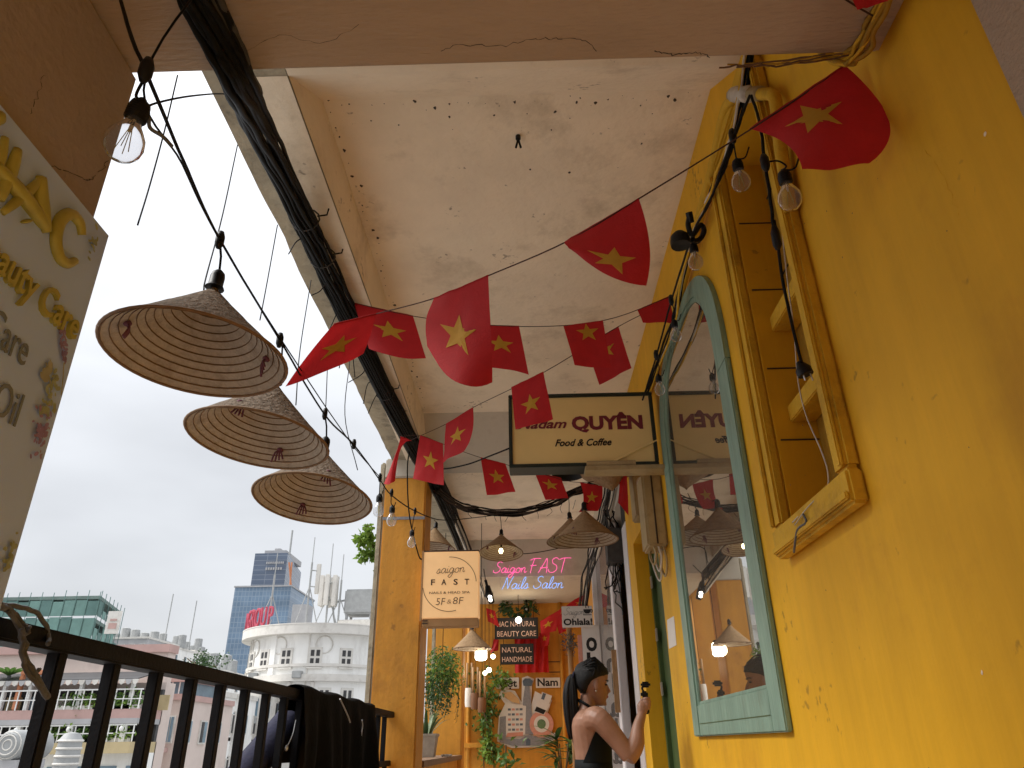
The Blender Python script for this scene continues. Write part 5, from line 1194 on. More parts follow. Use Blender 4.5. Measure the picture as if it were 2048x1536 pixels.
# head: slices along the up axis, facing +X and tilted down a little
HC = W(.345, 1.248, .0)
HT = Matrix.Rotation(R(9), 3, 'Y') @ Matrix.Rotation(R(8), 3, 'Z')
HS = [(.000, .066, .020, .018), (.010, .078, .008, .030), (.024, .083, -.010, .040), (.040, .082, -.035, .049), (.052, .084, -.05, .053), (.066, .083, -.062, .057), (.085, .080, -.078, .063),
      (.105, .078, -.090, .067), (.120, .075, -.096, .070), (.135, .080, -.100, .072), (.155, .083, -.102, .073), (.175, .079, -.099, .071), (.195, .066, -.088, .063), (.210, .047, -.068, .050), (.220, .022, -.042, .030)]
def headpt(f, s, u): return HC + HT @ Vector((f, s, u))
vs = []; fs = []; hn = 24
for u, fr, bk, hw in HS:
    c = (fr + bk) / 2; hx = (fr - bk) / 2
    for j in range(hn):
        a = 2 * math.pi * j / hn; vs.append(headpt(c + hx * math.cos(a), hw * math.sin(a), u))
for i in range(len(HS) - 1):
    for j in range(hn): fs.append((i*hn+j, i*hn+(j+1) % hn, (i+1)*hn+(j+1) % hn, (i+1)*hn+j))
fs += [tuple(range(hn)), tuple((len(HS)-1)*hn+j for j in range(hn))]
bodymb.add(vs, fs)
bodymb.tube([headpt(.074, 0, .118), headpt(.086, 0, .098), headpt(.096, 0, .082), headpt(.084, 0, .074)], [.007, .010, .0125, .009], 10)   # nose
bodymb.ell(headpt(.084, 0, .058), (.010, .018, .0065), 10, 6)
bodymb.ell(headpt(.081, 0, .046), (.010, .016, .007), 10, 6)
bodymb.ell(headpt(.078, 0, .014), (.012, .018, .012), 10, 6)
for s in (-1, 1):
    bodymb.ell(headpt(.006, s * .072, .096), (.017, .010, .031), 10, 8)
    bodymb.tube([headpt(.062, s * .018, .128), headpt(.066, s * .040, .131), headpt(.052, s * .056, .127)], [.005, .006, .004], 6)
me = bodymb.mesh('body', ORG[pw_.name]); fixn(me)
tmp = bpy.data.objects.new('tmp', me); COL.objects.link(tmp)
rm = tmp.modifiers.new('r', 'REMESH'); rm.mode = 'VOXEL'; rm.voxel_size = .0048
sm = tmp.modifiers.new('s', 'SMOOTH'); sm.factor = .5; sm.iterations = 3
me2 = bpy.data.meshes.new_from_object(tmp.evaluated_get(bpy.context.evaluated_depsgraph_get())); bpy.data.objects.remove(tmp)
me2.name = 'body'; me2.materials.clear()
obj('body', me2, 'skin', pw_, smooth=True, fix=False)
# eyes, brows, lips
for s in (-1, 1):
    obj('eye', MB().ell(headpt(.070, s * .031, .112), (.008, .013, .005), 10, 6), 'hair', pw_, smooth=True)
    obj('eyebrow', MB().tube(crv([headpt(.080, s * .014, .130), headpt(.078, s * .034, .136), headpt(.062, s * .052, .131)], 4), .0028, 5), 'hair', pw_)
    obj('earring', MB().ell(headpt(.006, s * .080, .066), (.004, .004, .005), 8, 5), 'zip', pw_, smooth=True)
obj('lips', MB().ell(headpt(.087, 0, .053), (.0085, .017, .0085), 10, 6), 'lips', pw_, smooth=True)
# hair: cap pulled back, then ponytail
hm = MB(); vs = []; fs = []; hn = 30
HH_ = [(.050, -.040, -.062, .045), (.070, -.030, -.085, .060), (.090, -.020, -.099, .071), (.115, .004, -.107, .077), (.135, .045, -.112, .080), (.155, .074, -.114, .081), (.175, .084, -.111, .079), (.197, .074, -.099, .071), (.215, .054, -.078, .057), (.229, .025, -.048, .034)]
for u, fr, bk, hw in HH_:
    c = (fr + bk) / 2; hx = (fr - bk) / 2
    for j in range(hn):
        a = 2 * math.pi * j / hn; k = 1 + .012 * mnoise.noise(Vector((j * .9, u * 20, 2)))
        vs.append(headpt(c + hx * k * math.cos(a), hw * k * math.sin(a), u))
for i in range(len(HH_) - 1):
    for j in range(hn): fs.append((i*hn+j, i*hn+(j+1) % hn, (i+1)*hn+(j+1) % hn, (i+1)*hn+j))
fs += [tuple(range(hn)), tuple((len(HH_)-1)*hn+j for j in range(hn))]
hm.add(vs, fs); hc = obj('hair', hm, 'hair', pw_, smooth=True)
pt = MB(); b0 = headpt(-.105, 0, .135)
for k in range(26):
    a = wr.uniform(0, 6.28); q = .038 * math.sqrt(wr.random()); d = Vector((math.cos(a) * q * .8, math.sin(a) * q, 0))
    c = crv([b0 + Vector((.01, 0, 0)), b0 + Vector((-.022, 0, -.01)) + d * .4, b0 + Vector((-.034, 0, -.09)) + d, b0 + Vector((-.034, .0, -.20)) + d * 1.05, b0 + Vector((-.028, .0, -.29 - wr.uniform(0, .06))) + d * .7], 4)
    pt.tube(c, [.006 + .008 * math.sin(math.pi * min(.97, .1 + .85 * i / (len(c) - 1))) for i in range(len(c))], 6)
obj('ponytail', pt, 'hair', hc, smooth=True)
st_ = MB()
for k in range(150):
    a = wr.uniform(-1.0, 1.0) * 2.6; e0 = wr.uniform(.12, .215)
    j = min(range(len(HH_)), key=lambda i_: abs(HH_[i_][0] - e0)); u, fr, bk, hw = HH_[j]; c = (fr + bk) / 2; hx = (fr - bk) / 2
    p0 = headpt((c + hx * math.cos(a * .55)) * 1.0, hw * math.sin(a * .55) * 1.0, u)
    mid = headpt(-.02, hw * math.sin(a * .55) * 1.12, u * .75 + .05 + .03); cc = headpt(-.01, 0, .12)
    def onc(p, k_): return cc + (p - cc) * k_
    q1 = headpt(-.085, hw * .55 * math.sin(a * .55), .5 * u + .075)
    st_.tube(crv([onc(p0, 1.006), onc(mid, 1.03), onc(q1, 1.06), b0 + Vector((-.006, wr.uniform(-.012, .012), wr.uniform(-.012, .012)))], 5), .0022, 4)
obj('hair_strands', st_, 'hair', hc, smooth=True)
obj('hair_tie', MB().tube([b0 + Vector((-.012 + .012 * math.cos(R(t)) * .5, .022 * math.sin(R(t)), .018 * math.cos(R(t)))) for t in range(0, 361, 30)], .006, 6), 'navy', hc)
# halter dress: skirt shell, front panel, neck strap
sk = MB()
ring_loft(sk, [(W(.35, .20), .20, .22), (W(.348, .45), .165, .195), (W(.346, .62), .135, .168), (W(.345, .75), .125, .158), (W(.342, .86), .117, .146), (W(.340, .935), .104, .127), (W(.340, .975), .101, .124)], 28)
obj('skirt', sk, 'dress', pw_, smooth=True)
fp = MB()
def fpf(u, v):
    rows = [(W(.340, .96), .103, .126), (W(.338, 1.02), .106, .133), (W(.334, 1.09), .117, .146), (W(.326, 1.14), .112, .150), (W(.318, 1.18), .092, .12)]
    t = v * 4; i = min(3, int(t)); f_ = t - i
    c = rows[i][0].lerp(rows[i+1][0], f_); hx = rows[i][1] * (1 - f_) + rows[i+1][1] * f_; hy = rows[i][2] * (1 - f_) + rows[i+1][2] * f_
    lim = R(128) * (1 - v) + R(48) * v
    a = -lim + 2 * lim * u
    return c + Vector((hx * math.cos(a), hy * math.sin(a), 0))
obj('bodice', fp.grid(fpf, 24, 12), 'dress', pw_, smooth=True)
obj('neck_strap', MB().tube([W(.326, 1.238) + Vector((.054 * math.cos(R(t)), .058 * math.sin(R(t)), -.034 * math.cos(R(t)))) for t in range(0, 361, 20)], .0075, 6, sq=1.4), 'dress', pw_, smooth=True)
obj('bracelet', MB().tube([EL.lerp(WR, .72) + Vector((.030 * math.cos(R(t)), .030 * math.sin(R(t)), .012 * math.sin(R(t)))) for t in range(0, 361, 30)], .0018, 5), 'zip', pw_)
# handheld gimbal camera
gc = thing('handheld_camera', 'small black stick camera held up in the woman\'s hand', 'camera', GR)
obj('grip', MB().bbox(GR + Vector((-.010, -.014, -.055)), GR + Vector((.018, .014, .040)), .006), 'socket', gc)
obj('swivel_arm', MB().tube(crv([GR + Vector((.004, 0, .038)), GR + Vector((-.004, 0, .058)), GR + Vector((-.010, 0, .076)), GR + Vector((.0, 0, .086))], 4), .006, 8), 'socket', gc, smooth=True)
obj('lens_head', MB().bbox(GR + Vector((-.016, -.016, .078)), GR + Vector((.036, .016, .108)), .009), 'socket', gc)
obj('grip_top', MB().bbox(GR + Vector((-.020, -.018, .028)), GR + Vector((.018, .018, .060)), .008), 'socket', gc)

# ================================================================== plants
lr = random.Random(31)
def leaf(mb, p, d, n, L_, wd, bend=.25):
    p = Vector(p); d = Vector(d).normalized(); n = Vector(n); s = d.cross(n)
    s = s.normalized() if s.length > 1e-4 else d.orthogonal().normalized(); n = s.cross(d)
    a = p; b = p + d * L_ * .45 + n * L_ * .08; t = p + d * L_ - n * L_ * bend
    mb.add([a, b + s * wd, b - n * wd * .3, b - s * wd, t], [(0, 1, 2), (0, 2, 3), (1, 4, 2), (2, 4, 3)])
def rv(): 
    while True:
        v = Vector((lr.uniform(-1, 1), lr.uniform(-1, 1), lr.uniform(-1, 1)))
        if .05 < v.length < 1: return v.normalized()
# hanging leafy bush
c0 = Vector((-0.946, 8.471, 1.734))
hb = thing('hanging_plant', 'bushy small-leaved hanging plant spilling beside the far orange pillar', 'plant', c0)
for cc, rad, n, m in ((c0 + Vector((0, 0, .10)), (.19, .18, .22), 900, 'leaf'), (c0 + Vector((-.03, 0, -.16)), (.16, .16, .26), 800, 'leaf_dark'), (c0 + Vector((.04, 0, .02)), (.21, .16, .26), 600, 'leaf_light')):
    mb = MB()
    for i in range(n):
        v = rv() * (lr.random() ** .45); p = cc + Vector((v.x * rad[0], v.y * rad[1], v.z * rad[2])) + rv() * .02
        leaf(mb, p, Vector((v.x, v.y, -.6)) + rv() * .6, rv(), lr.uniform(.022, .045), lr.uniform(.006, .012))
    o_ = obj('foliage', mb, m, hb, fix=False)
sm_ = MB()
for i in range(26):
    a = lr.uniform(0, 6.28); q = c0 + Vector((.17 * math.cos(a), .15 * math.sin(a), lr.uniform(-.2, .05)))
    c = crv([q, q + Vector((.02, 0, -.10)), q + Vector((lr.uniform(-.02, .05), 0, -.22 - .1 * lr.random()))], 4); sm_.tube(c, .0018, 4)
    for p in c: leaf(sm_, p, rv() - Vector((0, 0, .5)), rv(), .026, .007)
obj('trailing_stems', sm_, 'leaf_dark', hb, fix=False)
obj('hanger', MB().tube([c0 + Vector((0, 0, .2)), (c0.x, c0.y, 3.34)], .004, 5), 'cable', hb)
# striped plant in a grey planter on the ledge
pz = .952
pp = Vector((-1.080, 8.356, 1.063)); pp.z = pz
pl = thing('potted_plant', 'striped dracaena in a square grey planter standing on the parapet ledge', 'plant', (pp.x, pp.y, pz))
obj('planter', MB().add([pp + Vector(v) for v in ((-.09, -.09, 0), (.09, -.09, 0), (.09, .09, 0), (-.09, .09, 0), (-.115, -.115, .20), (.115, -.115, .20), (.115, .115, .20), (-.115, .115, .20))], [(0, 1, 2, 3), (0, 1, 5, 4), (1, 2, 6, 5), (2, 3, 7, 6), (3, 0, 4, 7), (4, 5, 6, 7)]), 'pot_grey', pl)
obj('planter_rim', MB().bbox(pp + Vector((-.125, -.125, .19)), pp + Vector((.125, .125, .215)), .005), 'pot_grey', pl)
def strap_leaf(mb, b, d, L_, wd):
    d = Vector(d).normalized(); s = d.cross(Vector((0, 0, 1))); s = s.normalized() if s.length > 1e-4 else Vector((1, 0, 0))
    vs = []; fs = []
    for i in range(7):
        t = i / 6; p = Vector(b) + d * L_ * t + Vector((d.x, d.y, 0)) * L_ * .35 * t * t - Vector((0, 0, 1)) * L_ * .28 * t ** 3
        w_ = wd * math.sin(math.pi * min(1, .18 + .82 * t)) ** .7
        vs += [p + s * w_, p - Vector((0, 0, w_ * .3)), p - s * w_]
    for i in range(6): fs += [(i*3, i*3+1, i*3+4, i*3+3), (i*3+1, i*3+2, i*3+5, i*3+4)]
    mb.add(vs, fs)
for i in range(26):
    a = lr.uniform(0, 6.28); mb = MB(); strap_leaf(mb, pp + Vector((.04 * math.cos(a), .04 * math.sin(a), .20)), (math.cos(a) * lr.uniform(.1, .8), math.sin(a) * lr.uniform(.1, .8), 1), lr.uniform(.18, .36), lr.uniform(.014, .024))
    obj('leaf', mb, 'leaf_stripe' if i % 3 else 'leaf_dark', pl, smooth=True, fix=False)
dbr = MB()
for i in range(14):
    q = pp + Vector((.16 + .10 * lr.random(), lr.uniform(-.1, .1), .012)); dbr.ell(q, (lr.uniform(.01, .022), .015, .012), 7, 4)
tag(obj('pebble_pile', dbr, 'pot_grey'), 'small heap of pebbles on the parapet ledge beside the planter', 'pebbles')
# creeper on the end wall with jars
cp = thing('climbing_plant', 'climbing plant with thin stems trained up the orange end wall', 'plant', (-.6, 11.8, FL))
for sx, pts in enumerate(([(-0.686, 11.979, 0.755), (-0.704, 12.019, 1.123), (-0.676, 12.039, 1.532), (-0.521, 11.982, 1.876), (-0.367, 12.007, 2.055)], [(-0.540, 11.982, 0.753), (-0.556, 11.864, 0.989), (-0.632, 11.921, 1.322), (-0.734, 11.970, 1.668), (-0.702, 11.802, 2.007)], [(-0.444, 11.983, 1.875), (-0.217, 12.170, 1.957), (-0.104, 12.242, 1.816), (-0.148, 12.345, 1.607)], [(-0.661, 12.040, 1.531), (-0.380, 12.265, 1.536), (-0.231, 12.448, 1.399), (-0.274, 12.516, 1.260)], [(-0.559, 11.930, 0.858), (-0.651, 11.862, 0.990), (-0.607, 11.877, 1.187)])):
    c = crv(pts, 8); obj('stem', MB().tube(c, .010, 5), 'stem', cp, smooth=True)
    mb = MB()
    for p in c[3 if sx < 2 else 0:]:
        for k in range(5 if sx < 2 else 7):
            leaf(mb, p + rv() * .06, rv() - Vector((0, 0, .4)), rv(), lr.uniform(.06, .12), lr.uniform(.016, .03))
    obj('leaves', mb, 'leaf' if sx % 2 else 'leaf_light', cp, fix=False)
mb = MB()
for p0 in ((-0.777, 11.783, 2.042), (-0.438, 11.825, 1.970), (-0.823, 11.934, 1.737), (-0.558, 11.957, 1.700), (-0.711, 11.996, 1.393)):
    for k in range(34): leaf(mb, Vector(p0) + Vector((lr.gauss(0, .09), lr.gauss(0, .06), lr.gauss(0, .09))), rv() - Vector((0, 0, .5)), rv(), lr.uniform(.05, .11), lr.uniform(.014, .028))
obj('leaves', mb, 'leaf', cp, fix=False)
for i, (p, m, h) in enumerate((((-0.898, 11.732, 1.693), 'pot_white', .26), ((-0.803, 11.648, 1.639), 'pot_brown', .22), ((-0.694, 11.568, 1.580), 'pot_brown', .20))):
    p = Vector(p); t = thing('hanging_jar', ('white jar of the three hung under bamboo sticks', 'brown jar between the white jar and the smallest jar', 'smallest brown jar hung next to the climbing plant')[i], 'jar', p, 'jars hung beside the climbing plant')
    obj('jar', MB().lathe([(.001, -h / 2), (.055, -h / 2), (.062, -h * .3), (.062, h * .3), (.055, h / 2), (.05, h / 2), (.05, -h * .4), (.001, -h * .4)], p, 16), m, t, smooth=True, autos=40)
    for dx in (-.03, .04):
        obj('bamboo_stick', MB().tube([p + Vector((dx, 0, h * .4)), p + Vector((dx, 0, h * .4 + .38))], .018, 8), 'bamboo', t, smooth=True)
    obj('wire', MB().tube([p + Vector((0, 0, h * .5)), (p.x, p.y + .02, 3.1)], .003, 4), 'cable', t)
# plant beside the woman
q0 = Vector((0.421, 10.943, 0.626)); q0.z = .55
bp2 = thing('potted_plant', 'broad dark-leaved plant in a pot beside the woman', 'plant', (q0.x, q0.y, FL))
obj('pot', MB().lathe([(.001, FL), (.15, FL), (.19, FL + .45), (.20, FL + .47), (.17, FL + .47), (.001, FL + .42)], (q0.x, q0.y, 0), 20), 'pot_brown', bp2, smooth=True, autos=40)
for i in range(7):
    a = lr.uniform(0, 6.28); top = Vector((q0.x + .10 * math.cos(a), q0.y + .1 * math.sin(a), lr.uniform(.85, 1.18)))
    obj('stem', MB().tube(crv([(q0.x, q0.y, .35), (q0.x + .04 * math.cos(a), q0.y, .7), top], 4), .009, 6), 'stem', bp2, smooth=True)
    for k in range(7):
        b = a + lr.uniform(-1.6, 1.6); mb = MB(); strap_leaf(mb, top - Vector((0, 0, .03 * k)), (math.cos(b), math.sin(b), lr.uniform(-.1, .9)), lr.uniform(.22, .36), lr.uniform(.025, .038)); obj('leaf', mb, 'leaf_dark' if k % 3 else 'leaf', bp2, smooth=True, fix=False)
q1 = Vector((-0.350, 11.534, 0.762))
b3 = thing('potted_plant', 'small leafy plant sprouting below the city decal', 'plant', (q1.x, q1.y, FL))
obj('pot', MB().lathe([(.001, FL), (.10, FL), (.13, FL + .62), (.001, FL + .6)], (q1.x, q1.y, 0), 16), 'pot_white', b3, smooth=True, autos=40)
mb = MB()
for i in range(70): leaf(mb, Vector((q1.x + lr.gauss(0, .09), q1.y + lr.gauss(0, .07), lr.uniform(.45, 1.12))), rv() + Vector((0, 0, .4)), rv(), lr.uniform(.09, .16), lr.uniform(.02, .035))
obj('leaves', mb, 'leaf', b3, fix=False); obj('stem', MB().tube([(q1.x, q1.y, .4), (q1.x, q1.y, 1.05)], .012, 6), 'stem', b3)
# dried bunch and dark garland by the coffee banner
db = thing('dried_bunch', 'bunch of dried grass hanging left of the tall white banner', 'plant', (0.554, 10.149, 2.225))
mb = MB()
for i in range(160): 
    p = Vector((0.562, 10.126, 2.272)) + Vector((lr.gauss(0, .045), lr.gauss(0, .04), lr.gauss(0, .07))); leaf(mb, p, rv() - Vector((0, 0, .4)), rv(), .07, .008)
obj('dry_leaves', mb, 'vine_dry', db, fix=False)
obj('post', MB().tube([(db.location.x, db.location.y, FL), (db.location.x, db.location.y, db.location.z + .3)], .035, 10), 'bamboo', db, smooth=True)
gr_ = thing('leaf_garland', 'dark green leaf garland above the black beauty sign', 'garland', (-0.195, 11.805, 2.915))
mb = MB()
for i in range(240):
    t = lr.random(); p = Vector((-0.431, 11.803, 2.911)).lerp(Vector((0.136, 11.802, 2.931)), t) + Vector((0, lr.gauss(0, .03), .10 * math.sin(t * 9) + lr.gauss(0, .06))); leaf(mb, p, rv() - Vector((0, 0, .5)), rv(), .09, .022)
obj('leaves', mb, 'leaf_dark', gr_, fix=False)
obj('vine', MB().tube(crv([(-0.550, 11.821, 2.870), (-0.350, 11.763, 2.994), (-0.074, 11.755, 3.019), (0.197, 11.831, 2.874)], 5), .008, 5), 'stem', gr_)
# leafy branch outside the pillar
ob = thing('leafy_branch', 'light green leafy branch poking out from behind the orange pillar', 'branch', (-1.3, 6.5, 2.4))
for pts in ([(-1.22, 6.9, 2.0), (-1.304, 6.274, 2.545), (-1.345, 6.224, 2.643), (-1.372, 6.156, 2.779)], [(-1.304, 6.274, 2.545), (-1.377, 6.262, 2.565), (-1.421, 6.275, 2.539)], [(-1.331, 6.215, 2.662), (-1.404, 6.204, 2.682), (-1.431, 6.217, 2.655)]):
    c = crv(pts, 5); obj('twig', MB().tube(c, .004, 5), 'stem', ob); mb = MB()
    for p in c[4:] if len(pts) == 4 else c:
        for k in range(8): leaf(mb, p + rv() * .035, rv() - Vector((0, 0, .5)), rv(), lr.uniform(.04, .075), lr.uniform(.016, .026))
    obj('leaves', mb, 'leaf_light', ob, fix=False)
# ================================================================== lit lamps at the far end
jl = thing('jar_lamp', 'bright white glowing jar lamp under the pale conical hat', 'lamp', (-0.561, 9.110, 2.032))
q = Vector((-0.561, 9.113, 2.027))
obj('glow_jar', MB().lathe([(.001, -.075), (.05, -.075), (.068, -.055), (.068, .055), (.06, .07), (.001, .07)], q, 18), 'lamp_white', jl, smooth=True)
obj('cap', MB().lathe([(.05, .07), (.05, .10), (.001, .11)], q, 14), 'socket', jl); obj('cord', MB().tube([q + Vector((0, 0, .10)), (q.x, q.y, 3.6)], .004, 5), 'cable', jl)
point('jar_lamp_light', q + Vector((0, -.12, -.02)), 1.6, (1, .85, .62), jl, .07)
for i, (p, r_) in enumerate((((-0.136, 11.339, 2.731), .045), ((-0.507, 11.043, 2.191), .034), ((-0.569, 11.128, 2.018), .032), ((-0.628, 11.146, 1.980), .03))):
    p = Vector(p); t = thing('globe_bulb', ('lit white globe bulb in front of the black beauty sign', 'lit warm globe bulb left of the handmade sign', 'lit pale globe bulb above the climbing plant', 'lit yellow globe bulb touching the climbing plant')[i], 'light bulb', p, 'lit globe bulbs at the end wall')
    obj('globe', MB().ell(p, (r_, r_, r_), 14, 10), 'lamp_white' if i in (0, 2) else 'lamp_warm', t, smooth=True)
    obj('cap', MB().tube([p + Vector((0, 0, r_ * .8)), p + Vector((0, 0, r_ * 1.7))], r_ * .45, 8), 'socket', t); obj('cord', MB().tube([p + Vector((0, 0, r_ * 1.6)), (p.x, p.y, 3.1)], .004, 5), 'cable', t)
    point('globe_light', p + Vector((0, -.15, 0)), (1.2, .6, .6, .6)[i], (1, .8, .5), t, .05)
pc2 = thing('ceiling_camera', 'dark dome camera above the garland at the end wall', 'camera', (-0.012, 11.778, 2.976))
q = Vector((-0.013, 11.785, 2.961)); obj('dome', MB().ell(q, (.05, .05, .06), 12, 8), 'socket', pc2, smooth=True); obj('eye', MB().ell(q + Vector((0, -.045, -.01)), (.018, .012, .018), 8, 6), 'zip', pc2, smooth=True); obj('mount', MB().tube([q, (q.x, q.y, 3.1)], .015, 8), 'socket', pc2)
# carved notice by the shop door and small papers on the wall
nb = thing('menu_board', 'narrow ivory menu board standing edge-on beside the shop glass', 'board', (0.837, 7.626, 1.468))
a = Vector((0.774, 7.200, 1.833)); b = Vector((0.802, 7.200, 1.299))
obj('panel', MB().bbox((a.x, 7.18, b.z), (a.x + .075, 7.21, a.z), .004), 'bamboo', nb)
obj('frame', MB().bbox((a.x + .076, 7.175, b.z - .02), (a.x + .095, 7.215, a.z + .02), .004), 'dark_gap', nb)
pr_ = thing('paper_notice', 'small faded paper notice taped on the yellow wall beside the window', 'notice', (0.848, 4.522, 1.634))
obj('sheet', MB().prism([(0.849, 4.611, 1.718), (0.849, 4.379, 1.706), (0.849, 4.399, 1.549), (0.849, 4.645, 1.555)], (-.001, 0, 0)), 'cut_white', pr_)
ceil_hook = thing('ceiling_hook', 'small black metal hook in the middle of the ceiling', 'hook', (0.007, 2.529, 3.600))
q = Vector((0.007, 2.518, 3.598))
obj('base', MB().tube([q, q + Vector((0, 0, -.02))], .012, 8), 'socket', ceil_hook)
for d in (-.012, .012): obj('prong', MB().tube([q + Vector((0, 0, -.018)), q + Vector((d, .02, -.055))], .005, 6), 'socket', ceil_hook)

# ================================================================== the city
GZ = -19.0
struct(obj('ground', MB().add([(-3000, -200, GZ), (3000, -200, GZ), (3000, 4000, GZ), (-3000, 4000, GZ)], [(0, 1, 2, 3)]), 'pale_ground'))
cr_ = random.Random(77)
# --- white building with rounded corner
C = Vector((-20.6, 77, 9.9)); C = Vector((C.x, 77.0, 0))
WB = thing('white_building', 'white rounded corner building with wide cornice and red rooftop letters', 'building', (C.x, C.y, GZ))
zt = (-19.33, 70, 11.3)[2]; zc = (-19.24, 70, 10.5)[2]
RW = 7.0
def drum(mb, r0, r1, z0, z1, a0=150, a1=400, n=72):
    vs = []
    for i in range(n + 1):
        a = R(a0 + (a1 - a0) * i / n)
        for r_, z_ in ((r0, z0), (r1, z0), (r1, z1), (r0, z1)): vs.append((C.x + r_ * math.cos(a), C.y + r_ * math.sin(a), z_))
    fs = [(i*4+j, i*4+(j+1) % 4, (i+1)*4+(j+1) % 4, (i+1)*4+j) for i in range(n) for j in range(4)] + [(0, 1, 2, 3), tuple(n*4+j for j in range(4))]
    mb.add(vs, fs)
mb = MB(); drum(mb, .3, RW, GZ, zc); obj('wall', mb, 'city_white', WB)
mb = MB(); drum(mb, .3, RW + .95, zc, zt); obj('cornice', mb, 'city_trim', WB)
mb = MB(); drum(mb, RW + .6, RW + .98, zt, zt + .10); obj('coping', mb, 'city_trim', WB)
zb = [(-18.96, 70, 7.811)[2], (-18.88, 70, 7.047)[2], (-18.82, 70, 6.458)[2]]
mb = MB(); drum(mb, RW - .1, RW + .45, zb[2], zb[1]); obj('balcony_band', mb, 'city_trim', WB)
mb = MB(); drum(mb, RW - .1, RW + .22, zb[0] - .1, zb[0] + .15); obj('string_course', mb, 'city_trim', WB)
for k in range(3):
    mb = MB(); drum(mb, RW - .1, RW + .5, zb[2] - 3.6 * (k + 1), zb[2] - 3.6 * (k + 1) + .7); obj('balcony_band', mb, 'city_trim', WB)
def cwin(a, z, wd, h, nx=2, nz=2, par=WB):
    A = R(a); u = Vector((-math.sin(A), math.cos(A), 0)); n = Vector((math.cos(A), math.sin(A), 0)); c = Vector((C.x, C.y, z)) + n * (RW - .06)
    def bx(x0, x1, z0, z1, d0, d1):
        return MB().add([c + u * x + n * d + Vector((0, 0, zz_)) for zz_ in (z0, z1) for x, d in ((x0, d0), (x1, d0), (x1, d1), (x0, d1))], [(0, 3, 2, 1), (4, 5, 6, 7), (0, 1, 5, 4), (1, 2, 6, 5), (2, 3, 7, 6), (3, 0, 4, 7)])
    w_ = obj('window', bx(-wd/2 - .12, wd/2 + .12, -h/2 - .12, h/2 + .12, -.02, .16), 'city_trim', par)
    for i in range(nx):
        for j in range(nz):
            x0 = -wd/2 + wd * i / nx + .09; x1 = -wd/2 + wd * (i + 1) / nx - .09; z0 = -h/2 + h * j / nz + .10; z1 = -h/2 + h * (j + 1) / nz - .10
            obj('pane', bx(x0, x1, z0, z1, .12, .185), 'city_dark', w_)
    obj('sill', bx(-wd/2 - .2, wd/2 + .2, -h/2 - .25, -h/2 - .12, .0, .3), 'city_trim', w_)
z_w = (-19.03, 70, 8.497)[2]
for a in (197, 216, 236, 257, 279, 302): cwin(a, z_w, 1.0, 1.45)
for k in range(4):
    for a in (205, 222, 240, 255, 270, 288, 305): cwin(a, zb[2] - 1.55 - 3.6 * k, .95, 1.8)
    for a in (213, 231, 262, 279):
        A = R(a); p = Vector((C.x + (RW + .12) * math.cos(A), C.y + (RW + .12) * math.sin(A), zb[2] - .3 - 3.6 * k)); obj('corbel', MB().bbox(p - Vector((.18, .18, .5)), p + Vector((.18, .18, .28)), .05), 'city_trim', WB)
for a in (203, 221, 250, 285):       # round plaster reliefs
    A = R(a); n = Vector((math.cos(A), math.sin(A), 0)); u = Vector((-math.sin(A), math.cos(A), 0)); c = Vector((C.x, C.y, zc - .9)) + n * (RW + .02)
    obj('relief_ring', MB().tube([c + u * .75 * math.cos(R(t)) + Vector((0, 0, .75 * math.sin(R(t)))) for t in range(0, 361, 20)], .06, 5), 'city_trim', WB, smooth=True)
A = R(245); n = Vector((math.cos(A), math.sin(A), 0)); u = Vector((-math.sin(A), math.cos(A), 0)); c = Vector((C.x, C.y, 0)) + n * (RW + .06)
obj('pilaster', MB().add([c + u * x + n * d + Vector((0, 0, z)) for z in (zb[1], zc) for x, d in ((-.3, -.2), (.3, -.2), (.3, .12), (-.3, .12))], [(0, 3, 2, 1), (4, 5, 6, 7), (0, 1, 5, 4), (1, 2, 6, 5), (2, 3, 7, 6), (3, 0, 4, 7)]), 'city_white', WB)
for a, z in ((209, zb[2] - 2.4), (247, zb[2] - 2.6), (263, zb[2] - 2.5), (228, zb[0] - .75), (268, zb[0] - .8)):
    A = R(a); p = Vector((C.x + (RW + .3) * math.cos(A), C.y + (RW + .3) * math.sin(A), z)); obj('ac_unit', MB().bbox(p - Vector((.42, .3, .3)), p + Vector((.42, .3, .3)), .04), 'city_steel', WB)
for a in (214, 246.5, 274):
    A = R(a); p = Vector((C.x + (RW + .08) * math.cos(A), C.y + (RW + .08) * math.sin(A), 0)); obj('drain_pipe', MB().tube([(p.x, p.y, GZ), (p.x, p.y, zc)], .07, 6), 'city_trim', WB)
# red rooftop letters standing on the parapet, following the curve
RS = thing('rooftop_letters', 'row of red letters standing on the white cornice', 'sign', (C.x, C.y - 7, zt + .10))
word = 'ARA GROUP'
for i, ch in enumerate(word):
    if ch == ' ': continue
    A = R(188 + 55 * i / 8); n = Vector((math.cos(A), math.sin(A), 0)); u = Vector((-math.sin(A), math.cos(A), 0)); p = Vector((C.x, C.y, zt + .12)) + n * (RW + .75)
    text('letter', ch, p, u, (0, 0, 1), 2.5, 'city_red', RS, .10, -.01, 0, 'CENTER', .50)
    obj('prop', MB().tube([p + Vector((0, 0, -.05)), p + Vector((0, 0, .5)) - n * .2], .05, 5), 'city_steel', RS)
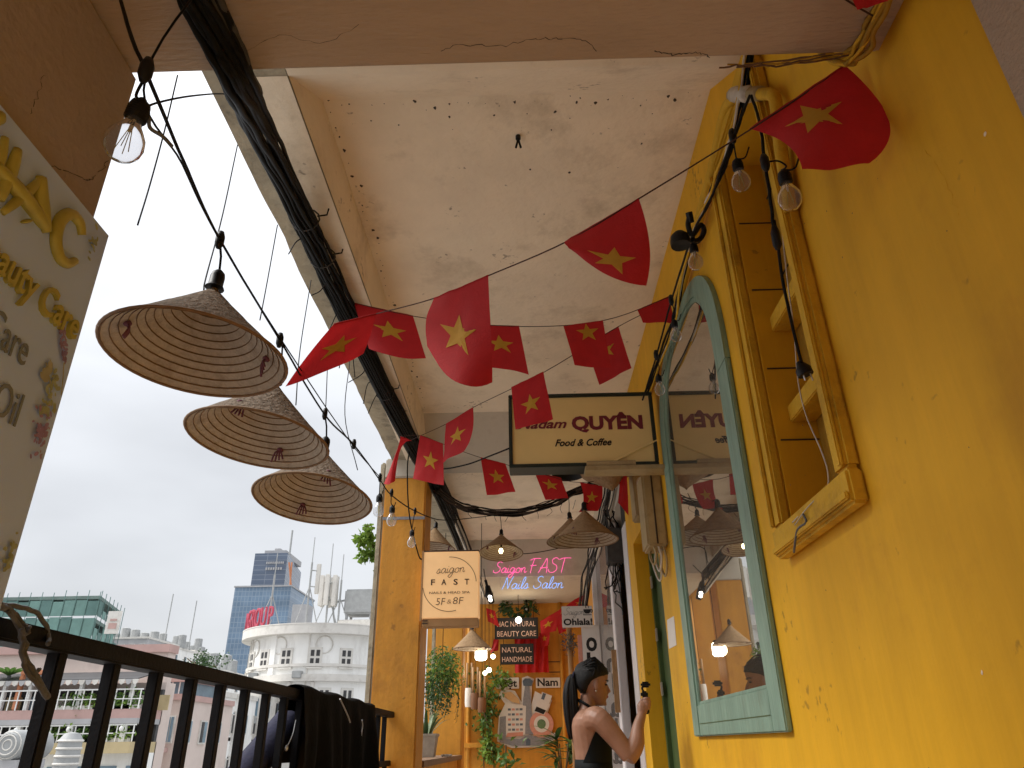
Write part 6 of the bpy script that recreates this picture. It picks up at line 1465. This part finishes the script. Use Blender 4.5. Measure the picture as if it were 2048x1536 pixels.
# antennas
def mast(label, x, ybase, ytop, D_, dishes):
    b = Vector(x); t = Vector(ytop)
    m = thing('antenna_mast', label, 'antenna', (b.x, b.y, zt), 'antenna masts on the white building roof')
    obj('pole', MB().tube([(b.x, b.y, zt - .2), (b.x, b.y, t.z)], .10, 6), 'city_steel', m)
    obj('whip', MB().tube([(b.x, b.y, t.z), (b.x, b.y, t.z + dishes[1])], .045, 5), 'city_steel', m)
    for k in range(dishes[0]):
        a = 2 * math.pi * k / max(1, dishes[0]) + .5; q = Vector((b.x + .75 * math.cos(a), b.y + .75 * math.sin(a), t.z - 1.6))
        obj('panel_antenna', MB().bbox(q - Vector((.22, .14, 1.5)), q + Vector((.22, .14, 1.5)), .05), 'city_trim', m)
        obj('arm', MB().tube([(b.x, b.y, q.z + .8), q + Vector((0, 0, .8))], .06, 4), 'city_steel', m); obj('arm', MB().tube([(b.x, b.y, q.z - .8), q + Vector((0, 0, -.8))], .06, 4), 'city_steel', m)
    for s in (-1, 1):
        obj('stay', MB().tube([(b.x, b.y, zt + (t.z - zt) * .65), (b.x + s * 1.3, b.y, zt)], .05, 4), 'city_steel', m)
    return m
mast('slim lattice mast with a tall whip beside the glass tower', (-21.87, 74, 12.39), 0, (-22.51, 74, 18.05), 0, (1, 2.6))
mast('thick mast crowded with white panel antennas on the white roof', (-19.89, 74, 12.35), 0, (-20.33, 74, 16.75), 0, (6, 3.2))
mast('thin bare mast between the panel antennas and the water tank', (-18.69, 74, 12.33), 0, (-18.96, 74, 16.22), 0, (0, 2.6))
mast('green and white flagpole mast in front of the glass tower', (-25.55, 74, 12.45), 0, (-26.15, 74, 16.86), 0, (0, 2.2))
b = Vector((-16.74, 75, 12.45))
wt = thing('rooftop_tank', 'grey rooftop tank on legs at the edge of the white building roof', 'tank', (b.x, 75, zt))
obj('tank', MB().bbox((b.x - 1.5, 74, zt + 1.6), (b.x + 1.5, 76.5, zt + 4.0), .15), 'city_steel', wt)
for dx in (-1.2, 1.2):
    for dy in (74.3, 76.2): obj('leg', MB().bbox((b.x + dx - .12, dy - .12, zt - .1), (b.x + dx + .12, dy + .12, zt + 1.6), .02), 'city_grey', wt)
obj('pipe', MB().tube(crv([(b.x - 1.5, 74.4, zt + 3), (b.x - 2.6, 74.4, zt + 2.6), (b.x - 2.4, 74.4, zt + 1), (b.x - 1.9, 74.4, zt)], 5), .1, 6), 'city_steel', wt)
obj('base', MB().bbox((b.x - 1.9, 73.6, zt - .1), (b.x + 2, 77, zt + 1.0), .1), 'city_trim', wt)
# --- blue glass tower
def xz(p): return Vector(p)
T0, T1, T2 = xz((-103.4, 260, 52.43)), xz((-83.38, 260, 51.54)), xz((-102.8, 260, 24.32))
U0, U1, U2 = xz((-100.2, 270, 65.86)), xz((-88.03, 270, 65.25)), xz((-92.81, 300, 68.98))
TW = thing('glass_tower', 'blue glass office tower with a darker upper block and a chamfered crown', 'building', (T0.x + 9, 265, GZ))
xs = (T2.x + T0.x) / 2
obj('lower_block', MB().box((T0.x, 260, GZ), (T1.x, 290, T0.z)), 'tower_glass', TW)
obj('upper_block', MB().prism([(U0.x, 266, GZ), (U1.x, 266, GZ), (U2.x, 300, GZ), (U0.x, 300, GZ)], (0, 0, U0.z - GZ)), 'tower_dark', TW)
obj('roof_plant', MB().box((U0.x + 2, 270, U0.z), (U1.x - 2, 290, U0.z + 2.0)), 'city_grey', TW)
obj('roof_plant', MB().box((U0.x + 5, 272, U0.z + 2), (U1.x - 5, 285, U0.z + 3.2)), 'city_grey', TW)
obj('spire', MB().tube([(U1.x, 268, U0.z), (U1.x, 268, U0.z + 9)], .35, 5), 'city_steel', TW)
obj('lower_parapet', MB().box((T0.x - .3, 259.7, T0.z), (T1.x + .3, 290.3, T0.z + .5)), 'city_grey', TW)
g0, g1 = xz((-80.84, 255, 44.34)), xz((-77.42, 255, 40.16))
obj('podium', MB().box((g0.x, 256, GZ), (g1.x + 2, 262, (-79.77, 255, 45.49)[2])), 'city_grey', TW)
for k in range(2):
    obj('orange_brace', MB().tube([(U1.x + 1.5 + k, 264, U0.z - 4), (U1.x + 4 - k, 264, U0.z - 16)], .3, 5), 'city_orange', TW)
qq = Vector((-90.83, 265, 61.22))
for k in range(9): obj('sign_mark', MB().box((U1.x - 7.5 + k * .75, 265.7, U0.z - 4), (U1.x - 7.0 + k * .75, 265.95, U0.z - 3.2)), 'city_grey', TW)
for k in range(7): obj('sign_mark', MB().box((U1.x - 7.5 + k * .9, 265.7, U0.z - 6.2), (U1.x - 6.9 + k * .9, 265.95, U0.z - 5.3)), 'city_grey', TW)
# --- netted construction building
N0, N1, N2 = xz((-88.43, 110, 22.5)), xz((-63.85, 110, 22.35)), xz((-67.95, 125, 23.51))
NB = thing('netted_building', 'building under construction wrapped in green netting', 'building', ((N0.x + N1.x) / 2, 115, GZ))
zt2 = N1.z; zb2 = GZ; nfl = 9; fh = 3.3
for k in range(nfl):
    z = zt2 - .3 - fh * k
    obj('slab', MB().prism([(N0.x, 110.4, z - .5), (N1.x - .3, 110.4, z - .5), (N2.x - .3, 124.5, z - .5), (N0.x, 124.5, z - .5)], (0, 0, .5)), 'slab_green', NB)
for k in range(nfl):
    z = zt2 - fh * k
    for i in range(14):
        t0, t1 = i / 14, (i + 1) / 14; xa = N0.x + (N1.x - N0.x) * t0; xb = N0.x + (N1.x - N0.x) * t1
        gap = cr_.uniform(.9, 1.4) if (k in (0,) and i > 4) else cr_.choice([.1, .1, .15, .3])
        obj('net_panel', MB().box((xa + .05, 110, z - fh + .05), (xb - .05, 110.1, z - gap)), 'net_green' if cr_.random() < .7 else 'net_dark', NB)
    for i in range(6):
        t0, t1 = i / 6, (i + 1) / 6
        p = Vector((N1.x, 110.1, 0)).lerp(Vector((N2.x, 124.6, 0)), t0 + .01); q = Vector((N1.x, 110.1, 0)).lerp(Vector((N2.x, 124.6, 0)), t1 - .01)
        gap = cr_.uniform(1.0, 2.4) if k in (0, 1) else .2
        obj('net_panel', MB().prism([(p.x, p.y, z - fh + .05), (q.x, q.y, z - fh + .05), (q.x, q.y + .08, z - fh + .05), (p.x, p.y + .08, z - fh + .05)], (0, 0, fh - gap)), 'net_green' if (i + k) % 2 else 'net_dark', NB)
for i in range(15):
    x = N0.x + (N1.x - N0.x) * i / 14; obj('scaffold_pole', MB().tube([(x, 109.8, GZ), (x, 109.8, zt2 + cr_.uniform(.1, .5))], .06, 4), 'net_dark', NB)
for i in range(7):
    p = Vector((N1.x, 109.9, 0)).lerp(Vector((N2.x, 124.6, 0)), i / 6); obj('scaffold_pole', MB().tube([(p.x + .2, p.y, GZ), (p.x + .2, p.y, zt2 + .3)], .06, 4), 'net_dark', NB)
q = xz((-61.85, 109.6, 18)); obj('sign_board', MB().box((q.x, 109.55, q.z - 1.6), (q.x + 2.0, 109.7, q.z + 1.6)), 'city_trim', NB)
obj('sign_mark', MB().box((q.x + .4, 109.5, q.z - .9), (q.x + 1.6, 109.56, q.z - .1)), 'city_rose', NB); obj('sign_mark', MB().box((q.x + .5, 109.5, q.z + .2), (q.x + 1.5, 109.56, q.z + .5)), 'city_rose', NB)
# --- pink terrace house
P0, P1 = xz((-33.97, 42, 6.518)), xz((-21.14, 42, 5.264))
PH = thing('pink_house', 'pink terrace house with scalloped awning, planted balconies and ochre bands', 'building', ((P0.x + P1.x) / 2, 45, GZ))
zz = lambda yy: None
zA, zB, zC, zD, zE, zF, zG = (-25.19, 42, 6.371)[2], (-24.79, 42, 4.812)[2], (-24.35, 42, 3.108)[2], (-24.23, 42, 2.644)[2], (-24.16, 42, 2.377)[2], (-23.94, 42, 1.493)[2], (-23.8, 42, 0.9521)[2]
obj('wall', MB().box((P0.x, 45.2, GZ), (P1.x, 46.4, zB - .2)), 'city_pink', PH)
obj('upper_wall', MB().box((P0.x, 46.0, zB - .2), (P1.x - .6, 47.0, zA)), 'city_pink', PH)
obj('roof_band', MB().box((P0.x, 45.8, zA), (P1.x - .5, 47.1, zA + .45)), 'city_rose', PH)
obj('terrace_slab', MB().box((P0.x, 42.6, zD), (P1.x, 45.3, zC)), 'city_rose', PH)
obj('terrace_fascia', MB().box((P0.x, 42.5, zE), (P1.x, 45.3, zD)), 'city_grey', PH)
obj('balcony_parapet', MB().box((P0.x, 42.3, zG), (P1.x, 45.3, zF)), 'city_ochre', PH)
obj('lower_wall', MB().box((P0.x, 43.4, GZ), (P1.x, 45.3, zG)), 'city_white', PH)
obj('painted_shadow', MB().box((P0.x, 44.9, zC), (P1.x, 45.19, zB - .6)), 'city_dark', PH)  # dark colour stands in for the shade under the awning
obj('painted_shadow', MB().box((P0.x, 44.9, zF), (P1.x, 45.19, zE)), 'city_dark', PH)  # dark sheet painted as the shade below the terrace slab
aw = MB().prism([(P0.x, 42.4, zB - .25), (P1.x - .4, 42.4, zB - .25), (P1.x - .4, 45.1, zB + .35), (P0.x, 45.1, zB + .35)], (0, 0, .06)); obj('awning', aw, 'city_dark', PH)
k = 0; x = P0.x
while x < P1.x - .5:
    obj('scallop', MB().prism([(x, 42.36, zB - .22), (x + .36, 42.36, zB - .22), (x + .30, 42.36, zB - .42), (x + .18, 42.36, zB - .50), (x + .06, 42.36, zB - .42)], (0, .03, 0)), 'city_trim' if k % 2 else 'city_grey', PH); x += .37; k += 1
n = 9
for i in range(n):
    x = P0.x + (P1.x - P0.x) * (i + .5) / n
    obj('column', MB().box((x - .09, 42.7, zC), (x + .09, 42.9, zB - .2)), 'city_white', PH); obj('column', MB().box((x - .12, 42.6, zF), (x + .12, 42.85, zE)), 'city_white', PH)
    obj('door', MB().box((x + .3, 44.82, zC), (x + 1.2, 44.9, zB - .9)), ('city_blueglass', 'city_trim', 'city_ochre')[i % 3], PH)
    obj('lower_window', MB().box((x + .2, 43.34, zG - 2.6), (x + 1.1, 43.41, zG - .6)), 'city_blueglass', PH)
    obj('globe_lamp', MB().ell((x, 42.45, zE - .25), (.12, .12, .14), 8, 6), 'city_white', PH)
for zz_, h in ((zC, .95), (zF, .8)):
    obj('rail', MB().box((P0.x, 42.55, zz_ + h), (P1.x, 42.62, zz_ + h + .07)), 'city_white', PH); obj('rail', MB().box((P0.x, 42.55, zz_ + h * .5), (P1.x, 42.62, zz_ + h * .5 + .05)), 'city_white', PH)
    x = P0.x + .1
    while x < P1.x:
        obj('rail_bar', MB().box((x, 42.56, zz_), (x + .05, 42.61, zz_ + h)), 'city_white', PH); x += .45
for i in range(12):
    x = cr_.uniform(P0.x + 8, P1.x); m_ = MB()
    zq = zF if i % 2 else zC
    for j in range(90): leaf(m_, Vector((x + cr_.gauss(0, .5), 42.75 + cr_.gauss(0, .12), zq + .1 + abs(cr_.gauss(0, .35)))), rv() + Vector((0, 0, .4)), rv(), cr_.uniform(.15, .32), .07)
    t = thing('balcony_plant', ('leafy ' + ('pale green' if i % 3 == 0 else 'dark green') + (' plant behind the lower white rails of the pink house' if i % 2 else ' plant on the awning terrace of the pink house')), 'plant', (x, 42.75, zq), 'plants on the pink house balconies'); obj('leaves', m_, 'leaf' if i % 3 else 'leaf_light', t, fix=False); obj('trough', MB().box((x - .6, 42.65, zq), (x + .6, 42.9, zq + .2)), 'city_trim', t)
q = xz((-27.4, 42.4, 3.244)); ga = thing('flower_arch', 'orange flower arch on the terrace of the pink house', 'arch', (q.x, 42.7, zC))
for a, b in (((q.x - .85, 42.6, zC + .02), (q.x - .6, 42.85, zC + 1.8)), ((q.x + .6, 42.6, zC + .02), (q.x + .85, 42.85, zC + 1.8)), ((q.x - .85, 42.6, zC + 1.8), (q.x + .85, 42.85, zC + 2.05))): obj('arch_bar', MB().bbox(a, b, .05), 'city_orange', ga)
# palm on the terrace
q = xz((-29.14, 42.6, 4.929)); pm = thing('palm_tree', 'small palm growing at the left of the pink house terrace', 'tree', (q.x, 43, zC))
obj('trunk', MB().tube([(q.x, 43, zC), (q.x + .05, 43, q.z)], [.14, .09], 8), 'vine_dry', pm)
for i in range(16):
    a = 2 * math.pi * i / 16; m_ = MB(); strap_leaf(m_, (q.x, 43, q.z), (math.cos(a), math.sin(a), .6), 1.3, .13); obj('frond', m_, 'leaf', pm, fix=False)
for px, nm in (((-22.41, 35, 1.356), 'water tank lying on a rooftop below the pink house'), ((-20.15, 35, 0.9341), 'standing steel water tank below the pink house')):
    q = xz(px); t = thing('water_tank', 'round ' + nm if 'lying' in nm else nm, 'tank', (q.x, 35, q.z - 1))
    if 'lying' in nm:
        obj('tank', MB().tube([(q.x, 34.2, q.z), (q.x, 34.4, q.z), (q.x, 36.6, q.z), (q.x, 36.8, q.z)], [.45, .6, .6, .45], 20), 'city_steel', t, smooth=True, autos=30)
        for r_ in (.2, .38, .52): obj('ridge', MB().tube([(q.x + r_ * math.cos(R(t_)), 34.2 if r_ < .45 else 34.3, q.z + r_ * math.sin(R(t_))) for t_ in range(0, 361, 20)], .03, 5), 'city_trim', t)
    else:
        obj('tank', MB().lathe([(.001, .9), (.3, .85), (.48, .6), (.5, -.9), (.001, -.9)], q, 18), 'city_steel', t, smooth=True, autos=30)
        for k in range(5): obj('ridge', MB().lathe([(.5, -.7 + k * .3), (.54, -.65 + k * .3), (.5, -.6 + k * .3)], q, 18), 'city_trim', t)
    obj('stand', MB().box((q.x - .5, 34.4, q.z - 8), (q.x + .5, 36.4, q.z - .58 if 'lying' in nm else q.z - .9)), 'city_grey', t)
# --- neighbours between
def house(label, px0, px1, Y_, ztop, m, seed, rows=4, cols=3, roof='city_trim', depth=9, group=None):
    r2 = random.Random(seed); x0, x1 = px0, px1
    t = thing('house', label, 'building', ((x0 + x1) / 2, Y_ + depth / 2, GZ), group)
    obj('wall', MB().box((x0, Y_, GZ), (x1, Y_ + depth, ztop)), m, t); obj('parapet', MB().box((x0 - .12, Y_ - .12, ztop), (x1 + .12, Y_ + depth, ztop + .35)), roof, t)
    for i in range(rows):
        for j in range(cols):
            wd = (x1 - x0) / cols; x = x0 + wd * (j + .25); z = ztop - 1.0 - 3.1 * i
            w_ = obj('window', MB().box((x - .08, Y_ - .10, z - 1.5), (x + wd * .5 + .08, Y_ + .02, z + .08)), 'city_trim', t)
            obj('pane', MB().box((x, Y_ - .13, z - 1.42), (x + wd * .25 - .03, Y_ - .09, z)), r2.choice(('city_dark', 'city_blueglass', 'city_grey')), w_); obj('pane', MB().box((x + wd * .25 + .03, Y_ - .13, z - 1.42), (x + wd * .5, Y_ - .09, z)), r2.choice(('city_dark', 'city_blueglass')), w_)
        for j in range(3):
            yy = Y_ + 1.0 + j * (depth - 1.5) / 3; z = ztop - 1.1 - 3.1 * i
            w_ = obj('side_window', MB().box((x1 - .02, yy, z - 1.45), (x1 + .10, yy + 1.1, z)), 'city_trim', t); obj('pane', MB().box((x1 + .09, yy + .1, z - 1.35), (x1 + .13, yy + .5, z - .1)), 'city_dark', w_); obj('pane', MB().box((x1 + .09, yy + .6, z - 1.35), (x1 + .13, yy + 1.0, z - .1)), 'city_blueglass', w_)
        for j in range(2):
            xx = r2.uniform(x0 + .3, x1 - 1.0); obj('ac_unit', MB().box((xx, Y_ - .45, ztop - 2.9 - 3.1 * i), (xx + .8, Y_ - .02, ztop - 2.35 - 3.1 * i)), 'city_steel', t)
        if r2.random() < .6: obj('balcony', MB().box((x0 + .3, Y_ - .9, ztop - 3.1 * i - 3.0), (x1 - .3, Y_ - .01, ztop - 3.1 * i - 2.75)), roof, t)
    return t
def hx(a, b, Y_): return a[0], b[0]
a, b = xz((-24.61, 50, 5.602)), xz((-22.25, 50, 5.564)); house('pale pink house with a glass penthouse and rose band behind the railing', a.x, b.x, 50, (-23.3, 50, 3.941)[2], 'city_pink', 1, 5, 3, 'city_rose'); 
obj_p = thing('penthouse', 'glass penthouse with curtains on the pale pink house', 'building', ((a.x + b.x) / 2, 53, a.z)); obj('glass_box', MB().box((a.x + .2, 51, (-23.3, 50, 3.941)[2] + .35), (b.x - .2, 57, (-23.52, 50, 5.072)[2])), 'city_blueglass', obj_p); obj('roof_slab', MB().box((a.x - .2, 50.6, (-23.52, 50, 5.072)[2]), (b.x + .2, 57.4, (-23.58, 50, 5.374)[2])), 'city_rose', obj_p)
for k in range(5): obj('mullion', MB().box((a.x + .2 + (b.x - a.x - .4) * k / 4 - .04, 50.95, (-23.3, 50, 3.941)[2] + .35), (a.x + .2 + (b.x - a.x - .4) * k / 4 + .04, 51, (-23.52, 50, 5.072)[2])), 'city_white', obj_p)
a, b = xz((-25.23, 58, 4.376)), xz((-23.21, 58, 4.345)); house('narrow white house with shutters next to the pale pink house', a.x, b.x, 58, (-24.45, 58, 4.637)[2], 'city_white', 2, 5, 2)
a, b = xz((-24.67, 62, 4.208)), xz((-22.91, 62, 4.181)); house('white house with a teal lower wall beside the rounded building', a.x, b.x, 62, (-24.1, 62, 4.634)[2], 'city_white', 3, 5, 2)
a, b = xz((-24.27, 66, 3.617)), xz((-22.51, 66, 3.591)); house('tall narrow cream house touching the rounded building', a.x, b.x, 66, (-23.68, 66, 5.849)[2], 'city_trim', 5, 7, 2)
for i, (pa, pb, pt_, Y_, m, lb) in enumerate((((-79.92, 140, 19.42), (-70.47, 140, 17.69), (-75.77, 140, 19.71), 140, 'city_grey', 'far grey flat roofed block past the green netted building'), ((-75.11, 150, 18.87), (-70.03, 150, 17.86), (-72.79, 150, 19.21), 150, 'city_white', 'far white block with rows of rooftop water tanks'), ((-74.4, 160, 17.99), (-70.1, 160, 16.94), (-73.23, 160, 19.55), 160, 'city_grey', 'far grey block with antennas near the tree'), ((-52.58, 120, 12.96), (-47.33, 120, 12.15), (-49.62, 120, 11.82), 120, 'city_white', 'far low white block below the crown of the tree'))):
    t = house(lb, pa[0], pb[0], Y_, pt_[2], m, 20 + i, 4, 5, depth=14)
    for k in range(5):
        x = pa[0] + (pb[0] - pa[0]) * (k + .5) / 5; h = cr_.uniform(1.2, 3.2)
        obj('roof_tank', MB().lathe([(.001, h), (.8, h - .3), (.9, 0), (.001, 0)], (x, Y_ + 4, pt_[2] + .35), 10), 'city_steel', t)
    if i in (1, 2): obj('aerial', MB().tube([(pa[0] + 1.5, Y_ + 3, pt_[2]), (pa[0] + 1.5, Y_ + 3, pt_[2] + 11)], .12, 4), 'city_steel', t)
# trees among the houses
def tree(label, p, rad, m, n, ls, ztrunk):
    p = Vector(p); t = thing('tree', label, 'tree', (p.x, p.y, ztrunk)); c = random.Random(int(p.x * 7))
    obj('trunk', MB().tube(crv([(p.x, p.y, ztrunk), (p.x + .2, p.y, (ztrunk + p.z) / 2), (p.x, p.y, p.z)], 4), [.5 - .04 * i for i in range(9)], 8), 'stem', t)
    for k in range(6):
        a = c.uniform(0, 6.28); e = p + Vector((rad[0] * .7 * math.cos(a), rad[1] * .6 * math.sin(a), rad[2] * c.uniform(-.2, .7))); obj('limb', MB().tube([p - Vector((0, 0, rad[2] * .5)), e], [.18, .05], 5), 'stem', t)
    mb = MB()
    for b in range(16):
        v = rv() * c.uniform(.35, 1); cc = p + Vector((v.x * rad[0], v.y * rad[1], v.z * rad[2]))
        for i in range(n // 16):
            w_ = Vector((c.gauss(0, 1), c.gauss(0, 1), c.gauss(0, .8))) * rad[0] * .17; leaf(mb, cc + w_, rv(), rv(), ls * c.uniform(.6, 1.3), ls * .35)
    obj('crown', mb, m, t, fix=False)
tree('thin grey-green tree crown rising behind the railing near the glass tower', (-42.52, 100, 11.08), (3.0, 2.5, 1.5), 'leaf_dark', 620, .34, GZ)
tree('bushy green tree between the white houses behind the railing', (-28.8, 70, 5.947), (1.2, 1.2, 1.0), 'leaf', 900, .3, GZ)
